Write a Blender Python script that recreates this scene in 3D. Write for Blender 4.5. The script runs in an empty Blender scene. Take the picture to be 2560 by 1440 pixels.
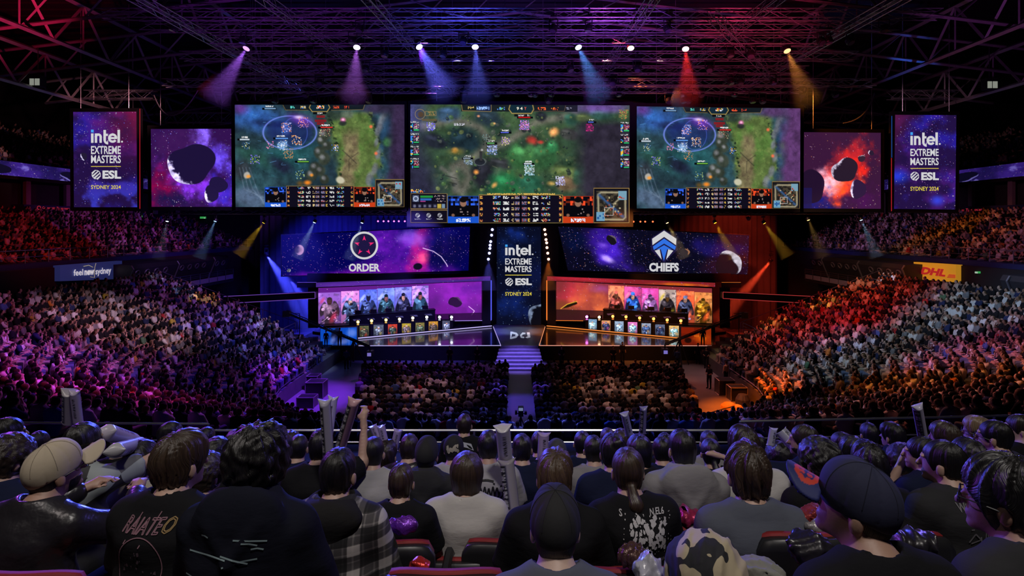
import bpy, math, random
import numpy as np
from mathutils import Vector, Matrix, Euler
from mathutils.bvhtree import BVHTree

# ------------------------------------------------------------------ camera, world, light, exposure
F = 1400.0; CX = 1298.0; CY = 565.0; EYE = 11.8
SC = bpy.context.scene
COL = SC.collection
cam_d = bpy.data.cameras.new('camera'); cam = bpy.data.objects.new('camera', cam_d); COL.objects.link(cam)
cam.location = (0, 0, EYE); cam.rotation_euler = (math.pi / 2, 0, 0)
cam_d.sensor_width = 36.0; cam_d.sensor_fit = 'HORIZONTAL'; cam_d.lens = 36.0 * F / 2560
cam_d.shift_x = (1280 - CX) / 2560; cam_d.shift_y = -(720 - CY) / 2560
cam_d.clip_start = 0.05; cam_d.clip_end = 400
SC.camera = cam
SC.view_settings.view_transform = 'Standard'; SC.view_settings.look = 'None'
SC.view_settings.exposure = 0.0; SC.view_settings.gamma = 1.0
try: SC.view_settings.use_curve_mapping = False
except Exception: pass
cy = SC.cycles
cy.max_bounces = 4; cy.diffuse_bounces = 2; cy.glossy_bounces = 2; cy.transmission_bounces = 2
cy.volume_bounces = 0; cy.transparent_max_bounces = 6
cy.caustics_reflective = False; cy.caustics_refractive = False
cy.sample_clamp_indirect = 3.0
w = bpy.data.worlds.new('world'); SC.world = w; w.use_nodes = True
w.node_tree.nodes['Background'].inputs[0].default_value = (0.10, 0.06, 0.30, 1)
w.node_tree.nodes['Background'].inputs[1].default_value = 0.012

def P(px, py, Y):
    return ((px - CX) * Y / F, Y, EYE - (py - CY) * Y / F)

RED = (1, .03, .03); MAG = (1, .04, .42); PUR = (.50, .07, 1); VIO = (.30, .08, 1); BLU = (.06, .10, 1); WHT = (1, .92, .88)
CWH = (.66, .82, 1); ORA = (1, .25, .03); AMB = (1, .45, .06); PNK = (1, .45, .75)

def spot(name, loc, tgt, col, watt, deg, blend=.6, rad=.15):
    d = bpy.data.lights.new(name, 'SPOT'); o = bpy.data.objects.new(name, d); COL.objects.link(o)
    o.location = loc
    o.rotation_euler = (Vector(tgt) - Vector(loc)).to_track_quat('-Z', 'Y').to_euler()
    d.color = col; d.energy = watt; d.spot_size = math.radians(deg); d.spot_blend = blend; d.shadow_soft_size = rad
    return o
def area(name, loc, tgt, col, watt, sx, sy):
    d = bpy.data.lights.new(name, 'AREA'); o = bpy.data.objects.new(name, d); COL.objects.link(o)
    o.location = loc; o.rotation_euler = (Vector(tgt) - Vector(loc)).to_track_quat('-Z', 'Y').to_euler()
    d.color = col; d.energy = watt; d.shape = 'RECTANGLE'; d.size = sx; d.size_y = sy
    return o

K = 1.0
# spots from the ceiling rig down onto the seats, plus added ones noted below
LIGHTS = [
 # left lower stand
 ((-6, 30, 24), (-26, 37, 5), (1, .62, .86), 14000, 22), ((-4, 34, 24), (-28, 29, 5), (.95, .26, .72), 8500, 34),
 ((-8, 26, 24), (-24, 24, 4), PUR, 16000, 34), ((-4, 40, 24), (-20, 43, 2.5), (.18, .16, 1), 26000, 30),
 ((-6, 44, 23), (-26, 45, 4), (.55, .14, 1), 12000, 28), ((-10, 22, 23), (-18, 22, 3), MAG, 7000, 34),
 ((-3, 32, 24), (-18, 30, 3), VIO, 8000, 30),
 # right lower stand
 ((6, 36, 24), (25, 44, 4), RED, 21000, 32), ((6, 30, 24), (31, 36, 6), (.52, .70, 1), 15000, 24), ((6, 28, 24), (24, 29, 4), (.55, .16, 1), 7000, 16), ((6, 34, 24), (22, 38, 3), (.40, .42, 1), 8000, 17),
 ((20, 40, 16), (33, 54, 8), (1, .5, .3), 2600, 40), ((-20, 40, 16), (-33, 54, 8), (.55, .25, 1), 2200, 40),  # added spots that brighten the hospitality boxes, no fixture there
 ((5, 34, 24), (21, 35, 3), CWH, 7500, 26), ((8, 26, 24), (22, 25, 3), ORA, 8500, 36), ((4, 30, 24), (27, 28, 5), (.80, .40, .9), 6000, 28),
 ((6, 40, 24), (18, 42, 2), (1, .30, .30), 7000, 28), ((8, 44, 24), (31, 46, 7), (1, .18, .04), 11000, 24),
 # rows curving round under the balcony
 ((0, 36, 20), (0, 25, 2), (.10, .14, 1), 9000, 60), ((-12, 32, 20), (-15, 19, 4), PUR, 10000, 44), ((12, 32, 20), (15, 19, 4), (1, .32, .30), 6500, 44),
 # upper tiers
 ((-14, 30, 24), (-41, 44, 11), RED, 7500, 34), ((-20, 52, 21), (-41, 58, 11), (.75, .10, .7), 4200, 44), ((-20, 54, 21), (-40, 70, 11), VIO, 3000, 44),
 ((14, 30, 24), (41, 46, 11), (1, .25, .45), 5000, 36), ((20, 46, 26), (40, 51, 11), ORA, 9000, 26), ((20, 53, 21), (41, 64, 11), (.75, .3, .8), 4000, 44),
 ((-26, 43, 22.2), (-52, 58, 20), (.9, .35, .4), 3600, 40), ((26, 43, 22.2), (52, 58, 20), (.6, .3, .4), 1200, 40),
 # floor
 ((-6, 36, 24), (-14.9, 38.5, 0), (.22, .03, 1), 70000, 21), ((-2, 40, 24), (0, 37, 0), (.12, .07, 1), 26000, 13),
 ((8, 34, 24), (14.7, 35, 0), (1, .15, .003), 62000, 19), ((10, 40, 24), (13.5, 45, 0), (1, .5, .42), 6000, 16),
 ((6, 33, 24), (14.4, 36.0, 0), WHT, 5500, 5), ((-6, 31, 24), (-12.3, 33.0, 0), (.8, .7, 1), 5000, 5),
 ((-6, 30, 26), (-6.4, 36, 1), (1, .50, .50), 6500, 21), ((6, 30, 26), (6.4, 36, 1), (1, .46, .32), 7000, 21),
 ((-5, 56, 14), (-8, 39, 1), (.42, .08, 1), 7500, 44), ((6, 56, 14), (9, 39, 1), (1, .20, .10), 7500, 42),
 # stage wings and the stairs
 ((-9, 44, 15), (-9, 54, 2), (.16, .10, 1), 10000, 60), ((9, 44, 15), (9, 54, 2), (1, .26, .05), 6000, 60),
 ((0, 46, 16), (0, 47, .5), (.26, .16, 1), 22000, 20), ((0, 50, 15), (0, 56, 1.3), CWH, 4200, 20),
 ((-20, 50, 14), (-25, 62, 3), (.06, .05, 1), 14000, 50), ((20, 50, 14), (25, 62, 3), (1, .05, .02), 7000, 50),
 # drapes behind the stage
 ((-24, 56, 16), (-21, 64, 5), (.02, .02, 1), 9000, 80), ((-12, 56, 15), (-14, 64, 12), (.03, .02, 1), 3000, 100), ((24, 56, 16), (24, 64, 9), (1, .05, .02), 2500, 80),
 # unseen uplights, added to colour the roof steel from below
 ((-24, 24, 17), (-33, 34, 26), (1, .02, .12), 15000, 40), ((-12, 22, 18), (-16, 36, 29), (.45, .05, 1), 2600, 70),
 ((-4, 30, 18), (-4, 44, 29), (.08, .08, 1), 2200, 80), ((6, 30, 18), (6, 44, 29), (.45, .08, 1), 2600, 80), ((14, 30, 18), (16, 44, 28), (1, .04, .18), 2200, 70),
 ((24, 26, 17), (32, 36, 27), (.55, .12, .7), 1500, 60), ((31, 40, 18), (31, 46, 26), (.04, .16, 1), 1500, 34),
 ((-16, 52, 16), (-20, 46, 25), (.1, .12, 1), 1400, 70), ((0, 52, 17), (0, 44, 25), (.25, .10, 1), 2600, 90), ((16, 52, 16), (18, 46, 25), (.8, .06, .4), 1200, 70),
]
for i, (l, t, c, e, a) in enumerate(LIGHTS):
    spot('rig_or_added_spotlight', l, t, c, e * K, a, .8, .25)
# house light over the upper seats, stage spill on the near rows
spot('house_light', (1.5, -1.5, 22.0), (0.4, 3.4, 9.6), (1, .93, .88), 2100, 60, .9, .5)
spot('house_light', (-5, 0, 20), (-3.0, 3.2, 9.6), (1, .88, .84), 560, 60, .9, .5)
spot('stage_spill', (-12, 34, 17), (0, 4, 9.5), (.08, .11, 1), 30000, 30, .8, .4)
spot('stage_spill', (-24, 26, 19), (-3, 4, 9.5), (.38, .08, 1), 11000, 30, .8, .4)
spot('stage_spill', (22, 30, 20), (3, 5, 9.5), (.22, .16, 1), 9000, 30, .8, .4)

# ------------------------------------------------------------------ helpers
rnd = random.Random(7); RS = np.random.RandomState(11)
MATS = {}
def mat(name, col=(.5, .5, .5), rough=.7, metal=0.0, emit=None, es=1.0, noise=0.0, nscale=8.0, bump=0.0, bscale=30.0, coat=0.0, stretch=None):
    if name in MATS: return MATS[name]
    m = bpy.data.materials.new(name); m.use_nodes = True; nt = m.node_tree
    b = nt.nodes['Principled BSDF']
    b.inputs['Base Color'].default_value = (*col, 1); b.inputs['Roughness'].default_value = rough; b.inputs['Metallic'].default_value = metal
    if coat: b.inputs['Coat Weight'].default_value = coat; b.inputs['Coat Roughness'].default_value = .25
    tc = None
    if noise or bump:
        tc = nt.nodes.new('ShaderNodeTexCoord'); src = tc.outputs['Object']
        if stretch:
            mp = nt.nodes.new('ShaderNodeMapping'); mp.inputs['Scale'].default_value = stretch; nt.links.new(src, mp.inputs[0]); src = mp.outputs[0]
    if noise:
        n = nt.nodes.new('ShaderNodeTexNoise'); n.inputs['Scale'].default_value = nscale; n.inputs['Detail'].default_value = 5
        nt.links.new(src, n.inputs['Vector'])
        mx = nt.nodes.new('ShaderNodeMix'); mx.data_type = 'RGBA'
        mx.inputs[6].default_value = (*[c * (1 - noise) for c in col], 1); mx.inputs[7].default_value = (*[min(1, c * (1 + noise)) for c in col], 1)
        nt.links.new(n.outputs['Fac'], mx.inputs[0]); nt.links.new(mx.outputs[2], b.inputs['Base Color'])
    if bump:
        n = nt.nodes.new('ShaderNodeTexNoise'); n.inputs['Scale'].default_value = bscale; n.inputs['Detail'].default_value = 3
        nt.links.new(src, n.inputs['Vector'])
        bp = nt.nodes.new('ShaderNodeBump'); bp.inputs['Strength'].default_value = bump; bp.inputs['Distance'].default_value = .01
        nt.links.new(n.outputs['Fac'], bp.inputs['Height']); nt.links.new(bp.outputs[0], b.inputs['Normal'])
    if emit:
        b.inputs['Emission Color'].default_value = (*emit, 1); b.inputs['Emission Strength'].default_value = es
    MATS[name] = m; return m

def screen_mat(strength=1.0):
    k = 'led_screen_%.2f' % strength
    if k in MATS: return MATS[k]
    m = bpy.data.materials.new('led_screen'); m.use_nodes = True; nt = m.node_tree; b = nt.nodes['Principled BSDF']
    b.inputs['Base Color'].default_value = (.01, .01, .012, 1); b.inputs['Roughness'].default_value = .45
    a = nt.nodes.new('ShaderNodeVertexColor'); a.layer_name = 'Col'; b.inputs['Specular IOR Level'].default_value = .08
    nt.links.new(a.outputs[0], b.inputs['Emission Color']); b.inputs['Emission Strength'].default_value = strength
    MATS[k] = m; return m
def paint_mat(name='printed_cloth', rough=.8, spec=.3):
    if name in MATS: return MATS[name]
    m = bpy.data.materials.new(name); m.use_nodes = True; nt = m.node_tree; b = nt.nodes['Principled BSDF']
    b.inputs['Roughness'].default_value = rough; b.inputs['Specular IOR Level'].default_value = spec
    a = nt.nodes.new('ShaderNodeVertexColor'); a.layer_name = 'Col'; nt.links.new(a.outputs[0], b.inputs['Base Color'])
    MATS[name] = m; return m

def new_mesh(name, V, Fc, smooth=False, col=None):
    me = bpy.data.meshes.new(name)
    V = np.asarray(V, np.float32)
    if isinstance(Fc, np.ndarray):
        n, k = Fc.shape
        me.vertices.add(len(V)); me.vertices.foreach_set('co', V.ravel())
        me.loops.add(n * k); me.loops.foreach_set('vertex_index', Fc.astype(np.int32).ravel())
        me.polygons.add(n); me.polygons.foreach_set('loop_start', np.arange(0, n * k, k, dtype=np.int32))
        try: me.polygons.foreach_set('loop_total', np.full(n, k, np.int32))
        except Exception: pass
    else:
        me.from_pydata([tuple(map(float, v)) for v in V], [], Fc)
    if smooth: me.polygons.foreach_set('use_smooth', np.ones(len(me.polygons), bool))
    if col is not None:
        a = me.color_attributes.new('Col', 'FLOAT_COLOR', 'POINT')
        c = np.ones((len(V), 4), np.float32); c[:, :3] = col
        a.data.foreach_set('color', c.ravel())
    me.update(calc_edges=True); me.validate() if not isinstance(Fc, np.ndarray) else None
    return me
def link(name, me, m=None, parent=None, loc=(0, 0, 0), rz=0.0):
    o = bpy.data.objects.new(name, me); COL.objects.link(o)
    if m is not None and me is not None and len(me.materials) == 0: me.materials.append(m)
    o.location = loc; o.rotation_euler = (0, 0, rz)
    if parent is not None: o.parent = parent
    return o
def tag(o, label=None, cat=None, group=None, kind=None):
    if label: o['label'] = label
    if cat: o['category'] = cat
    if group: o['group'] = group
    if kind: o['kind'] = kind
    return o
def thing(name, label, cat, loc=(0, 0, 0), rz=0.0, group=None):
    return tag(link(name, None, None, None, loc, rz), label, cat, group)
def structure(o):
    o['kind'] = 'structure'; return o

class MB:
    """collects boxes, bars and tubes of ONE part"""
    def __init__(s): s.v = []; s.f = []
    def add(s, V, Fc):
        n = len(s.v); s.v += [tuple(v) for v in V]; s.f += [tuple(i + n for i in f) for f in Fc]; return s
    def box(s, lo, hi):
        (a, b, c), (d, e, f) = lo, hi
        return s.hexa([(a, b, c), (d, b, c), (d, e, c), (a, e, c), (a, b, f), (d, b, f), (d, e, f), (a, e, f)])
    def hexa(s, p): return s.add(p, [(0, 3, 2, 1), (4, 5, 6, 7), (0, 1, 5, 4), (1, 2, 6, 5), (2, 3, 7, 6), (3, 0, 4, 7)])
    def tube(s, pts, r, n=6, cap=True):
        pts = [Vector(p) for p in pts]; rr = r if isinstance(r, (list, tuple)) else [r] * len(pts)
        V = []; prev = None
        for i, p in enumerate(pts):
            d = (pts[min(i + 1, len(pts) - 1)] - pts[max(i - 1, 0)]).normalized()
            if prev is None:
                u = d.cross(Vector((0, 0, 1)));
                if u.length < 1e-3: u = d.cross(Vector((1, 0, 0)))
            else: u = prev - d * prev.dot(d)
            u.normalize(); prev = u; q = d.cross(u)
            for k in range(n):
                a = 2 * math.pi * k / n; V.append(p + (u * math.cos(a) + q * math.sin(a)) * rr[i])
        Fc = [(i * n + k, i * n + (k + 1) % n, (i + 1) * n + (k + 1) % n, (i + 1) * n + k) for i in range(len(pts) - 1) for k in range(n)]
        if cap: Fc += [tuple(range(n - 1, -1, -1)), tuple(range((len(pts) - 1) * n, len(pts) * n))]
        return s.add(V, Fc)
    def lathe(s, prof, n=16, c=(0, 0, 0), M=None):
        V = []
        for r, z in prof:
            for k in range(n):
                a = 2 * math.pi * k / n; p = Vector((r * math.cos(a), r * math.sin(a), z))
                if M is not None: p = M @ p
                V.append(p + Vector(c))
        m = len(prof)
        Fc = [(i * n + k, i * n + (k + 1) % n, (i + 1) * n + (k + 1) % n, (i + 1) * n + k) for i in range(m - 1) for k in range(n)]
        Fc += [tuple(range(n - 1, -1, -1)), tuple(range((m - 1) * n, m * n))]
        return s.add(V, Fc)
    def mesh(s, name, off=(0, 0, 0), smooth=False):
        V = np.array(s.v, np.float32) - np.array(off, np.float32)
        return new_mesh(name, V, s.f, smooth)
    def build(s, name, m, parent=None, smooth=False, loc=None):
        """world-space verts; child verts made relative to the parent's base"""
        off = (0, 0, 0)
        if parent is not None:
            off = parent.matrix_basis.translation
            if parent.parent is not None: off = off + parent.parent.matrix_basis.translation
            if loc is not None: off = (0, 0, 0)
            return link(name, s.mesh(name, off, smooth), m, parent)
        if loc is not None:
            return link(name, s.mesh(name, loc, smooth), m, None, loc)
        return link(name, s.mesh(name, off, smooth), m)

def text_geo(s, bold=0.0, res=3):
    """flat letters, normalised to the unit box x 0..1, y 0..1"""
    cu = bpy.data.curves.new('t', 'FONT'); cu.body = s; cu.offset = bold; cu.resolution_u = res
    ob = bpy.data.objects.new('t', cu); me = bpy.data.meshes.new_from_object(ob)
    V = np.array([v.co[:2] for v in me.vertices]); Fc = [tuple(p.vertices) for p in me.polygons]
    bpy.data.objects.remove(ob); bpy.data.meshes.remove(me); bpy.data.curves.remove(cu)
    lo = V.min(0); hi = V.max(0)
    return (V - lo) / (hi - lo), Fc

class Plane:
    """vertical plane through two picture columns at two depths; gives points of that plane"""
    def __init__(s, x0, Y0, x1, Y1):
        s.a = np.array([(x0 - CX) * Y0 / F, Y0]); s.b = np.array([(x1 - CX) * Y1 / F, Y1]); s.d = s.b - s.a
        n = np.array([s.d[1], -s.d[0]]); s.n = n / np.linalg.norm(n)
        if s.n[1] > 0: s.n = -s.n
    def pt(s, px, py, off=0.0):
        px = np.asarray(px, float); py = np.asarray(py, float)
        a = s.a + s.n * off; k = (px - CX) / F
        t = (k * a[1] - a[0]) / (s.d[0] - k * s.d[1])
        Y = a[1] + t * s.d[1]; X = a[0] + t * s.d[0]
        return np.stack([X, Y, EYE - (py - CY) * Y / F], -1)
def lerp(a, b, t): return a + (b - a) * t
def quadgrid(pl, q, W, H, off=0.0):
    """q: 4 picture corners tl,tr,br,bl -> W x H vertex grid on the plane"""
    u = np.linspace(0, 1, W)[None, :]; v = np.linspace(0, 1, H)[:, None]
    q = np.array(q, float)
    x = (1 - v) * ((1 - u) * q[0, 0] + u * q[1, 0]) + v * ((1 - u) * q[3, 0] + u * q[2, 0])
    y = (1 - v) * ((1 - u) * q[0, 1] + u * q[1, 1]) + v * ((1 - u) * q[3, 1] + u * q[2, 1])
    V = pl.pt(x.ravel(), y.ravel(), off)
    i = np.arange(W * H).reshape(H, W)
    Fq = np.stack([i[:-1, :-1], i[1:, :-1], i[1:, 1:], i[:-1, 1:]], -1).reshape(-1, 4)
    return V, Fq
def lin(c):
    c = np.clip(c, 0, 1); return np.where(c <= .04045, c / 12.92, ((c + .055) / 1.055) ** 2.4)
def led(name, pl, q, img, parent, strength=1.0, off=0.02, m=None):
    H, W = img.shape[:2]
    V, Fq = quadgrid(pl, q, W, H, off)
    o0 = np.array(parent.location) if parent is not None else np.zeros(3)
    me = new_mesh(name, V - o0, Fq, False, lin(img).reshape(-1, 3))
    return link(name, me, m or screen_mat(strength), parent)
def panel_box(pl, q, thick, parent, name, m, grow=0, off=0.0):
    q = [(q[0][0] - grow, q[0][1] - grow), (q[1][0] + grow, q[1][1] - grow), (q[2][0] + grow, q[2][1] + grow), (q[3][0] - grow, q[3][1] + grow)]
    fr = [pl.pt(x, y, off) for x, y in q]
    bk = [p - np.array([pl.n[0], pl.n[1], 0]) * thick for p in fr]
    b = MB(); b.hexa([fr[3], fr[2], bk[2], bk[3], fr[0], fr[1], bk[1], bk[0]])
    return b.build(name, m, parent)
def px_text(s, pl, x0, y0, x1, y1, off=.05, bold=0.0, mirror=False):
    V, Fc = text_geo(s, bold)
    return pl.pt(x0 + V[:, 0] * (x1 - x0), y1 + V[:, 1] * (y0 - y1), off), Fc
def px_poly(pl, pts, off=.05):
    p = np.array(pts, float); return pl.pt(p[:, 0], p[:, 1], off), [tuple(range(len(pts)))]
def px_ring(pl, cx, cy_, r0, r1, n=40, off=.05, sx=1.0):
    a = np.linspace(0, 2 * np.pi, n, endpoint=False)
    V = np.concatenate([pl.pt(cx + np.cos(a) * r * sx, cy_ + np.sin(a) * r, off) for r in (r0, r1)])
    return V, [(k, (k + 1) % n, n + (k + 1) % n, n + k) for k in range(n)]
def rgbm(name, c, s=1.0): return mat(name, (.02, .02, .02), .6, emit=c, es=s)
W_ = lambda: rgbm('white_led', (.78, .78, .78), .95)
# ------------------------------------------------------------------ painted LED pictures (numpy canvases in picture or crop units)
def vnoise(h, w, gy, gx, rs):
    g = rs.rand(gy + 2, gx + 2); y = np.linspace(0, gy, h, endpoint=False); x = np.linspace(0, gx, w, endpoint=False)
    yi = y.astype(int); xi = x.astype(int); fy = (y - yi)[:, None]; fx = (x - xi)[None]
    fy = fy * fy * (3 - 2 * fy); fx = fx * fx * (3 - 2 * fx)
    a = g[yi][:, xi]; b = g[yi][:, xi + 1]; c = g[yi + 1][:, xi]; d = g[yi + 1][:, xi + 1]
    return (a * (1 - fx) + b * fx) * (1 - fy) + (c * (1 - fx) + d * fx) * fy
def fbm(h, w, s, seed, octv=5):
    rs = np.random.RandomState(seed); o = 0; t = 0
    for k in range(octv):
        gy = max(1, int(s * 2 ** k * h / max(h, w))); gx = max(1, int(s * 2 ** k * w / max(h, w)))
        if k and (gx > w or gy > h): break
        gx = min(gx, w); gy = min(gy, h)
        o = o + vnoise(h, w, gy, gx, rs) * .55 ** k; t += .55 ** k
    return o / t
def sstep(a, b, x):
    t = np.clip((x - a) / (b - a), 0, 1); return t * t * (3 - 2 * t)
class Cv:
    def __init__(s, x0, y0, x1, y1, res=1.0, ox=0, oy=0, sc=1.0, base=(0, 0, 0), seed=1):
        s.W = max(2, int(round((x1 - x0) * res))); s.H = max(2, int(round((y1 - y0) * res)))
        u = np.linspace(x0, x1, s.W); v = np.linspace(y0, y1, s.H)
        s.X = ((u - ox) * sc)[None, :]; s.Y = ((v - oy) * sc)[:, None]; s.px = sc / res
        s.im = np.empty((s.H, s.W, 3)); s.im[:] = base; s.rs = np.random.RandomState(seed)
    def fb(s, sc, seed, o=5): return fbm(s.H, s.W, sc, seed, o)
    def mix(s, m, c):
        m = np.clip(m, 0, 1)[..., None]; s.im = s.im * (1 - m) + np.asarray(c, float) * m; return s
    def add(s, m, c): s.im = s.im + np.clip(m, 0, 9)[..., None] * np.asarray(c, float); return s
    def ell(s, cx, cy_, rx, ry, c, a=1.0, soft=.3, rot=0.0, wob=0.0, seed=3, mode='mix'):
        dx = s.X - cx; dy = s.Y - cy_; cr, sr = math.cos(rot), math.sin(rot)
        d = np.sqrt(((dx * cr + dy * sr) / rx) ** 2 + ((-dx * sr + dy * cr) / ry) ** 2)
        if wob: d = d + (s.fb(14, seed) - .5) * wob
        m = a * (1 - sstep(1 - soft, 1 + soft * .3, d))
        return s.add(m, c) if mode == 'add' else s.mix(m, c)
    def ring(s, cx, cy_, rx, ry, wd, c, a=1.0, rot=0.0):
        dx = s.X - cx; dy = s.Y - cy_; cr, sr = math.cos(rot), math.sin(rot)
        d = np.sqrt(((dx * cr + dy * sr) / rx) ** 2 + ((-dx * sr + dy * cr) / ry) ** 2)
        return s.mix(a * np.exp(-((d - 1) / wd) ** 2), c)
    def rect(s, x0, y0, x1, y1, c, a=1.0):
        return s.mix(a * ((s.X >= x0) & (s.X <= x1) & (s.Y >= y0) & (s.Y <= y1)).astype(float), c)
    def frame(s, x0, y0, x1, y1, c, wd, a=1.0):
        for r in ((x0, y0, x1, y0 + wd), (x0, y1 - wd, x1, y1), (x0, y0, x0 + wd, y1), (x1 - wd, y0, x1, y1)): s.rect(*r, c, a)
        return s
    def poly(s, pts, c, a=1.0):
        ins = np.zeros((s.H, s.W), bool); n = len(pts)
        for i in range(n):
            (x1, y1), (x2, y2) = pts[i], pts[(i + 1) % n]
            if y1 == y2: continue
            ins ^= ((s.Y > y1) != (s.Y > y2)) & (s.X < (x2 - x1) * (s.Y - y1) / (y2 - y1) + x1)
        return s.mix(a * ins, c)
    def line(s, pts, wd, c, a=1.0, soft=True):
        d = np.full((s.H, s.W), 1e9)
        for (x1, y1), (x2, y2) in zip(pts[:-1], pts[1:]):
            L = (x2 - x1) ** 2 + (y2 - y1) ** 2 + 1e-9
            t = np.clip(((s.X - x1) * (x2 - x1) + (s.Y - y1) * (y2 - y1)) / L, 0, 1)
            d = np.minimum(d, np.hypot(s.X - x1 - t * (x2 - x1), s.Y - y1 - t * (y2 - y1)))
        wd = max(wd, s.px * .8)
        return s.mix(a * np.exp(-(d / wd) ** 2) if soft else a * (d < wd), c)
    def stars(s, n, cols, big=.08, br=(.3, 1.0), m=None):
        for _ in range(n):
            y = s.rs.randint(s.H); x = s.rs.randint(s.W)
            if m is not None and s.rs.rand() > m[y, x]: continue
            c = np.array(cols[s.rs.randint(len(cols))]) * (br[0] + (br[1] - br[0]) * s.rs.rand() ** 2)
            s.im[y, x] = np.maximum(s.im[y, x], c)
            if s.rs.rand() < big:
                for dy, dx in ((0, 1), (0, -1), (1, 0), (-1, 0)):
                    yy, xx = min(max(y + dy, 0), s.H - 1), min(max(x + dx, 0), s.W - 1)
                    s.im[yy, xx] = np.maximum(s.im[yy, xx], c * .6)
        return s
    def blocks(s, x0, y0, x1, y1, cols, cw, fill=.7, a=1.0):
        """a row or patch of tiny lit icon pixels"""
        m = (s.X >= x0) & (s.X <= x1) & (s.Y >= y0) & (s.Y <= y1)
        ix = np.floor((s.X - x0) / cw).astype(int) + 0 * np.floor(s.Y).astype(int); iy = np.floor((s.Y - y0) / cw).astype(int) + 0 * ix
        g = s.rs.rand(64, 64); pick = g[iy % 64, ix % 64]; ci = (s.rs.rand(64, 64) * len(cols)).astype(int)[iy % 64, ix % 64]
        cc = np.asarray(cols, float)[ci]; mm = (m & (pick < fill)).astype(float)[..., None] * a
        s.im = s.im * (1 - mm) + cc * mm; return s
    def rock(s, cx, cy_, r, base, lit, ang, sx=1.0, seed=5, k=.55):
        """a lit boulder drifting in space: dark body, bright limb on one side"""
        dx = (s.X - cx) / sx; dy = s.Y - cy_; an = np.arctan2(dy, dx)
        rr = r * (1 + .10 * np.cos(2 * an + seed) + .06 * np.cos(3 * an + 2 * seed) + .03 * np.cos(5 * an + seed))
        d = np.hypot(dx, dy) / rr; ins = 1 - sstep(.97, 1.0, d)
        s.mix(ins, base)
        side = (dx * math.cos(ang) + dy * math.sin(ang)) / rr
        n = s.fb(26, seed)
        s.mix(ins * sstep(k, k + .25, side + .5 * d * d - .5 + (n - .5) * .5) * (.55 + .9 * (n - .3)), lit)
        return s
    def detail(s, a=.5, seed=77):
        n = s.fb(34, seed, 3); r = np.abs(s.fb(24, seed + 1, 5) - .5); q = np.abs(s.fb(50, seed + 2, 4) - .5)
        s.im = s.im * (1 + a * 2.6 * (n - .5))[..., None] * (1 - .55 * a * np.exp(-(r / .012) ** 2) * 1.3)[..., None] + (a * .16 * np.exp(-(q / .010) ** 2) * (n > .5))[..., None] * (s.im + .12)
        g = s.im.mean(-1, keepdims=True); s.im = np.clip(g + (s.im - g) * .86, 0, 1); return s
    def done(s, g=1.0): return np.clip(s.im * g, 0, 1)

STC = [(.75, .75, 1), (.5, .45, 1), (1, .85, 1), (.35, .45, 1), (.9, .6, 1)]
def banner_img(seed, x0, y0, x1, y1, red):
    c = Cv(x0, y0, x1, y1, 1.0, base=(.10, .05, .20), seed=seed)
    a = c.fb(4, seed); b = c.fb(5, seed + 1); u = (c.X - x0) / (x1 - x0) + 0 * c.Y; v = (c.Y - y0) / (y1 - y0) + 0 * c.X
    c.mix(sstep(.45, .75, a) * .7, (.13, .10, .55)); c.mix(sstep(.5, .8, b) * .55, (.30, .10, .45))
    if red: c.mix(sstep(.35, 1, u + (a - .5)) * sstep(.75, .1, v) * .75, (.40, .05, .18)); c.mix(sstep(.4, 1, v) * sstep(.5, .7, b) * .7, (.15, .2, .65))
    else: c.mix(sstep(.55, .0, u + v * .8) * .7, (.26, .06, .16)); c.ell(x0 + 8, y0 + 155, 35, 22, (.10, .22, .8), .7, 1); c.ell(x0 + 110, y0 + 215, 22, 16, (.15, .25, .8), .7, 1)
    c.stars(900, STC, .12, (.25, 1.0), .35 + .9 * sstep(.4, .8, a)); return c
def nebula(x0, y0, x1, y1, base, clouds, nst, seed, res=1.0, stc=STC):
    c = Cv(x0, y0, x1, y1, res, base=base, seed=seed)
    for i, (cx, cy_, rx, ry, col, a, rot) in enumerate(clouds):
        n = c.fb(9, seed * 7 + i); dx = c.X - cx; dy = c.Y - cy_; cr, sr = math.cos(rot), math.sin(rot)
        d = np.sqrt(((dx * cr + dy * sr) / rx) ** 2 + ((-dx * sr + dy * cr) / ry) ** 2)
        c.mix(a * sstep(1.15, .15, d + (n - .5) * 1.5) * (.45 + 1.1 * c.fb(18, seed * 3 + i) ** 1.2), col)
    c.stars(nst, stc, .10, (.25, 1.0)); return c

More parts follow.
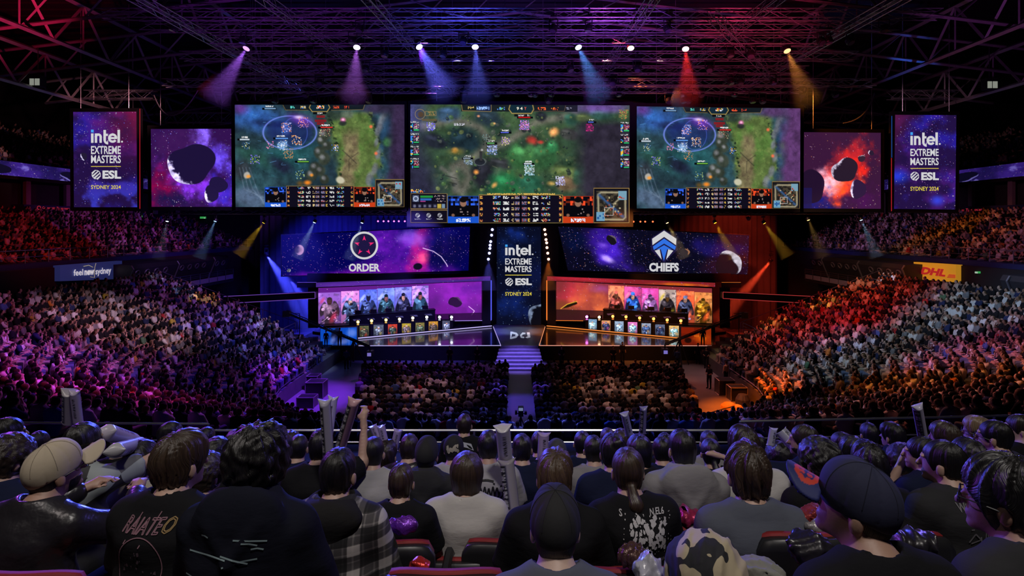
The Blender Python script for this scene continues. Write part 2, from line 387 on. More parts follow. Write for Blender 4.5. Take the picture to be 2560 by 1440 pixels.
def game_img(x0, y0, x1, y1, ox, oy, sc, ly, tint, seed):
    """generic top-down battle arena: dusky water on one side, a grassy lane on the other (coordinates are those of the left screen)"""
    c = Cv(x0, y0, x1, y1, 1.15, ox, oy, sc, base=(.07, .13, .16), seed=seed)
    n1 = c.fb(7, seed); n2 = c.fb(16, seed + 1); n3 = c.fb(40, seed + 2)
    X, Y = c.X, c.Y
    c.mix(sstep(.35, .7, n1) * .6, (.10, .22, .25)); c.mix(sstep(.5, .8, n2) * .5, (.05, .08, .14))
    c.ell(330, 260, 420, 200, (.08, .22, .50), .85, .8, .1, .5, seed); c.ell(240, 200, 190, 70, (.10, .32, .66), .7, .9, .5, .6, seed + 3)
    c.ell(500, 330, 260, 60, (.04, .06, .17), .7, .7, .1, .6, seed + 4)
    c.ell(720, 720, 420, 260, (.06, .24, .25), .75, .9, -.1, .5, seed + 4); c.ell(300, 720, 320, 120, (.08, .20, .16), .7, .8, .4, .4, seed)
    c.ell(620, 820, 200, 100, (.06, .05, .13), .8, .7, .5, .5, seed + 8)
    c.ell(260, 1220, 330, 150, (.20, .26, .36), .85, .7, .35, .4, seed + 5); c.ell(150, 900, 130, 170, (.13, .11, .13), .6, .8, .6, .5, seed)
    for k in range(4): c.line([(130 + 40 * k, 860), (190 + 50 * k, 1120), (420, 1220 + 25 * k)], 7, (.28, .34, .42), .4)
    # grass lane with a trodden path
    gx = 1480 + 120 * np.sin((Y - 300) / 420); g = sstep(330, 220, np.abs(X - gx) + (n2 - .5) * 160) * sstep(160, 240, Y + 0 * X)
    c.mix(g * .95, (.23, .30, .12)); c.mix(g * sstep(.45, .7, n2) * .6, (.17, .30, .10)); c.mix(g * sstep(.55, .8, n3) * .35, (.36, .42, .18))
    pth = sstep(130, 40, np.abs(X - (1470 - (Y - 700) * .16 * (Y > 700))) + (n2 - .5) * 120) * sstep(350, 520, Y + 0 * X)
    c.mix(pth * .8, (.35, .29, .20)); c.mix(pth * sstep(.55, .7, n3) * .5, (.24, .19, .14))
    c.line([(1370, 650), (1540, 810)], 7, (.16, .15, .11), .8); c.line([(1560, 680), (1450, 760), (1450, 900)], 6, (.17, .15, .11), .7)
    for k in range(90):   # tufts along the banks of the lane
        ty_ = 200 + 850 * c.rs.rand(); side = -1 if c.rs.rand() < .5 else 1; tx_ = 1480 + 120 * math.sin((ty_ - 300) / 420) + side * (235 + 40 * c.rs.rand())
        c.ell(tx_, ty_, 10 + 16 * c.rs.rand(), 8 + 12 * c.rs.rand(), [(.10, .16, .07), (.28, .36, .14), (.05, .08, .06)][k % 3], .8, .5, c.rs.rand())
    for k in range(40):   # ripples and foam on the water
        wx, wy = 110 + 850 * c.rs.rand(), 210 + 800 * c.rs.rand(); c.line([(wx, wy), (wx + 60 * c.rs.rand() + 15, wy - 20 + 40 * c.rs.rand())], 3, [(.20, .42, .62), (.10, .30, .34), (.03, .06, .10)][k % 3], .55)
    # rock wall between
    for k, (rx, ry, r) in enumerate([(1150, 470, 95), (1120, 540, 60), (1090, 680, 75), (1150, 760, 85), (1040, 860, 75), (1000, 950, 70), (1110, 900, 70), (1180, 600, 60), (1160, 1000, 60)]):
        c.ell(rx, ry, r, r * 1.1, (.12, .14, .11), .95, .4, .3, .6, seed + k); c.ell(rx - r * .25, ry - r * .3, r * .55, r * .5, (.36, .36, .38), .75, .8, .6, .7, seed + k + 3)
    for k, (rx, ry, r) in enumerate([(1850, 300, 90), (1800, 420, 70), (1780, 560, 55), (1800, 700, 60), (1760, 880, 60), (1700, 1000, 70)]):
        c.ell(rx, ry, r * .7, r * 1.3, (.30, .31, .35), .8, .6, .2, .7, seed + k); c.ell(rx + 60, ry + 60, r * .8, r * 1.4, (.07, .17, .28), .75, .7, 0, .5, seed + k)
    c.ell(1930, 560, 90, 70, (.16, .36, .18), .9, .6, .4, .8, seed); c.ell(1890, 900, 60, 150, (.06, .20, .26), .8, .7, .1, .4, seed)
    c.mix(sstep(1850, 2000, X + (n1 - .5) * 200 + (Y - 600) * .05), tint)
    c.ell(1800, 150, 260, 90, tint, .85, .8)
    c.ell(150, 150, 130, 90, (.25, .08, .35), .8, .9, 0, .5, seed)
    c.ell(1290, 230, 120, 80, (.08, .12, .12), .8, .6, 0, .6, seed); c.ell(1440, 220, 90, 60, (.24, .28, .24), .8, .8, 0, .8, seed + 2)
    c.detail(.26, seed); c.im = np.clip(c.im, 0, 1) ** .86 * 1.30
    # the glowing dome and its fighters
    c.ell(740, 440, 310, 200, (.10, .14, .44), .55, .35); c.ring(740, 440, 320, 200, .035, (.50, .58, 1), .8); c.ring(800, 440, 150, 180, .03, (.35, .45, .95), .5)
    c.ell(880, 290, 190, 80, (.55, .22, .85), .75, 1.2, .3); c.ell(850, 255, 70, 28, (.95, .85, 1), .95, 1.1)
    def spark(x, y, r, cols, a=.9): c.blocks(x - r, y - r, x + r, y + r, cols, 9, .28, a)
    c.ell(700, 390, 60, 90, (.35, .45, .9), .6, 1); c.ell(650, 590, 70, 60, (.65, .8, 1), .85, 1)
    for x, y, r, cs in [(700, 380, 60, [(.5, .7, 1), (1, .6, .3), (.9, .8, 1)]), (650, 590, 60, [(.6, .8, 1), (1, 1, 1)]), (820, 530, 60, [(1, .6, .2), (1, .8, .5), (.9, .9, 1)]), (500, 590, 45, [(1, .6, .8), (.9, .5, .7)]), (210, 600, 45, [(.5, .7, .9), (.8, .8, .6), (.2, .3, .5)]), (320, 760, 55, [(.4, .4, .9), (.7, .8, .3), (.6, .5, .9)]), (860, 940, 55, [(.3, .5, .7), (.7, .8, .5), (.2, .3, .3)]), (1160, 420, 65, [(.8, .8, .6), (.6, .3, .3), (.4, .4, .3)]), (1280, 625, 40, [(.3, .5, 1), (1, .7, .2), (.9, .9, 1)]), (720, 690, 60, [(.7, .6, .4), (.5, .5, .5), (1, .6, .3)]), (900, 320, 60, [(1, .6, .4), (.8, .6, 1)])]: spark(x, y, r, cs)
    for y, w_ in ((250, 50), (300, 70), (335, 45)): c.rect(1110 - w_, y - 16, 1110 + w_, y + 12, (.55, .10, .12), .85)
    c.ell(1380, 290, 40, 36, (.95, .45, .75), .9, .8); c.ell(1375, 330, 55, 35, (.10, .10, .16), .7, .5); c.ell(1380, 285, 18, 18, (1, .8, .9), .9, .9)
    c.ell(1345, 1010, 60, 48, (.80, .78, .68), .95, .4, .3, .5, seed); c.ell(220, 950, 42, 48, (.75, .72, .68), .9, .4, .6); c.ell(240, 965, 36, 26, (1, .62, .22), .9, .8)
    c.ell(950, 1040, 55, 36, (1, .55, .15), .95, .9); c.ell(1000, 950, 28, 24, (1, .6, .2), .9, .9); c.ell(860, 1050, 50, 40, (.55, .35, .08), .6, 1)
    for y in (370, 690): c.ell(1715 + (y > 400) * 60, y, 26, 26, (1, .45, .3), .95, .9)
    def bar(x, y, w_, col): c.rect(x, y, x + w_, y + 26, (.04, .05, .06)); c.rect(x + 30, y + 5, x + w_ - 6, y + 20, col); c.blocks(x + 40, y - 24, x + 40 + w_ * .55, y - 6, [(.9, .9, .9)], 7, .62)
    bar(110, 510, 150, (.75, .8, .85)); bar(540, 496, 185, (.35, .55, .85)); bar(800, 776, 170, (.45, .72, .25)); bar(1080, 366, 180, (.85, .2, .18)); bar(410, 140, 170, (.5, .65, .8))
    # score strip, portraits, table, map
    c.poly([(650, 100), (1640, 100), (1620, 165), (1240, 175), (1200, 190), (1000, 190), (970, 175), (680, 170)], (.05, .08, .10), .85)
    c.poly([(975, 130), (1010, 90), (1190, 90), (1222, 130), (1190, 190), (1010, 190)], (.06, .16, .22), .95)
    c.line([(990, 105), (975, 140), (1010, 188), (1190, 188), (1222, 140), (1205, 105)], 5, (.75, .62, .32))
    c.line([(660, 110), (690, 168), (960, 172)], 4, (.6, .5, .3), .7); c.line([(1240, 172), (1620, 165), (1640, 110)], 4, (.6, .5, .3), .7)
    c.blocks(750, 122, 800, 148, [(.35, .8, .75)], 9, .6); c.blocks(870, 120, 935, 150, [(.9, .75, .3), (.35, .6, .95)], 9, .6)
    c.blocks(1060, 118, 1155, 152, [(.9, .9, .95), (.95, .8, .3), (.9, .25, .2)], 10, .55); c.blocks(1262, 120, 1335, 150, [(.95, .35, .2)], 9, .6); c.blocks(1385, 122, 1450, 148, [(.9, .3, .2)], 9, .4)
    c.rect(1020, 192, 1180, 222, (.03, .04, .05), .9); c.blocks(1070, 198, 1132, 216, [(.85, .85, .85)], 7, .6)
    ui_strip(c, 435, 695, 1508, 1765, 1080, 1338, 1280, ly)
    c.rect(1765, 1000, 2120, 1340, (.07, .07, .10), .97); c.frame(1768, 1000, 2116, 1338, (.55, .45, .25), 6)
    minimap(c, 1790, 1030, 2090, 1322)
    return c.done()
def webcam(c, x0, y0, x1, y1, ym, bg, plate):
    c.rect(x0, y0, x1, y1, (.03, .03, .06)); c.frame(x0, y0, x1, ym, plate, 4)
    c.blocks(x0 + 8, y0 + 8, x1 - 8, y0 + (ym - y0) * .45, [bg, tuple(v * .45 for v in bg), (.03, .03, .08)], (x1 - x0) / 14, .8)
    cx = (x0 + x1) / 2; w_ = x1 - x0; h = ym - y0
    c.ell(cx, ym, w_ * .36, h * .55, (.03, .03, .05), 1, .1); c.ell(cx, y0 + h * .34, w_ * .11, h * .20, (.58, .42, .34), 1, .15); c.ell(cx, y0 + h * .20, w_ * .125, h * .12, (.05, .04, .05), 1, .15)
    c.ring(cx, y0 + h * .30, w_ * .14, h * .24, .10, (.06, .06, .08), .9); c.blocks(cx - w_ * .2, y0 + h * .6, cx + w_ * .2, y0 + h * .9, [(.5, .45, .45), (.03, .03, .05)], w_ / 22, .16)
    for sx in (-1, 1): c.ell(cx + sx * w_ * .33, ym - h * .08, w_ * .06, h * .08, (.5, .36, .3), 1, .3)
    c.rect(x0, ym, x1, y1, plate); c.blocks(cx - w_ * .23, ym + (y1 - ym) * .25, cx + w_ * .23, y1 - (y1 - ym) * .2, [(.9, .93, 1)], w_ / 34, .68)
def ui_strip(c, xa, xb, xc, xd, y0, y1, ym, ly):
    webcam(c, xa, y0 + 12, xb, y1, ym, (.2, .4, .95), (.10, .33, .80)); webcam(c, xc, y0 + 12, xd, y1, ym, (.95, .3, .15), (.78, .24, .10))
    c.rect(xb, y0, xc, y1, (.06, .05, .11)); c.frame(xb, y0, xc, y1, (.62, .5, .26), 5)
    w_ = xc - xb; n = 5; h = (y1 - y0) / n
    GOLD = [(.85, .65, .3), (.7, .35, .25)]; MIX = [(.4, .75, .6), (.85, .4, .3), (.35, .5, .85), (.85, .8, .6)]
    for r in range(n):
        a = y0 + h * r + h * .22; b = a + h * .52
        for fx0, fx1, cs, fl in ((.015, .045, GOLD, .7), (.17, .26, MIX, .6), (.29, .36, [(.85, .85, .85)], .55), (.39, .42, [(.8, .7, .5)], .55), (.43, .485, [(.55, .55, .6), (.3, .3, .5), (.7, .5, .4)], .95), (.515, .57, [(.55, .5, .6), (.6, .3, .3), (.3, .35, .5)], .95), (.585, .61, [(.85, .7, .3)], .6), (.64, .71, [(.85, .85, .85)], .55), (.745, .85, MIX, .55), (.955, .985, GOLD, .7)):
            c.blocks(xb + w_ * fx0, a, xb + w_ * fx1, b, cs, h * .17, fl)
    c.rect(xb + w_ * .495, y0, xb + w_ * .505, y1, (.03, .03, .06))
def minimap(c, x0, y0, x1, y1):
    w_ = x1 - x0; h = y1 - y0; q = lambda u, v: (x0 + w_ * u, y0 + h * v)
    m = ((c.X >= x0) & (c.X <= x1) & (c.Y >= y0) & (c.Y <= y1)).astype(float)
    c.mix(m, (.13, .12, .11)); c.mix(m * sstep(.45, .6, fbm(c.H, c.W, 60, 4, 3)), (.28, .25, .20))
    c.line([q(.08, .95), q(.06, .12), q(.16, .05), q(.95, .05)], w_ * .035, (.66, .62, .50)); c.line([q(.05, .95), q(.88, .96), q(.96, .88), q(.95, .05)], w_ * .035, (.66, .62, .50))
    c.line([q(.1, .9), q(.92, .1)], w_ * .03, (.62, .58, .47)); c.line([q(.1, .14), q(.88, .86)], w_ * .05, (.22, .34, .52))
    c.rect(*q(.0, .7), *q(.28, 1.0), (.42, .62, .74)); c.rect(*q(.72, .0), *q(1.0, .3), (.46, .62, .70)); c.blocks(*q(.75, .05), *q(.95, .25), [(.75, .2, .2)], w_ * .06, .3); c.blocks(*q(.03, .75), *q(.24, .95), [(.15, .35, .6)], w_ * .06, .3)
    c.blocks(*q(.2, .2), *q(.85, .85), [(.6, .3, .2), (.7, .65, .5), (.1, .1, .1)], w_ * .05, .16); c.frame(*q(.26, .55), *q(.56, .82), (.8, .8, .8), w_ * .012)

def centre_img():
    ox, oy, sc = 1010, 240, 2499 / 590.0
    c = Cv(1026, 262, 1575, 560, 1.15, ox, oy, sc, base=(.10, .17, .12), seed=21)
    n1 = c.fb(6, 31); n2 = c.fb(15, 32); n3 = c.fb(38, 33); X, Y = c.X, c.Y
    c.mix(sstep(.35, .7, n1) * .7, (.17, .26, .13)); c.mix(sstep(.5, .75, n2) * .5, (.10, .20, .12)); c.mix(sstep(.6, .8, n3) * .3, (.30, .34, .20))
    pathm = lambda pts, w_: c.line(pts, w_, (.30, .28, .25), .75)
    pathm([(200, 330), (520, 250), (800, 330), (900, 480), (760, 640), (520, 760), (560, 1000)], 48); pathm([(900, 560), (1120, 470), (1400, 280), (1800, 200)], 45); pathm([(620, 1010), (700, 860), (640, 760)], 60)
    for (x, y, rx, ry, col, a, rot) in [(620, 480, 210, 150, (.05, .10, .13), .95, .2), (330, 480, 170, 90, (.06, .07, .11), .9, .3), (900, 240, 170, 110, (.07, .11, .15), .9, .3), (480, 190, 160, 100, (.10, .18, .30), .8, .1), (860, 850, 140, 190, (.07, .07, .10), .95, -.5), (1010, 880, 80, 200, (.13, .13, .11), .8, .5),
        (1040, 720, 170, 60, (.10, .10, .12), .85, .2), (1250, 640, 150, 180, (.12, .30, .14), .8, .3), (1080, 960, 200, 180, (.05, .28, .14), .8, .4), (1340, 940, 170, 120, (.06, .22, .16), .85, .2), (1480, 640, 170, 170, (.10, .26, .13), .7, 0), (1570, 540, 80, 80, (.12, .38, .20), .95, .3), (1330, 480, 130, 90, (.08, .12, .10), .8, -.3),
        (1740, 820, 190, 90, (.24, .30, .14), .9, .2), (1720, 940, 140, 110, (.32, .24, .16), .95, .1), (1850, 860, 70, 120, (.08, .20, .13), .85, .3), (1760, 250, 90, 90, (.07, .18, .14), .9, 0), (1750, 400, 120, 70, (.14, .14, .14), .9, .2), (1910, 230, 120, 60, (.20, .24, .12), .8, 0), (2080, 190, 160, 70, (.10, .22, .20), .8, 0), (1460, 220, 70, 60, (.06, .07, .09), .9, 0)]:
        c.ell(x, y, rx, ry, col, a, .5, rot, .7, int(x) % 17)
        c.ell(x - rx * .2, y - ry * .35, rx * .5, ry * .3, tuple(min(1, v * 1.9 + .03) for v in col), .5, .9, rot, .9, int(x) % 13)
    c.mix(sstep(1730, 1930, X + (n1 - .5) * 260) * sstep(230, 330, Y + (n2 - .5) * 80) * .93, (.10, .08, .13)); c.mix(sstep(420, 90, X + (Y - 800) * -.4 + (n1 - .5) * 200) * sstep(560, 800, Y + 0 * X) * .95, (.10, .09, .18))
    c.mix(sstep(330, 60, X + 0 * Y) * sstep(500, 330, Y + 0 * X) * .6, (.20, .16, .50)); c.ell(2080, 120, 380, 70, (.34, .18, .55), .75, .9, 0, .6, 3); c.mix(sstep(380, 120, X + 0 * Y) * sstep(330, 560, Y + 0 * X) * .8, (.09, .09, .15))
    for k in range(170):   # undergrowth and boulders
        ux, uy = 330 + 1450 * c.rs.rand(), 200 + 820 * c.rs.rand(); r0 = 8 + 20 * c.rs.rand() ** 2
        c.ell(ux, uy, r0 * 1.2, r0, [(.06, .12, .08), (.16, .26, .12), (.20, .22, .20), (.05, .07, .09), (.30, .34, .16)][k % 5], .75, .45, c.rs.rand() * 3); c.ell(ux - r0 * .3, uy - r0 * .4, r0 * .5, r0 * .35, (.34, .42, .28), .4, .8)
    for k in range(30):
        ux, uy = 380 + 1300 * c.rs.rand(), 230 + 760 * c.rs.rand(); c.line([(ux, uy), (ux + 70 * c.rs.rand(), uy - 40 + 70 * c.rs.rand())], 4, [(.36, .34, .28), (.05, .07, .06)][k % 2], .5)
    c.ell(1350, 470, 75, 55, (.55, .10, .08), .85, .7, .4, .8, 4); c.ell(1450, 490, 40, 25, (.65, .12, .10), .8, .8)
    c.ell(1590, 385, 60, 60, (1, .55, .25), .9, 1, .3, .8, 2); c.ell(540, 580, 40, 35, (.95, .55, .15), .95, 1); c.ell(560, 590, 110, 50, (.45, .38, .1), .5, 1); c.ell(765, 810, 34, 30, (1, .55, .18), .95, 1); c.ell(960, 950, 45, 30, (.85, .5, .2), .8, 1, -.8, .9, 6)
    c.ell(1560, 930, 50, 30, (.8, .55, .2), .6, 1); c.ell(790, 215, 20, 16, (.9, .5, .3), .8, 1); c.ell(960, 292, 18, 14, (.9, .6, .3), .8, 1); c.ell(1330, 590, 60, 120, (.16, .34, .16), .7, .6, .1, .9, 9)
    c.line([(400, 770), (500, 840), (560, 940), (540, 1010)], 26, (.28, .28, .26), .85); c.line([(440, 850), (560, 880)], 4, (.1, .1, .1)); c.line([(480, 920), (560, 940)], 4, (.1, .1, .1))
    c.ell(805, 705, 60, 42, (.06, .07, .09), 1, .2); c.ring(805, 700, 60, 40, .07, (.2, .22, .24)); c.rect(800, 590, 830, 690, (.12, .12, .13)); c.ell(826, 575, 14, 14, (.5, .5, .5), 1, .4)
    c.detail(.26, 21); c.im = np.clip(c.im, 0, 1) ** .86 * 1.28
    for x, y, r, cs in [(285, 330, 45, [(.8, .8, 1), (.45, .4, 1)]), (1275, 310, 52, [(1, .6, .9), (.8, .4, .9), (.5, .5, .9)]), (935, 575, 52, [(.6, .75, 1), (.8, .8, 1), (.3, .4, .8)]), (1080, 480, 45, [(.9, .85, .6), (.7, .5, .9), (.3, .3, .4)]), (1970, 330, 40, [(.8, .2, .5), (.6, .1, .4)]), (1330, 790, 55, [(.9, .95, 1), (.6, .8, .9)]), (1660, 900, 50, [(.7, .7, 1), (.9, .9, 1)]), (680, 690, 45, [(.6, .7, .8), (.3, .4, .5)]), (2330, 190, 50, [(.8, .5, .3), (.4, .6, .3)]), (870, 450, 40, [(.4, .5, .5), (.1, .1, .1)])]:
        c.ell(x, y, r, r, cs[0], .35, 1.1); c.blocks(x - r, y - r, x + r, y + r, cs, 9, .42, .9)
    def bar(x, y, w_, col): c.rect(x, y, x + w_, y + 22, (.04, .05, .06)); c.rect(x + 12, y + 4, x + w_ - 30, y + 15, col); c.blocks(x + 25, y - 22, x + w_ * .75, y - 6, [(.9, .9, .9)], 7, .6)
    bar(1015, 380, 125, (.35, .4, .85)); bar(870, 492, 120, (.4, .7, .4)); bar(1200, 218, 170, (.8, .1, .1)); bar(1260, 712, 125, (.85, .88, .95)); bar(615, 655, 120, (.55, .6, .65)); bar(1940, 265, 100, (.3, .4, .8))
    c.blocks(530, 292, 640, 318, [(.8, .8, .85)], 8, .5)
    c.rect(605, 88, 1840, 165, (.06, .07, .10), .8); c.rect(770, 92, 925, 162, (.06, .12, .28), .95); c.poly([(1110, 130), (1130, 80), (1355, 80), (1375, 130), (1350, 186), (1140, 186)], (.07, .17, .21), .96)
    c.line([(1125, 95), (1112, 140), (1145, 184), (1350, 184), (1376, 140), (1365, 95)], 5, (.75, .62, .32)); c.line([(610, 95), (620, 158), (925, 165), (925, 92)], 3.5, (.6, .5, .3)); c.line([(1380, 160), (1700, 158), (1715, 100)], 3, (.5, .4, .3), .7)
    c.blocks(668, 112, 740, 138, [(.8, .7, .4)], 9, .6); c.blocks(770, 112, 905, 146, [(.6, .75, 1)], 9, .7); c.blocks(990, 116, 1070, 146, [(.4, .75, .5), (.35, .6, .95)], 10, .55); c.blocks(1420, 118, 1505, 146, [(.95, .4, .2)], 10, .55); c.blocks(1560, 116, 1640, 146, [(.95, .5, .2), (.8, .2, .15)], 9, .4); c.blocks(1720, 116, 1780, 138, [(.6, .6, .7)], 8, .5)
    for x, y, t, s_ in ((1193, 116, '9', 1), (1228, 116, '4', 1), (1275, 116, 'Y', 1)): pass
    c.rect(1170, 190, 1310, 215, (.03, .03, .05), .85); c.blocks(1210, 197, 1272, 213, [(.85, .85, .85)], 6, .6)
    c.ring(170, 197, 52, 52, .05, (.65, .55, .35)); c.ell(180, 200, 34, 34, (.35, .25, .15), .8, .6, 0, .8, 4); c.frame(225, 165, 342, 212, (.6, .5, .32), 4); c.blocks(240, 172, 330, 205, [(.6, .5, .3)], 8, .4); c.rect(190, 245, 345, 268, (.45, .35, .2), .6)
    for sx in (0, 1):
        for k in range(4):
            y = 272 + k * 131; x = 68 if not sx else 2298
            c.blocks(x, y, x + 85, y + 14, [(.8, .8, .8)], 6, .6); c.rect(x, y + 22, x + 95, y + 108, (.08, .09, .13), .9)
            c.blocks(x + 2, y + 26, x + 28, y + 104, [(.25, .5, .9), (.95, .75, .25), (.2, .7, .8), (.1, .1, .15)], 13, .8); c.blocks(x + 34, y + 26, x + 92, y + 80, [(.75, .7, .7), (.45, .25, .5), (.7, .3, .3), (.2, .2, .3)], 9, .85); c.rect(x + 34, y + 86, x + 90, y + 98, (.2, .75, .45))
    c.blocks(72, 994, 218, 1028, [(.95, .5, .2), (.3, .6, .9), (.9, .8, .4)], 11, .6)
    # lower strip
    c.rect(70, 1040, 462, 1352, (.06, .05, .11)); c.frame(70, 1040, 460, 1205, (.55, .45, .26), 5); c.frame(70, 1215, 462, 1350, (.55, .45, .26), 4)
    c.rect(90, 1060, 160, 1130, (.30, .34, .45)); c.ring(125, 1095, 24, 24, .25, (.75, .8, .9)); c.rect(172, 1062, 305, 1084, (.15, .55, .25)); c.rect(172, 1090, 290, 1112, (.18, .40, .70)); c.rect(172, 1118, 230, 1130, (.65, .25, .55))
    for k in range(3): c.blocks(320, 1060 + k * 26, 440, 1078 + k * 26, [(.7, .6, .6), (.3, .3, .35)], 8, .45)
    for k in range(5): c.rect(90 + k * 54, 1150, 134 + k * 54, 1196, (.14, .14, .22)); c.ell(112 + k * 54, 1173, 18, 18, (.5, .5, .6), .8, .6, 0, .9, k)
    c.rect(352, 1152, 394, 1196, (.75, .65, .25)); c.rect(402, 1152, 436, 1196, (.45, .55, .65))
    for k, x in enumerate((145, 262, 380)): c.ell(x, 1272, 25, 25, (.75, .75, .78), 1, .12); c.line([(x - 14, 1288), (x + 16, 1258)], 5, (.06, .05, .11)); c.line([(x - 18, 1276), (x + 4, 1252)], 3, (.06, .05, .11)); c.blocks(x - 32, 1304, x + 32, 1318, [(.7, .7, .72)], 6, .65)
    ui_strip(c, 465, 792, 1685, 2008, 1052, 1354, 1288, None)
    c.blocks(880, 1036, 1600, 1050, [(.85, .7, .35)], 8, .7)
    c.rect(2010, 975, 2395, 1356, (.07, .07, .10), .97); c.frame(2010, 977, 2390, 1354, (.6, .48, .28), 6); minimap(c, 2040, 1010, 2362, 1330)
    return c.done()

def warrior(c, x0, y0, x1, y1, bg, body, seed, skin=(.45, .32, .28), acc=None, hd=.30, cx=.5):
    """one full-colour figure poster: a plain armoured figure on a tinted backdrop"""
    w_ = x1 - x0; h = y1 - y0; m = ((c.X >= x0) & (c.X <= x1) & (c.Y >= y0) & (c.Y <= y1)).astype(float)
    n = c.fb(22, seed); n2 = c.fb(60, seed + 1)
    c.mix(m, bg); c.mix(m * sstep(.45, .8, n) * .5, tuple(min(1, v * 1.5 + .1) for v in bg)); c.mix(m * sstep(.3, 1.1, (c.Y - y0) / h + n * .3) * .55, tuple(v * .35 for v in bg))
    keep = c.im.copy(); X0 = x0 + w_ * cx; d = tuple(v * .45 for v in body); l = tuple(min(1, v * 1.6 + .1) for v in body)
    c.ell(X0 - w_ * .30, y0 + h * .52, w_ * .14, h * .26, d, 1, .2, .25, .5, seed); c.ell(X0 + w_ * .30, y0 + h * .52, w_ * .14, h * .26, d, 1, .2, -.25, .5, seed)
    c.ell(X0, y0 + h * .62, w_ * .27, h * .30, body, 1, .15, 0, .4, seed); c.ell(X0 - w_ * .22, y0 + h * .42, w_ * .15, h * .09, l, .9, .4, -.3, .7, seed); c.ell(X0 + w_ * .22, y0 + h * .42, w_ * .15, h * .09, body, .95, .4, .3, .7, seed)
    c.ell(X0, y0 + h * .95, w_ * .24, h * .35, d, 1, .3, 0, .5, seed + 2); c.ell(X0, y0 + h * .55, w_ * .12, h * .14, l, .55, .8, 0, .9, seed)
    c.ell(X0, y0 + h * hd, w_ * .13, h * .13, d, 1, .15); c.ell(X0, y0 + h * (hd + .01), w_ * .105, h * .105, skin, 1, .25); c.ell(X0, y0 + h * (hd - .075), w_ * .12, h * .05, l if seed % 2 else d, 1, .2, 0, .4, seed)
    for q in range(16):
        ax, ay = X0 + (c.rs.rand() - .5) * w_ * .62, y0 + h * (.38 + .58 * c.rs.rand()); tone = [l, d, (.04, .04, .08), tuple(min(1, v * 2.2 + .15) for v in body)][q % 4]
        c.ell(ax, ay, w_ * (.03 + .07 * c.rs.rand()), h * (.015 + .05 * c.rs.rand()), tone, .8, .3, c.rs.rand() * 3)
    c.ell(X0 - w_ * .035, y0 + h * (hd + .02), w_ * .014, h * .012, (.03, .02, .02), 1, .3); c.ell(X0 + w_ * .035, y0 + h * (hd + .02), w_ * .014, h * .012, (.03, .02, .02), 1, .3); c.line([(X0 - w_ * .03, y0 + h * (hd + .075)), (X0 + w_ * .03, y0 + h * (hd + .075))], h * .006, (.15, .06, .06))
    c.line([(X0 - w_ * .40, y0 + h * .98), (X0 + w_ * .30, y0 + h * .62)], w_ * .025, (.05, .05, .07)); c.line([(X0 - w_ * .34, y0 + h * .93), (X0 - w_ * .1, y0 + h * .80)], w_ * .012, l)
    if acc: c.ell(X0 + w_ * .18, y0 + h * .78, w_ * .16, h * .22, acc, .7, .9, .4, .7, seed + 5); c.ell(X0 - w_ * .33, y0 + h * .25, w_ * .10, h * .16, acc, .6, .8, .5, .7, seed + 6)
    c.mix(sstep(.55, .75, n2) * .35, (.03, .03, .08)); c.mix(sstep(.66, .8, n2) * .35, l)
    c.im = c.im * m[..., None] + keep_out(c, keep, m)
def keep_out(c, keep, m): return keep * (1 - m[..., None])
# ------------------------------------------------------------------ hall
M_dark = mat('matt_black_steel', (.030, .030, .034), .55, .3, noise=.3, nscale=3)
M_blk = mat('black_cloth', (.012, .012, .014), .95, noise=.3, nscale=2, bump=.3, bscale=6)
M_conc = mat('dark_concrete', (.075, .072, .075), .85, noise=.35, nscale=1.5, bump=.2, bscale=12)
M_floor = mat('arena_floor', (.24, .23, .25), .42, noise=.28, nscale=.55, bump=.12, bscale=3)
M_steel = mat('truss_aluminium', (.46, .46, .50), .38, .75, noise=.25, nscale=4)
M_wall = mat('hall_wall', (.020, .020, .024), .9, noise=.4, nscale=.3)
M_rail = mat('steel_rail', (.42, .42, .46), .30, .9, noise=.1)
M_navy = mat('navy_fascia', (.02, .035, .16), .6, noise=.2, nscale=1)
M_plastic = mat('black_plastic', (.018, .018, .020), .38, noise=.2, nscale=6)

def slab(name, lo, hi, m): return structure(MB().box(lo, hi).build(name, m))
slab('floor', (-60, -6, -.3), (60, 84, 0), M_floor)
slab('wall_back', (-60, 83, 0), (60, 84, 32), M_wall)
slab('wall_left', (-61, -6, 0), (-60, 84, 32), M_wall)
slab('wall_right', (60, -6, 0), (61, 84, 32), M_wall)
slab('wall_rear', (-60, -7, 0), (60, -6, 32), M_wall)
b = MB(); b.box((-61, -7, 31.0), (61, 84, 31.4))
for i in range(60): b.box((-60, -6 + i * 1.5, 30.86), (60, -5.4 + i * 1.5, 31.0))
structure(b.build('ceiling', mat('roof_deck', (.035, .033, .036), .6, .2, noise=.3, nscale=.5)))

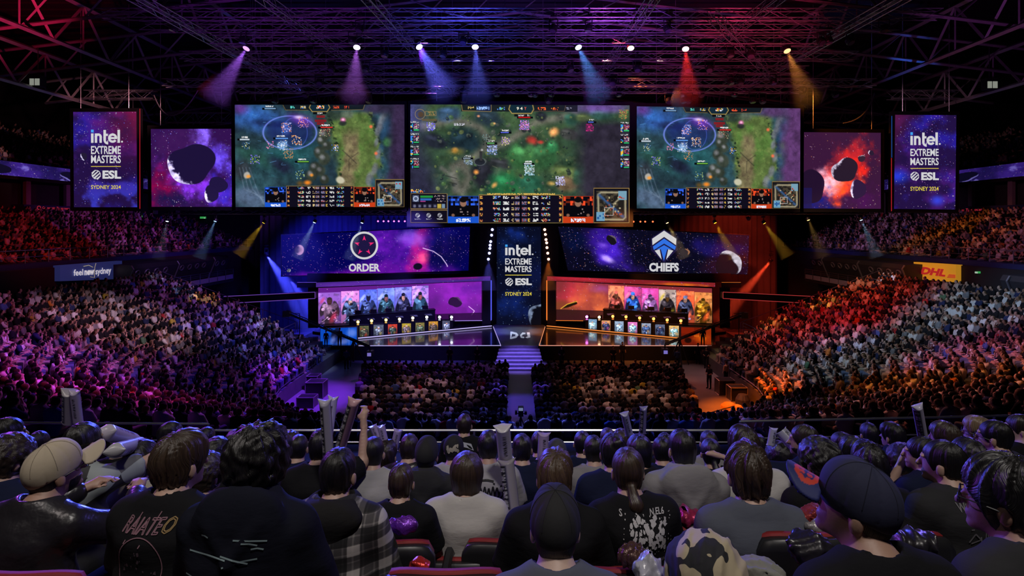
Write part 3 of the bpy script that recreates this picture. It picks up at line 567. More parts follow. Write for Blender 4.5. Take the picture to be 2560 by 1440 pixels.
# seating bowl: rows follow a horseshoe round the floor
ROW = .85; RISE = .306; Z1 = 1.0; NR = 19; YF = 49.5
def bowl_path(step, d):
    """seats of the row d metres out: (x, y, inward heading angle) along the left side, the corner and the end"""
    out = []
    n = int((YF - 38) / step)
    for i in range(n): out.append((-16 - d, YF - .25 - i * step, 0.0))
    L = (10 + d) * math.pi / 2; n = max(2, int(L / step))
    for i in range(n):
        a = (i + .5) / n * math.pi / 2
        out.append((-6 - (10 + d) * math.cos(a), 38 - (10 + d) * math.sin(a), a))
    n = int(6 / step)
    for i in range(n): out.append((-6 + (i + .5) * step, 28 - d, math.pi / 2))
    return out
def stand(name, sgn):
    b = MB()
    def line(d):
        pts = [(-16 - d, YF), (-16 - d, 38)] + [(-6 - (10 + d) * math.cos(a), 38 - (10 + d) * math.sin(a)) for a in np.linspace(0, math.pi / 2, 15)[1:]] + [(0, 28 - d)]
        return [(sgn * x, y) for x, y in pts]
    rows = [line(k * ROW - .35) for k in range(NR + 1)]
    V = []; Fc = []
    prof = [(0, 0.0)]
    for k in range(NR): prof += [(k, Z1 + k * RISE), (k + 1, Z1 + k * RISE)]
    for k, z in prof: V += [(x, y, z) for x, y in rows[k]]
    n = len(rows[0])
    for j in range(len(prof) - 1):
        for i in range(n - 1): Fc.append((j * n + i, j * n + i + 1, (j + 1) * n + i + 1, (j + 1) * n + i))
    b.add(V, Fc)
    return structure(b.build(name, M_conc))
stand('terrace_left', -1 * -1); stand('terrace_right', -1)
for o in ('terrace_left', 'terrace_right'): pass
ZT = Z1 + NR * RISE
for s, nm in ((-1, 'left'), (1, 'right')):
    # back of the lower bowl, fascia of the upper tier, upper terrace, suites, top terrace
    slab('wall_bowl_' + nm, (min(s * 34.1, s * 35.2), 20, 0), (max(s * 34.1, s * 35.2), 82, 8.75), M_wall)
    b = MB()
    for k in range(11): b.box((min(s * (36.2 + k * ROW), s * 46.4), 24, 8), (max(s * (36.2 + k * ROW), s * 46.4), 80, 8.6 + k * .36))
    structure(b.build('terrace_upper_' + nm, M_conc))
    slab('trim_fascia_' + nm, (min(s * 34.9, s * 36.2), 24, 8.3), (max(s * 34.9, s * 36.2), 80, 9.1), M_navy)
    b = MB(); b.box((min(s * 46.4, s * 58), 30, 8), (max(s * 46.4, s * 58), 80, 15.9))
    for k in range(10): b.box((min(s * (46.4 + k * .9), s * 58), 30, 15.9), (max(s * (46.4 + k * .9), s * 58), 80, 17.4 + k * .5))
    structure(b.build('terrace_top_' + nm, M_wall))
    slab('trim_ledge_' + nm, (min(s * 45.4, s * 46.4), 30, 16.0), (max(s * 45.4, s * 46.4), 80, 16.25), M_dark)
    b = MB()
    for k in range(9): b.box((min(s * 45.6, s * 45.9), 38 + k * 4.6, 13.3), (max(s * 45.6, s * 45.9), 38.5 + k * 4.6, 16.0))
    structure(b.build('trim_pillars_' + nm, mat('pillar_grey', (.22, .20, .22), .7, noise=.2)))
    # ribbon screen along the top tier
    t = thing('ribbon_screen', '%s violet starfield ribbon screen under the top tier' % ('long' if s < 0 else 'right-hand'), 'screen', (s * 45.4, 56, 16.3))
    t['label'] = 'long violet starfield ribbon screen on the %s top tier' % nm
    c = Cv(0, 0, 640, 34, 1.2, base=(.12, .08, .32), seed=40 + s)
    a = c.fb(14, 41); c.mix(sstep(.4, .7, a) * .8, (.28, .16, .62)); c.mix(sstep(.62, .75, c.fb(30, 43)) * .8, (.55, .5, .9)); c.stars(600, STC, .1)
    for k in range(5): c.rock(60 + k * 130, 20, 12, (.06, .05, .16), (.6, .55, .95), 2.4, 2.2, k + 2, .4)
    y0, y1 = 36.0, 78.0
    u = np.linspace(y0, y1, c.W)[None, :] + 0 * np.zeros((c.H, 1)); v = np.linspace(17.55, 16.3, c.H)[:, None] + 0 * u
    V = np.stack([np.full(u.size, s * 45.38), u.ravel(), v.ravel()], 1); i_ = np.arange(c.W * c.H).reshape(c.H, c.W)
    Fq = np.stack([i_[:-1, :-1], i_[1:, :-1], i_[1:, 1:], i_[:-1, 1:]], -1).reshape(-1, 4)
    link('display', new_mesh('ribbon', V - np.array(t.location), Fq, False, lin(c.done()).reshape(-1, 3)), screen_mat(.85 if s < 0 else .6), t)
    MB().box((min(s * 45.4, s * 45.8), y0, 16.25), (max(s * 45.4, s * 45.8), y1, 17.6)).build('casing', M_dark, t)

# ------------------------------------------------------------------ hanging screens
M_bez = mat('screen_bezel', (.008, .008, .010), .5, noise=.2)
PL = Plane(0, 48, 2560, 48)
def hang_screen(label, q, grow=9, bottom=0):
    c = PL.pt((q[0][0] + q[2][0]) / 2, q[2][1])
    t = thing('hanging_screen', label, 'screen', tuple(c))
    g = [(q[0][0], q[0][1]), (q[1][0], q[1][1]), (q[2][0], q[2][1] + bottom), (q[3][0], q[3][1] + bottom)]
    panel_box(PL, g, .35, t, 'casing', M_bez, grow)
    for f_ in (.12, .88):
        p = PL.pt(lerp(q[0][0], q[1][0], f_), q[0][1] - grow + 2, -.18); MB().tube([tuple(p), (p[0], p[1], 31.05)], .03, 4).build('suspension_cable', M_steel, t)
    return t
def arc_geo(pl, cx, cy_, r0, r1, a0, a1, off, n=20):
    a = np.radians(np.linspace(a0, a1, n)); V = np.concatenate([pl.pt(cx + np.cos(a) * r, cy_ - np.sin(a) * r, off) for r in (r0, r1)])
    return V, [(k, k + 1, n + k + 1, n + k) for k in range(n - 1)]
def put(name, geos, m, parent):
    b = MB()
    for V, Fc in geos: b.add(V, Fc)
    return b.build(name, m, parent)
def rectg(pl, x0, y0, x1, y1, off=.05): return px_poly(pl, [(x0, y0), (x1, y0), (x1, y1), (x0, y1)], off)
WHITE = rgbm('white_led', (.62, .62, .64), 1.0); YELL = rgbm('yellow_led', (.72, .58, .06), 1.0); CYAN = rgbm('sky_led', (.05, .35, .85), 1.0)
def event_letters(pl, t, x0, x1, iy, ey, my, ly, sy, dy, rc):
    """the event's stacked wordmark: name, two lines, rule, organiser's roundel and letters, place and year"""
    w_ = x1 - x0; fx = lambda u: x0 + w_ * (u - 335) / 372.0; fy = lambda v: iy[0] + (iy[1] - iy[0]) * (v - 370) / 160.0
    R = lambda a, b_, c, d: rectg(pl, fx(a), fy(b_), fx(c), fy(d))
    A = lambda cx, cy_, r0, r1, a0, a1: (lambda G: G)(arc_xy(pl, fx(cx), fy(cy_), r0 * w_ / 372, r1 * w_ / 372, r0 * (iy[1] - iy[0]) / 160, r1 * (iy[1] - iy[0]) / 160, a0, a1))
    g = [R(335, 415, 367, 530), R(382, 415, 412, 530), A(426, 458, 15, 44, 0, 180), R(441, 456, 470, 530), R(490, 372, 522, 496), R(490, 418, 546, 446), A(548, 494, 28, 57, 180, 272), R(546, 522, 549, 551) if 0 else R(540, 500, 548, 530),
         A(605, 472, 29, 58, 0, 325), R(560, 460, 660, 484), R(665, 370, 697, 530), A(722, 516, 0, 12, 0, 360)]
    n0 = len(g); g += [px_text('EXTREME', pl, x0, ey[0], x1, ey[1], .05, .02), px_text('MASTERS', pl, x0, my[0], x1, my[1], .05, .02), px_text('ESL', pl, x0 + w_ * .385, sy[0], x1 + w_ * .01, sy[1], .05, .045)]
    cx, cy_, r = rc
    for k in range(4):
        o = (k - 1.5) * r * .56; h = math.sqrt(max(0, r * r - o * o)) * .99; d = r * .17
        a = .72
        pts = []
        for uu, vv in ((-h, o - d), (h, o - d * .6), (h, o + d * .6), (-h, o + d * 1.4)):
            pts.append((cx + uu * math.cos(a) + vv * math.sin(a), cy_ - uu * math.sin(a) + vv * math.cos(a)))
        g.append(px_poly(pl, pts, .05))
    g.append(arc_xy(pl, cx, cy_, r * .86, r, r * .86, r, 0, 360))
    put('wordmark', g[:n0], WHITE, t); put('event_letters', g[n0:n0 + 2], WHITE, t); put('organiser_mark', g[n0 + 2:], WHITE, t)
    put('dot', [R(335, 368, 368, 402)], CYAN, t)
    put('rule', [rectg(pl, x0, ly - .7, x1, ly + .9)], YELL, t); put('date_letters', [px_text('SYDNEY 2024', pl, x0, dy[0], x1, dy[1], .05, .012)], YELL, t)
def arc_xy(pl, cx, cy_, a0x, a1x, a0y, a1y, t0, t1, n=24):
    a = np.radians(np.linspace(t0, t1, n)); V = np.concatenate([pl.pt(cx + np.cos(a) * rx, cy_ - np.sin(a) * ry, .05) for rx, ry in ((a0x, a0y), (a1x, a1y))])
    return V, [(k, k + 1, n + k + 1, n + k) for k in range(n - 1)]

q = [(183, 280), (341, 279), (343, 518), (185, 518)]
t = hang_screen('tall hanging banner screen on a red and violet starfield, leftmost of the overhead screens', q)
c = banner_img(3, 183, 280, 343, 518, True); c.rock(209, 391, 9, (.10, .08, .16), (.75, .72, .85), 2.6, 1.0, 4, .2)
led('display', PL, q, c.done(1.3), t); event_letters(PL, t, 227.5, 302, (324.5, 357), (365, 385), (388, 408), 416, (426, 447), (463, 472.5), (240.5, 436.5, 11.3))
put('red_edge', [rectg(PL, 349, 272, 350.2, 522)], rgbm('red_strip', (.8, .02, .04), .9), t)
q = [(2238, 287), (2391, 288), (2388, 524), (2235, 522)]
t = hang_screen('tall hanging banner screen on a blue starfield, rightmost of the overhead screens', q)
led('display', PL, q, banner_img(5, 2235, 287, 2391, 524, False).done(1.3), t); event_letters(PL, t, 2276, 2346.6, (331, 362.7), (372, 390), (394.5, 413), 421, (430.5, 450.5), (466.5, 477), (2287, 440.3, 10.6))
put('red_edge', [rectg(PL, 2228.3, 395, 2229.5, 528)], rgbm('red_strip', (.8, .02, .04), .9), t); put('blue_edge', [rectg(PL, 2229, 290, 2230.2, 394)], rgbm('blue_strip', (.01, .12, .6), .9), t)

q = [(377, 322.5), (578, 322), (580, 517), (379, 517)]
t = hang_screen('square hanging screen with a dark boulder on a purple nebula', q)
c = nebula(377, 322, 580, 517, (.14, .05, .22), [(505, 345, 30, 60, (.45, .33, .85), .95, .2), (545, 400, 45, 40, (.36, .26, .85), .9, .3), (500, 470, 110, 40, (.42, .16, .72), .95, .45), (395, 480, 60, 90, (.42, .02, .20), .75, 0), (440, 360, 80, 70, (.18, .07, .25), .8, .3), (560, 480, 50, 50, (.18, .12, .60), .8, 0), (430, 500, 60, 30, (.08, .06, .2), .9, .2)], 420, 9)
c.rock(478, 410, 53, (.08, .05, .16), (.82, .78, .95), 2.5, 1.08, 1, .40); c.rock(545, 462, 22, (.09, .06, .18), (.12, .08, .22), 2.5, 1, 6); c.rock(528, 485, 20, (.09, .06, .18), (.85, .8, .95), 2.6, 1, 3, .32)
led('display', PL, q, c.done(1.4), t)
q = [(2010, 330.5), (2202, 332), (2202, 522), (2009, 521)]
t = hang_screen('square hanging screen with cratered boulders on a red nebula', q)
c = nebula(2009, 330, 2202, 522, (.17, .07, .17), [(2110, 430, 105, 50, (.72, .12, .10), .98, -.65), (2100, 470, 60, 40, (.95, .28, .12), .9, -.5), (2070, 455, 40, 50, (.85, .62, .68), .85, -.4), (2125, 385, 60, 40, (.65, .12, .14), .8, -.8), (2160, 500, 70, 50, (.22, .06, .25), .7, 0), (2030, 510, 70, 50, (.07, .08, .35), .9, 0)], 230, 15, stc=[(1, .8, .8), (.9, .7, 1), (1, .6, .5)])
c.rock(2022, 470, 42, (.10, .05, .13), (.12, .06, .15), 0, 1, 2); c.rect(2009, 470, 2030, 522, (.09, .07, .24), .8); c.rock(2112, 425, 30, (.12, .08, .13), (.85, .82, .90), 3.6, 1.12, 8, .30); c.rock(2145, 473, 22, (.14, .08, .18), (.8, .76, .86), 3.3, 1, 3, .22); c.rock(2154, 395, 9, (.15, .10, .15), (.6, .55, .6), 4.6, 1, 1, .3); c.rock(2178, 381, 7, (.12, .08, .15), (.8, .75, .85), 3.4, 1, 5, .4)
led('display', PL, q, c.done(1.35), t)

q = [(587, 262), (1011, 261.5), (1011, 517.5), (589, 517.5)]
t = hang_screen('wide hanging game screen with a glowing dome, left of the centre screen', q)
led('display', PL, q, game_img(587, 262, 1011, 517.5, 570, 240, 4.8, 0, (.12, .08, .17), 5), t)
q = [(1592, 266), (2001, 271), (2000, 521.5), (1592, 521)]
t = hang_screen('wide hanging game screen with a glowing dome, right of the centre screen', q)
led('display', PL, q, game_img(587, 262, 1011, 517.5, 570, 240, 4.8, 0, (.22, .11, .27), 6), t)
q = [(1026, 261), (1574, 263.5), (1574, 558), (1026, 558)]
t = hang_screen('largest hanging game screen in the centre with a forest arena', q, 9)
led('display', PL, q, centre_img(), t)
sx = lambda u: 1010 + u / 4.2356; sy = lambda v: 240 + v / 4.2353
put('score_digits', [px_text('9 4', PL, sx(1193), sy(116), sx(1256), sy(148), .06, .03)], rgbm('pale_gold_led', (.8, .75, .6), 1), t)
put('score_letter', [px_text('Y', PL, sx(1274), sy(116), sx(1296), sy(148), .06, .03)], rgbm('red_led', (.75, .10, .06), 1), t)

# centre column screen at the back of the stage
PC = Plane(0, 59.5, 2560, 59.5)
q = [(1242, 562), (1352.5, 562), (1352.5, 812), (1242, 812)]
t = thing('column_screen', 'tall centre stage screen with the stacked white event wordmark', 'screen', tuple(PC.pt(1297, 812)))
panel_box(PC, q, .4, t, 'casing', M_bez, 1)
c = nebula(1242, 562, 1352.5, 812, (.03, .05, .14), [(1300, 590, 40, 25, (.07, .17, .5), .8, .4), (1262, 620, 30, 50, (.05, .12, .32), .8, .2), (1280, 760, 50, 40, (.06, .14, .42), .85, -.2), (1340, 690, 40, 60, (.05, .09, .28), .7, 0)], 330, 33, stc=[(.5, .65, 1), (.35, .5, .9), (.8, .9, 1)])
c.rock(1358, 790, 36, (.03, .04, .08), (.55, .62, .75), 3.6, 1, 7, .35)
led('display', PC, q, c.done(), t, .95)
event_letters(PC, t, 1263, 1329, (611.7, 638), (646, 661.4), (665, 680.3), 687.6, (695.5, 713), (730, 739.3), (1272.9, 704.5, 9.6))

# ------------------------------------------------------------------ stage
M_gloss = mat('gloss_stage_deck', (.012, .012, .016), .07, coat=.6)
M_set = mat('stage_set_black', (.010, .010, .012), .6, noise=.3)
def gp(px, Y, z): return ((px - CX) * Y / F, Y, z)
DZ = 1.3
for s, nm in ((-1, 'left'), (1, 'right')):
    b = MB()
    pts = [(s * 17.6, 49.2), (s * 1.62, 49.2), (s * 2.75, 58.6), (s * 2.75, 61), (s * 20.5, 61), (s * 20.5, 53)]
    if s > 0: pts = pts[::-1]
    n = len(pts); b.add([(x, y, z) for z in (.0, DZ) for x, y in pts], [tuple(range(n, 2 * n)), tuple(range(n))[::-1]] + [(i, (i + 1) % n, n + (i + 1) % n, n + i) for i in range(n)])
    structure(b.build('stage_floor_' + nm, M_gloss))
    b = MB(); b.box((min(s * 1.7, s * 17.5), 49.1, 0), (max(s * 1.7, s * 17.5), 49.19, DZ - .06)); structure(b.build('stage_wall_' + nm, M_blk))
    # raised wing where the desks stand
    b = MB(); pts = [(s * 15.0, 52.0), (s * 2.95, 58.3), (s * 2.95, 60.4), (s * 20.3, 60.4), (s * 20.3, 55)]
    n = len(pts); b.add([(x, y, z) for z in (DZ, DZ + .16) for x, y in pts], [tuple(range(n, 2 * n)), tuple(range(n))] + [(i, (i + 1) % n, n + (i + 1) % n, n + i) for i in range(n)])
    structure(b.build('stage_floor_riser_' + nm, M_gloss))
    b = MB(); pts = [(s * 19.0, 54.3), (s * 9.0, 56.0), (s * 8.2, 60.2), (s * 20.2, 60.2)]
    n = len(pts); b.add([(x, y, z) for z in (DZ + .16, 2.1) for x, y in pts], [tuple(range(n, 2 * n)), tuple(range(n))] + [(i, (i + 1) % n, n + (i + 1) % n, n + i) for i in range(n)])
    structure(b.build('stage_floor_upper_' + nm, M_set))
# lit edges of the stage
def strip(label, pts, col, es, r=.03, cat='light strip', nm='light_strip'):
    return tag(MB().tube(pts, r, 5).build(nm, rgbm('strip_%.2f_%.2f_%.2f_%.1f' % (*col, es), col, es)), label, cat)
strip('pale violet light strip along the front edge of the left stage', [(-14.1, 49.15, 1.29), (-1.62, 49.15, 1.31)], (.55, .5, 1), .9)
strip('pale violet light strip along the raised step of the left stage', [(-14.95, 51.9, 1.40), (-2.85, 58.2, 1.42)], (.6, .52, 1), 1.0, .045)
strip('violet light strip on the inner slanting edge of the left stage', [(-1.62, 49.15, 1.31), (-2.7, 58.3, 1.33)], (.55, .45, 1), .8)
strip('pink white light strip along the front edge of the right stage', [(1.8, 49.15, 1.31), (16.9, 49.15, 1.29)], (1, .42, .32), .85)
strip('orange light strip along the raised step of the right stage', [(2.85, 58.2, 1.42), (14.95, 51.9, 1.40)], (1, .28, .05), 1.0, .045)
strip('orange light strip on the inner slanting edge of the right stage', [(1.75, 49.15, 1.31), (2.7, 58.3, 1.33)], (1, .35, .16), .9)
# centre landing with the pool of light and stairs
slab('stage_floor_centre', (-2.75, 49.6, 0), (2.75, 60.5, DZ - .02), mat('centre_landing', (.20, .21, .25), .3, noise=.3, nscale=1.2))
PCM = mat('projected_emblem', (.9, .9, .95), .6, emit=(.5, .6, .75), es=.45)  # projected light put in as flat emissive shapes
b = MB()
for pts in ([(1276, 829), (1280, 829), (1279, 847), (1275, 847)], [(1280, 829), (1292, 832), (1296, 838), (1291, 844), (1279, 847), (1280, 842), (1288, 840), (1289, 836), (1280, 834)], [(1300, 838), (1306, 831), (1314, 832), (1313, 835), (1307, 836), (1304, 841), (1311, 842), (1310, 845), (1302, 844)], [(1317, 831), (1324, 831), (1326, 843), (1318, 845), (1313, 843), (1319, 841)]):
    b.add([((x - CX) * (EYE - DZ) / (y - CY), F * (EYE - DZ) / (y - CY), DZ) for x, y in pts], [tuple(range(len(pts)))])
tag(b.build('projected_emblem', PCM), 'glowing white emblem on the centre stage landing', 'emblem')
t = thing('stage_stairs', 'wide violet lit stairs from the floor up to centre stage', 'stairs', (0, 45.6, 0))
for k in range(7):
    z = DZ * (k + .9) / 7; y = 45.5 + k * .58; hw = lerp(2.05, 1.72, k / 6) if k < 6 else 1.66
    b = MB(); b.box((-hw, y, 0), (hw, y + .64, z))
    for j in (-.62, 0, .62): b.box((j - .02, y - .005, 0), (j + .02, y + .64, z + .004))
    b.build('step', mat('stair_tread', (.34, .33, .42), .3, noise=.35, nscale=3), t)

# wings: lower poster wall, header strip, upper team screen
LW = Plane(796, 55.5, 1204, 59.0); RW = Plane(1390, 59.0, 1780, 55.5)
LU = Plane(704, 56.0, 1171, 59.3); RU = Plane(1423, 59.3, 1873, 56.0)
# left team screen
q = [(704, 588), (1175, 566), (1171, 676.5), (704, 690)]
t = thing('team_screen', 'wide upper team screen with white ring emblem on a blue and magenta nebula', 'screen', tuple(LU.pt(937, 690)))
panel_box(LU, q, .3, t, 'casing', M_bez, 2)
c = nebula(704, 566, 1175, 690, (.01, .01, .27), [(1010, 620, 120, 60, (.36, .08, .62), .95, .2), (960, 680, 190, 30, (.35, .06, .55), .9, 0), (1050, 625, 30, 90, (.80, .10, .48), .85, .15), (1075, 590, 60, 40, (.12, .08, .50), .8, 0), (1030, 595, 40, 25, (.55, .35, .85), .7, .2), (840, 690, 120, 16, (.38, .04, .55), .8, 0), (780, 620, 90, 50, (.02, .03, .30), .7, 0), (1055, 650, 22, 18, (1, .35, .55), .7, 0), (1130, 630, 60, 60, (.03, .03, .22), .9, 0)], 900, 52, stc=[(.8, .7, 1), (.6, .4, 1), (1, .6, 1), (.4, .4, 1)])
c.ell(749, 613, 11.5, 16, (.62, .46, .62), 1, .12); c.ell(742, 611, 9, 15, (.10, .06, .26), .9, .5); c.ell(750, 612, 6, 9, (.42, .30, .45), .7, .8, 0, .9, 5); c.rock(722, 674, 5, (.3, .3, .3), (.8, .8, .8), .3, 1, 2, .1)
c.line([(1059, 622), (1085, 632), (1105, 648), (1118, 668), (1122, 676)], 1.2, (.85, .75, .9), .9); c.ell(1047, 674, 12, 10, (.06, .04, .12), 1, .2)
led('display', LU, q, c.done(1.2), t, 1.0)
put('ring_emblem', [px_ring(LU, 910.5, 613.7, 29.6, 34.8, 48, .08)], WHITE, t)
put('emblem_disc', [px_ring(LU, 910.5, 613.7, 0.5, 29.6, 40, .06)], rgbm('deep_violet_led', (.012, .008, .05), 1), t)
g = []
for k in range(5):
    a = math.radians(-90 + 72 * k); ca, sa = math.cos(a), math.sin(a)
    f_ = lambda r, w_: (910.5 + ca * r - sa * w_, 614.5 + sa * r + ca * w_)
    g += [px_poly(LU, [f_(26, 0), f_(13, 4.2), f_(16, 0)], .1), px_poly(LU, [f_(26, 0), f_(16, 0), f_(13, -4.2)], .1)]
put('star_points', g, rgbm('pink_red_led', (.85, .02, .16), 1), t)
put('team_name', [px_text('ORDER', LU, 872, 659, 950, 679, .08, .035)], WHITE, t)
# right team screen
q = [(1395, 566), (1873, 588), (1869, 686), (1420, 676)]
t = thing('team_screen', 'wide upper team screen with white and blue shield emblem among planets', 'screen', tuple(RU.pt(1640, 690)))
panel_box(RU, q, .3, t, 'casing', M_bez, 2)
c = nebula(1395, 566, 1873, 690, (.03, .03, .10), [(1520, 640, 75, 60, (.26, .12, .72), .95, .5), (1500, 590, 50, 40, (.20, .08, .55), .9, 0), (1505, 655, 22, 12, (.85, .75, 1), .6, .4), (1500, 615, 20, 14, (.7, .5, 1), .6, 0), (1430, 600, 40, 40, (.02, .05, .18), .8, 0), (1800, 610, 90, 30, (.10, .07, .35), .8, .1), (1640, 640, 60, 60, (.03, .03, .09), .8, 0), (1790, 670, 60, 30, (.16, .06, .12), .5, 0), (1860, 640, 20, 40, (.25, .06, .05), .6, 0)], 950, 57, stc=[(.5, .5, 1), (.6, .5, 1), (.9, .85, 1), (1, .6, .5)])
c.rock(1525, 598, 13.5, (.07, .06, .09), (.42, .38, .42), -.8, 1, 4, .1); c.rock(1709, 628, 13, (.10, .08, .14), (.65, .45, .3), -.4, .9, 7, .2); c.rock(1822, 660, 38, (.05, .05, .08), (.85, .83, .88), -.6, 1, 9, .0)
led('display', RU, q, c.done(1.2), t, 1.0)
cq = lambda pts: [(1220 + x / 3.6, 540 + y / 3.6) for x, y in pts]
put('shield_white', [px_poly(RU, cq(p), .09) for p in ([(1585, 132), (1695, 205), (1692, 262), (1585, 188)], [(1585, 132), (1585, 188), (1480, 262), (1477, 205)], [(1500, 312), (1545, 300), (1563, 392)], [(1668, 312), (1603, 392), (1622, 300)])], WHITE, t)
put('shield_blue', [px_poly(RU, cq(p), .09) for p in ([(1585, 203), (1692, 275), (1682, 306), (1585, 248)], [(1585, 203), (1585, 248), (1492, 306), (1484, 275)], [(1585, 262), (1655, 302), (1612, 300), (1583, 405), (1556, 300), (1515, 302)])], rgbm('royal_blue_led', (.03, .16, .75), 1), t)
put('shield_backing', [px_poly(RU, cq([(1585, 120), (1706, 200), (1700, 310), (1583, 420), (1468, 310), (1466, 200)]), .06)], rgbm('deep_violet_led', (.012, .008, .05), 1), t)
put('team_name', [px_text('CHIEFS', RU, 1623, 657, 1697, 679, .08, .045)], WHITE, t)
# poster walls
q = [(796, 720), (1204, 703.5), (1204, 800), (796, 811)]
t = thing('poster_screen', 'lower left stage screen with six armoured figure posters on a purple nebula', 'screen', tuple(LW.pt(1000, 806)))
panel_box(LW, q, .3, t, 'casing', M_bez, 2)
c = nebula(796, 703, 1204, 811, (.30, .09, .42), [(1150, 740, 90, 60, (.48, .12, .62), .9, .2), (1100, 790, 80, 30, (.36, .08, .46), .8, 0), (1180, 720, 60, 30, (.28, .08, .48), .8, 0)], 260, 61)
c.rock(1138, 758, 15, (.14, .06, .20), (.35, .25, .4), -.8, 1.1, 5, .3); c.line([(1172, 772), (1186, 785), (1180, 795)], .8, (.85, .7, .9)); c.rect(1072, 790, 1204, 811, (.12, .03, .16), .8)
dy = lambda x: 720 - 16.5 * (x - 796) / 408
for (a, b_, bg, bd, sk, ac, hd) in [(796, 852, (.48, .30, .66), (.36, .26, .36), (.25, .15, .16), (.70, .18, .30), .22), (853, 898, (.74, .45, .75), (.20, .26, .42), (.75, .6, .6), (.35, .45, .85), .28), (899, 943, (.28, .34, .80), (.14, .18, .36), (.10, .10, .2), (.75, .78, .95), .18), (944, 987, (.36, .42, .85), (.12, .22, .30), (.5, .3, .35), (.7, .7, .85), .24), (988, 1029, (.40, .40, .84), (.13, .13, .26), (.72, .52, .52), (.3, .3, .5), .24), (1030, 1071, (.60, .42, .84), (.14, .24, .36), (.55, .3, .35), (.8, .75, .9), .24)]:
    warrior(c, a, dy(a) - 2, b_, 811, bg, bd, int(a), sk, ac, hd + .05)
led('display', LW, q, c.done(1.22), t, 1.15)
q = [(1390, 703.5), (1780, 721), (1780, 808), (1390, 800)]
t = thing('poster_screen', 'lower right stage screen with six armoured figure posters on an orange nebula', 'screen', tuple(RW.pt(1590, 806)))
panel_box(RW, q, .3, t, 'casing', M_bez, 2)
c = nebula(1390, 703, 1780, 811, (.42, .14, .16), [(1430, 740, 50, 40, (.66, .16, .22), .9, .2), (1490, 760, 60, 50, (.72, .34, .20), .9, .3), (1410, 780, 40, 30, (.40, .22, .10), .8, 0), (1500, 720, 40, 20, (.55, .25, .5), .7, 0)], 260, 63, stc=[(1, .8, .7), (1, .6, .8), (.9, .7, 1)])
c.poly([(1402, 779), (1420, 765), (1440, 756), (1444, 764), (1420, 775)], (.10, .06, .03)); c.line([(1402, 779), (1418, 766), (1442, 757)], .9, (.85, .65, .2)); c.rect(1390, 781, 1521, 811, (.10, .04, .06), .75)
dy = lambda x: 703.5 + 17 * (x - 1390) / 390
for (a, b_, bg, bd, sk, ac, hd) in [(1521, 1560, (.88, .45, .32), (.42, .16, .14), (.35, .2, .14), (.3, .15, .15), .22), (1561, 1603, (.66, .22, .45), (.08, .22, .50), (.7, .5, .4), (.75, .55, .6), .22), (1604, 1646, (.72, .22, .52), (.52, .34, .58), (.2, .1, .2), (.85, .65, .85), .25), (1647, 1690, (.55, .48, .46), (.12, .10, .12), (.3, .2, .1), (.75, .65, .10), .22), (1691, 1735, (.86, .34, .20), (.18, .20, .30), (.6, .45, .38), (.9, .4, .3), .22), (1736, 1780, (.72, .42, .22), (.48, .30, .05), (.5, .35, .1), (.85, .3, .15), .26)]:
    warrior(c, a, dy(a) - 2, b_, 811, bg, bd, int(a), sk, ac, hd + .05)
led('display', RW, q, c.done(1.22), t, 1.15)
# header strips and portal frames
for (pl, q, base, lab, cols) in [(LW, [(790, 706.5), (1226, 690.5), (1226, 701.5), (790, 718)], (.22, .12, .42), 'left', [(900, 710, 200, 20, (.30, .14, .52), .9, 0), (1150, 695, 90, 14, (.40, .08, .40), .8, 0)]), (RW, [(1368, 690.5), (1788, 707), (1788, 717.5), (1368, 701.5)], (.42, .10, .12), 'right', [(1450, 700, 120, 16, (.6, .12, .18), .9, 0), (1700, 712, 90, 14, (.72, .36, .08), .9, 0)])]:
    t = thing('header_screen', 'narrow starfield header strip above the %s poster wall' % ('purple' if lab == 'left' else 'orange'), 'screen', tuple(pl.pt((q[0][0] + q[2][0]) / 2, 712, .55)))
    panel_box(pl, q, .5, t, 'casing', M_set, 1.2, .5)
    c = nebula(min(q[0][0], q[3][0]), 690, q[1][0], 719, base, cols, 90, 71)
    led('display', pl, q, c.done(1.25), t, 1.0, .52)
M_portal = M_set
for s, lab, pl in ((-1, 'left', LW), (1, 'right', RW)):
    x = lambda v: v if s < 0 else 2 * 1297.5 - v
    b = MB()
    def bx(x0, y0, x1, y1, off, th):
        fr = [pl.pt(x(a), b2, off) for a, b2 in ((x0, y1), (x1, y1), (x1, y0), (x0, y0))]; bk = [p - np.array([pl.n[0], pl.n[1], 0]) * th for p in fr]
        b.hexa([fr[0], fr[1], bk[1], bk[0], fr[3], fr[2], bk[2], bk[3]])
    bx(1206, 703, 1227, 828, .5, .5); bx(742, 708, 790, 719, .5, .5); bx(768, 684, 1190, 705, -.1, .5); bx(770, 719, 795, 820, .3, .4)
    tag(b.build('stage_portal', M_portal), 'black portal frame around the %s poster wall' % ('purple' if s < 0 else 'orange'), 'stage frame')
    col = (.10, .12, 1) if s < 0 else (1, .22, .03)
    strip('%s vertical light strip beside the centre column, inner edge of its portal' % ('blue' if s < 0 else 'orange'), [pl.pt(x(1228), 701, .62), pl.pt(x(1228), 800, .62)], col, 1.0, .06)
    strip('%s light strip along the foot of the %s nebula wall' % (('violet', 'purple') if s < 0 else ('orange', 'red')), [pl.pt(x(1137), 802, .3), pl.pt(x(1228), 801, .3)], col if s > 0 else (.45, .3, 1), .8, .035)
    strip('%s outline strip on top of the outer portal arm' % ('violet' if s < 0 else 'orange'), [pl.pt(x(743), 706, .55), pl.pt(x(791), 706, .55)], (.25, .12, 1) if s < 0 else (1, .25, .03), .35, .03)
    # dark pillar beside the centre column
    tag(MB().box((min(s * 2.45, s * 4.2), 59.9, DZ), (max(s * 2.45, s * 4.2), 60.5, 12.6)).build('stage_pillar', M_set), 'dark stage pillar to the %s of the tall centre screen' % lab, 'pillar')
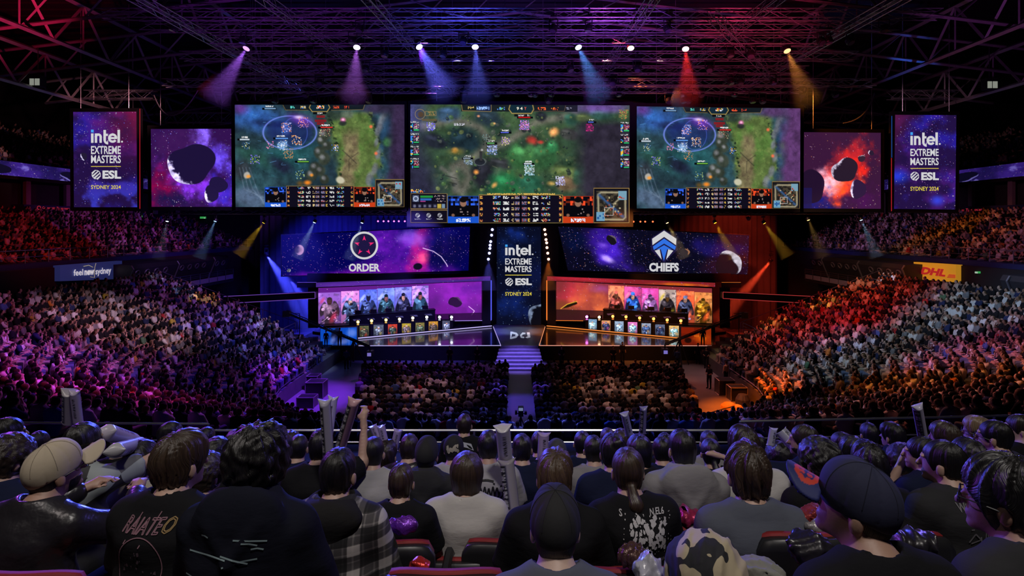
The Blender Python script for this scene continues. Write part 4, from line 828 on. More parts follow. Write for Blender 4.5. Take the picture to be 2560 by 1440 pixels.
# long low outlined arms reaching out to the stands
for s in (-1, 1):
    t = thing('outlined_beam', 'long dark beam with %s edges reaching from the stage to the stand' % ('violet' if s < 0 else 'red'), 'beam', (s * 25, 56, 4.5))
    def pp(px, py, Y): return P(px if s < 0 else 2 * 1297.5 - px, py, Y)
    A = [pp(560, 741, 54), pp(788, 730, 54), pp(788, 746, 54), pp(560, 759, 54)]
    bk = [(p[0], p[1] + .6, p[2]) for p in A]
    MB().hexa([A[3], A[2], bk[2], bk[3], A[0], A[1], bk[1], bk[0]]).build('beam', M_set, t)
    cm = rgbm('beam_edge_%d' % s, (.28, .10, .75) if s < 0 else (.75, .06, .06), .55)
    for k, (p, q2) in enumerate(((A[0], A[1]), (A[1], A[2]), (A[3], A[2]))): MB().tube([(v[0], v[1] - .05, v[2]) for v in (p, q2)], .028, 5).build('edge_glow', cm, t)  # glowing tubes put in for the coloured light on the beam edges

# drapes behind the set
def drape(name, label, x0, x1, Y, z0, z1, m):
    n = 120; V = []; 
    for z in (z0, z1):
        for i in range(n + 1): V.append((lerp(x0, x1, i / n), Y + .22 * math.sin(i * 1.9) + .1 * math.sin(i * .7), z))
    m_ = n + 1
    return tag(link(name, new_mesh(name, V, [(i, i + 1, m_ + i + 1, m_ + i) for i in range(n)], True), m), label, 'curtain')
M_dr = mat('stage_drape', (.085, .085, .09), .9, noise=.25, nscale=1)
drape('stage_drape', 'tall black drape lit deep blue behind the left team screen', -29.6, -3.4, 64, 0, 13.0, M_dr)
drape('stage_drape', 'tall black drape lit dull red behind the right team screen', 3.4, 29.6, 64, 0, 13.0, M_dr)
drape('stage_drape', 'black drape far behind the blue drape', -34, -4, 72, 0, 12, M_blk)
drape('stage_drape', 'black drape far behind the red drape', 4, 34, 72, 0, 12, M_blk)

# desks, podiums
def podium_row(s, pans, lamps, pl, cols, bgs, bodies, lampcol):
    side = 'left' if s < 0 else 'right'; ords = ['first', 'second', 'third', 'fourth', 'fifth', 'sixth', 'seventh', 'eighth']
    for k, (x0, y0, x1, y1) in enumerate(pans):
        t = thing('podium', '%s podium from the outer end of the %s stage, player portrait on its front' % (ords[k if s < 0 else 6 - k], side), 'podium', tuple(pl.pt((x0 + x1) / 2, y1 + 3)), group='portrait podiums on the %s stage' % side)
        q = [(x0, y0), (x1, y0 - .6 * -s), (x1, y1 - 1.2 * -s), (x0, y1)]
        panel_box(pl, [(x0 - 2, y0 - 3), (x1 + 2, y0 - 3), (x1 + 2, y1 + 4), (x0 - 2, y1 + 4)], .5, t, 'body', M_set)
        c = Cv(x0, y0, x1, y1, 2.0, base=bgs[k % len(bgs)], seed=80 + k); warrior(c, x0, y0, x1, y1, bgs[k % len(bgs)], bodies[k % len(bodies)], 90 + k, (.6, .42, .34), bgs[(k + 2) % len(bgs)], .28)
        led('portrait', pl, q, c.done(1.5), t, 1.3)
    for k, (lx, ly) in enumerate(lamps):
        t = thing('lamp_post', '%s lamp topped post from the outer end of the %s podium row' % (ords[k if s < 0 else 7 - k], side), 'lamp', tuple(pl.pt(lx, ly + 42, .15)), group='lamp topped posts on the %s stage' % side)
        panel_box(pl, [(lx - 3.4, ly + 4), (lx + 3.4, ly + 4), (lx + 3.4, ly + 44), (lx - 3.4, ly + 44)], .35, t, 'post', M_set, 0, .15)
        panel_box(pl, [(lx - 3.8, ly - 5), (lx + 3.8, ly - 5), (lx + 3.8, ly + 4), (lx - 3.8, ly + 4)], .4, t, 'hood', M_plastic, 0, .1)
        lc = lampcol(k)
        r = MB(); p = pl.pt(lx, ly, .22); r.lathe([(.01, .06), (.10, .05), (.14, 0), (.13, -.02)], 12, p, Matrix.Rotation(math.radians(90), 3, 'X'))
        r.build('lamp', rgbm('podium_lamp_%s%d' % (side, k), lc, 5.0), t)
        panel_box(pl, [(lx - 2.6, ly + 5), (lx + 2.6, ly + 5), (lx + 2.6, ly + 8), (lx - 2.6, ly + 8)], .06, t, 'lens', rgbm('podium_glow_%s%d' % (side, k), lc, .8), 0, .2)
PLP = Plane(896, 52.6, 1234, 59.0); PRP = Plane(1362, 59.0, 1703, 52.6)
podium_row(-1, [(899, 815, 922, 844), (934, 812, 959, 841), (970, 811, 993, 838), (1005, 809, 1027, 835), (1039, 807, 1061, 833), (1072, 804, 1095, 830), (1106, 802, 1127, 826)],
    [(895, 805), (929, 802), (965, 800), (999, 798), (1032, 795), (1067, 793), (1099, 793), (1129, 793)], PLP, None,
    [(.20, .20, .10), (.16, .18, .22), (.50, .12, .06), (.42, .36, .06), (.30, .26, .10), (.50, .34, .08), (.10, .10, .12)], [(.16, .17, .14), (.26, .28, .36), (.12, .16, .16), (.26, .22, .26), (.22, .26, .22), (.20, .16, .16), (.34, .36, .50)],
    lambda k: (1, .62, .15) if k < 3 else ((1, .75, .5) if k < 5 else (.75, .75, 1)))
podium_row(1, [(1470, 798, 1492, 823), (1504, 801, 1526, 825), (1537, 803, 1559, 829), (1570, 805, 1593, 831), (1604, 808, 1627, 833), (1638, 811, 1662, 836), (1673, 814, 1697, 838)],
    [(1467, 792), (1498, 793), (1532, 791), (1565, 792), (1599, 795), (1634, 797), (1668, 800), (1702, 802)], PRP, None,
    [(.20, .30, .40), (.55, .36, .20), (.32, .36, .42), (.55, .20, .42), (.35, .37, .42), (.22, .24, .30), (.55, .38, .14)], [(.50, .68, .78), (.10, .12, .22), (.40, .50, .62), (.42, .56, .74), (.14, .20, .34), (.08, .10, .18), (.40, .56, .60)],
    lambda k: (1, .2, .9) if k == 0 else ((1, .55, .3) if k == 1 else (1, .30, .05)))
def desk(s, a, b_, label):
    pl = Plane(a[0], 54.4 if s < 0 else 57.0, b_[0], 57.0 if s < 0 else 54.4)
    t = thing('player_desk', label, 'desk', tuple(pl.pt((a[0] + b_[0]) / 2, (a[2] + b_[2]) / 2)))
    panel_box(pl, [(a[0], a[1]), (b_[0], b_[1]), (b_[0], b_[2]), (a[0], a[2])], .9, t, 'counter', M_set)
    panel_box(pl, [(a[0] - 1, a[1] - 1.5), (b_[0] + 1, b_[1] - 1.5), (b_[0] + 1, b_[1] + .5), (a[0] - 1, a[1] + .5)], 1.0, t, 'desk_top', M_plastic, 0, .05)
    for k in range(6):
        u = (k + .5) / 6; px = lerp(a[0], b_[0], u); py = lerp(a[1], b_[1], u) + 9
        V, Fc = px_poly(pl, [(px - 9, py), (px + 8, py - 1), (px + 11, py + 3), (px - 6, py + 4)], .06)
        MB().add(V, Fc).build('fascia_light', rgbm('desk_glow%d' % s, (.10, .09, .30) if s < 0 else (.18, .06, .10), .6), t)
    return pl
DL = desk(-1, (873, 791, 820), (1088, 775, 800), 'long black player desk on the left stage'); DR = desk(1, (1508, 774, 798), (1720, 786, 812), 'long black player desk on the right stage')
# low side screens at the outer front of the stage
PS = Plane(0, 49.6, 2560, 49.6)
q = [(801, 822), (892, 818), (892, 866), (801, 868)]
t = thing('side_screen', 'bright blue side screen at the outer corner of the left stage', 'screen', tuple(PS.pt(846, 868)))
panel_box(PS, q, .3, t, 'casing', M_bez, .8)
c = Cv(801, 818, 892, 868, 1.5, base=(.05, .30, .78), seed=4); c.ell(846, 848, 26, 22, (.10, .16, .42), .9, .6, .3, .6, 2); c.ell(880, 832, 16, 14, (.40, .55, .95), .9, .8); c.ell(838, 832, 10, 16, (.06, .07, .2), .9, .4, .5, .7, 3); c.ell(858, 855, 20, 9, (.5, .6, .95), .6, .8, -.2); c.rect(872, 818, 873, 868, (.45, .6, .95)); c.ell(832, 850, 8, 14, (.55, .62, .95), .6, .8, .4, .6, 4)
led('display', PS, q, c.done(), t, .9)
q = [(1703, 818), (1778, 820), (1778, 864), (1703, 862)]
t = thing('side_screen', 'burnt orange side screen at the outer corner of the right stage', 'screen', tuple(PS.pt(1740, 864)))
panel_box(PS, q, .3, t, 'casing', M_bez, .8)
c = Cv(1703, 818, 1778, 864, 1.5, base=(.45, .10, .03), seed=4); c.ell(1755, 845, 26, 16, (.85, .34, .05), .9, .8, 0, .5, 2); c.rect(1703, 818, 1735, 834, (.55, .12, .03), .8); c.rect(1735, 838, 1765, 842, (.85, .4, .1), .8); c.ell(1720, 852, 10, 8, (.10, .03, .02), .9, .4); c.rect(1766, 818, 1778, 864, (.65, .20, .05), .7)
led('display', PS, q, c.done(), t, .9)
# ------------------------------------------------------------------ signs and fittings round the bowl
def side_sign(label, s, ya, yb, z0, z1, m, nm='banner_sign'):
    t = thing(nm, label, 'sign', (s * 34.0, (ya + yb) / 2, z0))
    MB().box((min(s * 33.9, s * 34.08), ya, z0), (max(s * 33.9, s * 34.08), yb, z1)).build('board', m, t)
    return t
def side_pt(s, px, py, X):
    Y = abs(X) * F / abs(px - CX); return (X, Y, EYE - (py - CY) * Y / F)
def side_text(s, txt, x0, y0, x1, y1, X, bold=.02):
    V, Fc = text_geo(txt, bold)
    return [side_pt(s, x0 + v[0] * (x1 - x0), (y1 + v[1] * (y0 - y1)) if not callable(y0) else y1, X) for v in V], Fc
def side_quad(name, label, s, q, X, m, th=.5, cat='sign'):
    p = [side_pt(s, x, y, X) for x, y in q]
    c = [sum(v[i] for v in p) / 4 for i in range(3)]
    t = thing(name, label, cat, (c[0], c[1], min(v[2] for v in p)))
    bk = [(v[0] + s * th, v[1], v[2]) for v in p]
    MB().hexa([p[3], p[2], bk[2], bk[3], p[0], p[1], bk[1], bk[0]]).build('board', m, t)
    return t
def slope_text(s, txt, x0, x1, ytop0, ybot0, ytop1, ybot1, X, bold=.02):
    V, Fc = text_geo(txt, bold); out = []
    for u, v in V:
        a = lerp(ytop0, ytop1, u); b_ = lerp(ybot0, ybot1, u); out.append(side_pt(s, lerp(x0, x1, u), lerp(b_, a, v), X))
    return out, Fc
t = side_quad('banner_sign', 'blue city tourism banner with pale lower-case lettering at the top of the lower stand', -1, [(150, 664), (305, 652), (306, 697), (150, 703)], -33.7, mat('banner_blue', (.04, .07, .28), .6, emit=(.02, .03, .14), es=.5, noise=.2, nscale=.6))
put('lettering', [slope_text(-1, 'feel', 184, 208, 674, 690, 672, 688, -33.62), slope_text(-1, 'new', 211, 236, 676, 688.5, 674, 687, -33.62, .05), slope_text(-1, 'sydney', 239, 278, 671, 691, 667, 688, -33.62)], rgbm('banner_white', (.75, .68, .75), .75), t)
b = MB(); b.tube([side_pt(-1, x, y, -33.6) for x, y in ((209, 666), (222, 663), (232, 668))], .025, 4); b.tube([side_pt(-1, x, y, -33.6) for x, y in ((240, 658), (237, 668), (236, 694), (226, 692))], .022, 4)
b.build('drawn_star', rgbm('banner_gold', (.55, .45, .30), .6), t)
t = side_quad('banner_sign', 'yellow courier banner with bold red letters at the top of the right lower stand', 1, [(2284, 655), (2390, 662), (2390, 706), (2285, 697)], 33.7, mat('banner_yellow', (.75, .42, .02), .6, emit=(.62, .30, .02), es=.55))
def skew(s, txt, x0, x1, a, b_, c_, d, X, sk):
    V, Fc = text_geo(txt, .06); out = []
    for u, v in V: out.append(side_pt(s, lerp(x0, x1, u) + sk * v, lerp(lerp(b_, d, u), lerp(a, c_, u), v), X))
    return out, Fc
RB = rgbm('banner_red', (.55, .02, .02), .7)
put('lettering', [skew(1, 'DHL', 2300, 2362, 667, 685, 674, 692, 33.6, 7)], RB, t)
b = MB()
for k in range(3):
    b.tube([side_pt(1, 2286, 680 + k * 3, 33.6), side_pt(1, 2299 - k, 681 + k * 3, 33.6)], .03, 4); b.tube([side_pt(1, 2372 - k * 2, 687 + k * 3, 33.6), side_pt(1, 2388, 688 + k * 3, 33.6)], .03, 4)
b.build('speed_lines', RB, t)
for s in (-1, 1):
    x = (lambda v: v) if s < 0 else (lambda v: 2595 - v)
    t = side_quad('frieze_sign', 'dim red lettered frieze sign above the upper stand on the %s' % ('left' if s < 0 else 'right'), s, [(x(60), 511), (x(182), 516), (x(182), 529), (x(60), 526)] if s < 0 else [(x(182), 516), (x(20), 511), (x(20), 526), (x(182), 529)], s * 45.2, mat('frieze_navy', (.02, .03, .12), .6), 1.25)
    tx = [slope_text(-1, 'Community Tyrepower', 106, 174, 516, 524, 518, 527, -45.1, .02)] if s < 0 else [slope_text(1, 'your Tyrepower', 2395, 2455, 522, 531, 520, 529, 45.1, .02)]
    if s < 0: a = np.linspace(0, 2 * np.pi, 16, endpoint=False); tx.append(([side_pt(-1, 97.5 + math.cos(v) * r, 519.5 + math.sin(v) * r, -45.1) for r in (3.4, 5.2) for v in a], [(k, (k + 1) % 16, 16 + (k + 1) % 16, 16 + k) for k in range(16)]))
    put('lettering', tx, rgbm('frieze_red', (.42, .02, .04), .8), t)
# exit signs
for (px, py, s, X) in [(146, 535, -1, -46.2), (358, 541, -1, -46.2), (510, 544, -1, -46.2), (322, 660, -1, -34.4), (2204, 546, 1, 46.2), (2443, 681, 1, 34.0), (2057, 644, 1, 34.4)]:
    t = side_quad('exit_sign', 'small green exit sign %s' % {146: 'below the red frieze on the left', 358: 'behind the left upper stand, under the boulder screen', 510: 'farthest along the left upper stand', 322: 'beside the tourism banner', 2204: 'behind the right upper stand', 2443: 'on the lit doorway right of the courier banner', 2057: 'at the far end of the right-hand boxes'}[px], s, [(px - 5, py - 2.5), (px + 5, py - 2.5), (px + 5, py + 2.5), (px - 5, py + 2.5)] if s < 0 else [(px - 5, py - 2.5), (px + 5, py - 2.5), (px + 5, py + 2.5), (px - 5, py + 2.5)], X, rgbm('exit_green', (.05, .5, .12), .6), .3)
    p = t.location
    MB().box((p[0] - s * .1, p[1] - .12, p[2] + .02), (p[0] - s * .06, p[1] + .10, p[2] + .14)).build('running_figure', rgbm('exit_white', (.6, .7, .6), .6), t)
# rails of the upper tiers: each run of rail is one thing with its posts
def rail(name, label, pts, h, bars, post_step, m=M_rail, r=.03, group=None, cat='railing'):
    c = pts[len(pts) // 2]; t = thing(name, label, cat, c, group=group)
    b = MB()
    for f in bars: b.tube([(p[0], p[1], p[2] + h * f) for p in pts], r if f >= 1 else r * .6, 5)
    b.build('bars', m, t)
    acc = 0; out = [pts[0]]
    for p, q2 in zip(pts[:-1], pts[1:]):
        L = (Vector(q2) - Vector(p)).length; n = max(1, int(round(L / post_step)))
        out += [tuple(Vector(p).lerp(Vector(q2), (i + 1) / n)) for i in range(n)]
    for p in out[:90]: MB().tube([p, (p[0], p[1], p[2] + h)], r * .9, 5).build('post', m, t)
    return t
for s, sd in ((-1, 'left'), (1, 'right')):
    rail('balcony_rail', 'steel rail along the front of the %s upper stand' % sd, [(s * 35.3, y, 9.1) for y in (28, 44, 60, 77)], .95, (1, .5), 2.0)
# corporate boxes under the fascia: a dark leaning shell with a row of port-holes, and their terrace rail
for s, ya, yb, lab in ((-1, 46.5, 62, 'dark row of hospitality boxes with round port-holes beside the tourism banner'), (1, 46.8, 62, 'dark row of hospitality boxes with round port-holes beside the courier banner'), (1, 30.5, 37.4, 'dark hospitality box with port-holes at the right edge of the picture')):
    t = thing('hospitality_box', lab, 'box', (s * 33.2, (ya + yb) / 2, 6))
    b = MB()
    pr = [(34.085, 5.6), (33.1, 5.6), (32.1, 8.2), (32.3, 8.55), (34.085, 8.6)]
    n = len(pr); V = [(s * x, y, z) for y in (ya, yb) for x, z in pr]
    b.add(V, [tuple(range(n)), tuple(range(n, 2 * n))] + [(i, (i + 1) % n, n + (i + 1) % n, n + i) for i in range(n)])
    b.build('shell', mat('box_shell', (.05, .045, .055), .5, noise=.2), t)
    ny = int((yb - ya) / 1.25)
    for k in range(ny):
        if k % 5 == 4: continue
        y = ya + .7 + k * 1.25; b = MB(); pts = []
        for i in range(17):
            a = i / 16 * 2 * math.pi; u = math.cos(a) * .28; v = math.sin(a) * .24
            pts.append((s * (32.1 + (8.2 - (7.8 + v)) * .385 - .05), y + u, 7.8 + v))
        b.tube(pts, .055, 5, False); b.build('porthole', mat('porthole_ring', (.40, .36, .42), .35, .6, noise=.1), t)
    for k in range(int((yb - ya) / 6.25) + 1):
        y = ya + k * 6.25; MB().tube([(s * 33.0, y, 5.7), (s * 32.0, y, 8.2), (s * 32.2, y, 8.5)], .07, 5).build('rib', mat('box_rib', (.30, .28, .34), .4, .5, noise=.1), t)
for s, sd in ((-1, 'left'), (1, 'right')):
    t = thing('box_terrace', 'railed terrace in front of the hospitality boxes on the %s' % sd, 'terrace', (s * 31.6, 53, 6.3))
    MB().box((min(s * 30.6, s * 33), 47.5, 5.9), (max(s * 30.6, s * 33), 60, 6.15)).build('deck', M_dark, t)
    for k in range(8): MB().box((min(s * 30.6, s * 30.66), 47.6 + k * 1.55, 6.2), (max(s * 30.6, s * 30.66), 49.0 + k * 1.55, 6.65)).build('panel', mat('terrace_panel', (.42, .36, .50), .5, noise=.2), t)
    b = MB()
    for z in (6.85, 7.0, 7.2): b.tube([(s * 30.62, 47.5, z), (s * 30.62, 60, z)], .025, 5)
    for k in range(9): b.tube([(s * 30.62, 47.5 + k * 1.56, 6.1), (s * 30.62, 47.5 + k * 1.56, 7.2)], .025, 5)
    b.build('rails', M_rail, t)
# floor barriers round the arena floor
arc = [(-6 - 9.75 * math.cos(a), 38 - 9.75 * math.sin(a)) for a in np.linspace(0, 1.12, 9)]
for s, sd in ((-1, 'left'), (1, 'right')):
    pts = [(s * -x, y, 0.0) for x, y in [(-15.9, 45.2)] + [(-15.75, 42.0)] + arc] if s > 0 else [(x, y, 0.0) for x, y in [(-15.9, 45.2), (-15.75, 42.0)] + arc]
    rail('floor_barrier', 'curved barred barrier between the arena floor and the %s lower stand' % sd, pts, 1.15, (1, .82, .64, .46, .28), 1.6, r=.035)
    pts = [(s * 20, 46.7, 2.3), (s * 22.8, 52.5, 1.1), (s * 21.8, 54.5, 1.0), (s * 17, 46.0, 1.0)][:2]
    rail('stand_rail', 'sloping purple lit rail down the stage end of the %s lower stand' % sd, [(s * 33.2, 50.0, 7.3), (s * 26, 50.0, 4.6), (s * 19.8, 50.0, 2.3)], .9, (1,), 4.0, mat('dull_rail', (.35, .3, .45), .4, .6), r=.03)
    rail('stand_rail', 'curling rail at the stage corner of the %s lower stand' % sd, [(s * 20.0, 50.0, 2.2), (s * 20.4, 48.6, 2.0), (s * 20.3, 47.2, 1.7), (s * 18.6, 46.4, 1.2), (s * 16.3, 45.6, .9)], .95, (1, .7, .4), 1.8)
rail('stair_rail', 'short black stair rail at the near right corner of the floor', [(10.9, 32.3, 0), (12.9, 33.6, 0)], 1.0, (1, .5), 1.0, M_dark)
# balcony front rail in front of the near seats
rail('balcony_rail', 'shiny rail across the middle of the near balcony front', [(-3.75, 6.85, 8.4), (2.65, 6.85, 8.4)], .90, (1, .84), 1.6, r=.016)
rail('balcony_rail', 'shiny rail on the left part of the near balcony front', [(-9.5, 6.95, 8.45), (-3.8, 6.85, 8.45)], .93, (1, .78), 1.45, r=.015)
rail('balcony_rail', 'shiny rail on the right part of the near balcony front', [(2.7, 6.85, 8.45), (9.0, 6.95, 8.55)], .96, (1, .78), 1.6, r=.015)
MB_ = MB()
for k in range(8):
    y0 = 1.35 + .72 * k; z = 9.50 - .185 * k
    MB_.box((-12, y0, 6.0), (12, y0 + .72, z))
structure(MB_.build('floor_balcony', M_conc))
slab('trim_balcony_front', (-12, 7.1, 6.5), (12, 7.2, 8.5), M_navy)

# ------------------------------------------------------------------ roof steel and lighting rig
def truss_mb(a, b_, w_=.5, h=.5, r=.03, seg=1.0, diag=True):
    a = Vector(a); b_ = Vector(b_); d = b_ - a; L = d.length; d.normalize()
    u = d.cross(Vector((0, 0, 1))).normalized(); v = Vector((0, 0, 1))
    m = MB(); n = max(2, int(L / seg)); C = []
    for i, j in ((-1, 0), (1, 0), (1, 1), (-1, 1)):
        o = u * (i * w_ / 2) + v * (j * h); m.tube([a + o, b_ + o], r, 4); C.append(o)
    for k in range(n):
        p = a + d * (L * k / n); q = a + d * (L * (k + 1) / n)
        for i in range(4):
            c0, c1 = C[i], C[(i + 1) % 4]
            if k % 2: c0, c1 = c1, c0
            m.tube([p + c0, q + c1], r * .6, 3, False)
            if not diag: m.tube([p + c0, p + c1], r * .6, 3, False)
    return m
def truss(label, a, b_, w_=.5, h=.5, r=.03, seg=1.0, m=None, nm='lighting_truss', group=None):
    o = truss_mb(a, b_, w_, h, r, seg).build(nm, m or M_steel, None, False, tuple(a)); return tag(o, label, 'truss', group)
def ty(py, Z): return F * (Z - EYE) / (CY - py)
rig = [(47, 24.6, 26, 'highest cross truss of the lighting rig, nearest the camera'), (78, 24.2, 24, 'second cross truss of the lighting rig, behind the nearest one'), (112, 23.6, 20, 'cross truss of the lighting rig carrying the bright coloured spotlights'), (150, 23.6, 24, 'cross truss of the rig just behind the bright spotlights'), (185, 23.4, 22, 'dim cross truss in the middle depth of the rig'), (216, 22.8, 28, 'cross truss above the hanging screens with a dotted purple glint'), (232, 22.2, 22, 'lowest cross truss of the rig directly above the hanging screens')]
for py, Z, hw, lab in rig:
    Y = ty(py, Z); truss(lab, (-hw, Y, Z), (hw, Y, Z), .55, .55, .035, 1.1)
for i, (xa, ya, xb, yb, z, lab) in enumerate([(-8.5, 30, -6.2, 54, 24.2, 'slanting rig truss left of centre running towards the stage'), (7.5, 30, 6.6, 54, 24.2, 'slanting rig truss right of centre running towards the stage'), (-15, 28, -12, 54, 24.5, 'rig truss running towards the stage above the magenta spotlight'), (15, 28, 13, 54, 24.5, 'rig truss running towards the stage above the red spotlight'), (-21, 28, -20, 52, 24.0, 'outer rig truss on the left running towards the stage'), (21, 28, 20, 52, 24.0, 'outer rig truss on the right running towards the stage'), (11, 32, 21, 46, 23.6, 'diagonal rig truss splaying out to the right')]):
    truss(lab, (xa, ya, z), (xb, yb, z), .5, .5, .03, 1.1)
M_roof = mat('roof_steel', (.30, .27, .28), .5, .4, noise=.3, nscale=2)
def roof_beam(label, X, z0, h, ya=22, yb=78, X2=None):
    """deep roof girder running the length of the hall: two chords and big zigzag braces"""
    X2 = X if X2 is None else X2; m = MB(); n = 11
    P0 = lambda u: Vector((lerp(X, X2, u), lerp(ya, yb, u), z0)); up = Vector((0, 0, h))
    m.tube([P0(0), P0(1)], .16, 4); m.tube([P0(0) + up, P0(1) + up], .18, 4)
    for k in range(n):
        a, c = P0(k / n), P0((k + 1) / n); mid = P0((k + .5) / n)
        m.tube([a, mid + up], .11, 4); m.tube([mid + up, c], .11, 4); m.tube([mid, mid + up], .07, 4)
    return tag(m.build('roof_girder', M_roof, None, False, (X, ya, z0)), label, 'girder')
for s, sd in ((-1, 'left'), (1, 'right')):
    roof_beam('deep zigzag roof girder over the %s stand, the outer one' % sd, s * 38, 22.6, 3.0)
    roof_beam('deep zigzag roof girder over the %s stand, the middle one' % sd, s * 31, 24.2, 3.2)
    roof_beam('deep zigzag roof girder on the %s side nearest the rig' % sd, s * 24, 26.2, 3.0)
for k in range(6):
    z = 27.4; y = 28 + k * 8
    m = MB(); m.tube([(-44, y, z - 4.2), (0, y, z + 1.2), (44, y, z - 4.2)], .13, 4); m.tube([(-44, y, z - 2.2), (0, y, z + 3), (44, y, z - 2.2)], .13, 4)
    for j in range(22): m.tube([(-44 + j * 4, y, z - 4.2 + 5.4 * (1 - abs(-44 + j * 4) / 44)), (-42 + j * 4, y, z - 2.2 + 5.2 * (1 - abs(-42 + j * 4) / 44))], .07, 3)
    tag(m.build('roof_truss', M_roof, None, False, (0, y, z)), 'pitched roof truss spanning the hall, %s from the camera' % ['first', 'second', 'third', 'fourth', 'fifth', 'sixth'][k], 'truss')
for s, sd in ((-1, 'left'), (1, 'right')):
    truss('short ladder truss hanging above the %s banner screen' % sd, (s * 37.5 if s < 0 else 32, 48.5, 22.8), (s * 31.5 if s < 0 else 38, 48.5, 22.8), .6, .7, .04, .8)
    truss('dark truss under the %s overhead screens carrying small spotlights' % sd, (s * 31, 49.2, 12.85), (s * 9.6, 49.2, 12.85), .5, .4, .03, 1.0)
    truss('pale truss behind the %s square screen' % sd, (s * 33, 52, 21.4), (s * 24, 52, 21.4), .5, .9, .035, 1.0)
# a cat's cradle of cables between rig and roof
for i in range(26):
    x = rnd.uniform(-24, 24); y = rnd.uniform(34, 52); z = 23 + rnd.uniform(0, 1)
    tag(MB().tube([(x, y, z), (x + rnd.uniform(-.2, .2), y, 31.05)], .02, 3).build('hanging_wire', M_steel, None, False, (x, y, z)), 'thin steel wire holding the lighting rig', 'wire', 'wires holding the rig')
def hang_cable(label, pts, m):
    P_ = [Vector(p) for p in pts]; out = []
    for i in range(25):
        u = i / 24; a = P_[0] * (1 - u) ** 2 + P_[1] * 2 * u * (1 - u) + P_[2] * u * u; out.append(a)
    tag(MB().tube(out, .05, 5).build('hanging_cable', m, None, False, tuple(pts[1])), label, 'cable')
hang_cable('drooping cable loop above the square boulder screen on the left', [P(385, 238, 48), P(425, 345, 48), P(495, 226, 48)], M_steel)
hang_cable('drooping cable above the red nebula screen on the right', [P(2186, 232, 48), P(2170, 300, 48), P(2108, 308, 48)], M_steel)
hang_cable('slack cable across the top of the picture, left', [P(1010, -10, 36), P(1080, 30, 36), P(1180, 44, 36)], M_steel)
hang_cable('slack cable across the top of the picture, right', [P(1560, -10, 36), P(1500, 32, 36), P(1420, 44, 36)], M_steel)

# moving-head spotlights
HAZE = []
def fixture(px, py, Y, label, aim, col=None, es=12, watt=0, deg=20, L=7, group=None, sc=1.0, dens=.05, lens=.17):
    p = Vector(P(px, py, Y)); d = (Vector(aim) - p).normalized()
    t = thing('stage_spotlight', label, 'spotlight', tuple(p), group=group)
    R = d.to_track_quat('Z', 'Y').to_matrix()
    b = MB(); b.lathe([(.10 * sc, -.34 * sc), (.20 * sc, -.28 * sc), (.22 * sc, -.06 * sc), (.19 * sc, 0)], 12, tuple(p), R); b.build('head', M_plastic, t)
    u = R @ Vector((1, 0, 0)); top = p - d * .2 * sc + Vector((0, 0, .55 * sc)); b = MB(); c0 = p - d * .18 * sc
    b.tube([c0 + u * .24 * sc, c0 + u * .26 * sc + Vector((0, 0, .42 * sc)), c0 - u * .26 * sc + Vector((0, 0, .42 * sc)), c0 - u * .24 * sc], .035 * sc, 4)
    b.box((top.x - .16 * sc, top.y - .14 * sc, top.z - .10 * sc), (top.x + .16 * sc, top.y + .14 * sc, top.z + .06 * sc)); b.tube([top, top + Vector((0, 0, .3))], .03, 4); b.tube([top + Vector((0, -.5, .3)), top + Vector((0, .5, .3))], .03, 4); b.build('yoke', M_dark, t)
    if col:
        lm = mat('lens_lit', (.02, .02, .02), .3, emit=(1, 1, 1)) if 0 else rgbm('lens_%.2f_%.2f_%.2f_%.0f' % (*col, es), col, es)
        b = MB(); b.lathe([(.02, .012)] + [(lens * sc, .010), (lens * sc, -.005)], 14, tuple(p + d * .02), R); b.build('lens', lm, t)
        if watt:
            spot('beam_lamp', tuple(p + d * .06), tuple(p + d * 5), col, watt * 1.7, deg, .7, .06)
            HAZE.append((p + d * .05, d, math.radians(deg / 2), L, dens))
    else:
        b = MB(); b.lathe([(.02, .012), (lens * sc, .010), (lens * sc, -.005)], 12, tuple(p + d * .02), R); b.build('lens', mat('lens_unlit', (.10, .10, .14), .12, noise=.1), t)
    return t
YL = ty(112, 23.6)
for px, py, ax, c, es, wt, dg, lab in [(616, 121, -60, (.42, .12, 1), 5, 4200, 26, 'violet spotlight'), (892, 118, -6, (.55, .16, 1), 30, 3000, 26, 'bright magenta violet spotlight'), (1048, 117, 55, (.12, .14, 1), 40, 7000, 30, 'brilliant white-blue spotlight with the broad blue beam'), (1188, 117, 8, (.12, .16, 1), 30, 3200, 26, 'blue spotlight above the centre screen'), (1446, 118, 42, (.10, .32, 1), 34, 4200, 26, 'sky blue spotlight'), (1577, 120, 10, (1, .85, .65), 6, 0, 24, 'faint warm white spotlight'), (1714, 122, 6, (1, .03, .02), 30, 4200, 26, 'red spotlight'), (1968, 127, 40, (1, .35, .05), 9, 2600, 26, 'amber spotlight')]:
    p = P(px, py, YL); q2 = P(px + ax, py + 95, YL - 1.5)
    wc = tuple(min(1, v * .6 + .4) for v in c) if es > 20 else tuple(min(1, v * .8 + .15) for v in c)
    t = fixture(px, py, YL, lab + ' in the upper row', (q2[0], q2[1], q2[2]), c, 9, wt, dg, 4.3, None, 1.15, .045, .19)
    for ch in t.children:
        if ch.name.startswith('lens'): ch.data.materials[0] = rgbm('lens_hot_%d' % px, wc, 6 if es > 20 else 2.2)
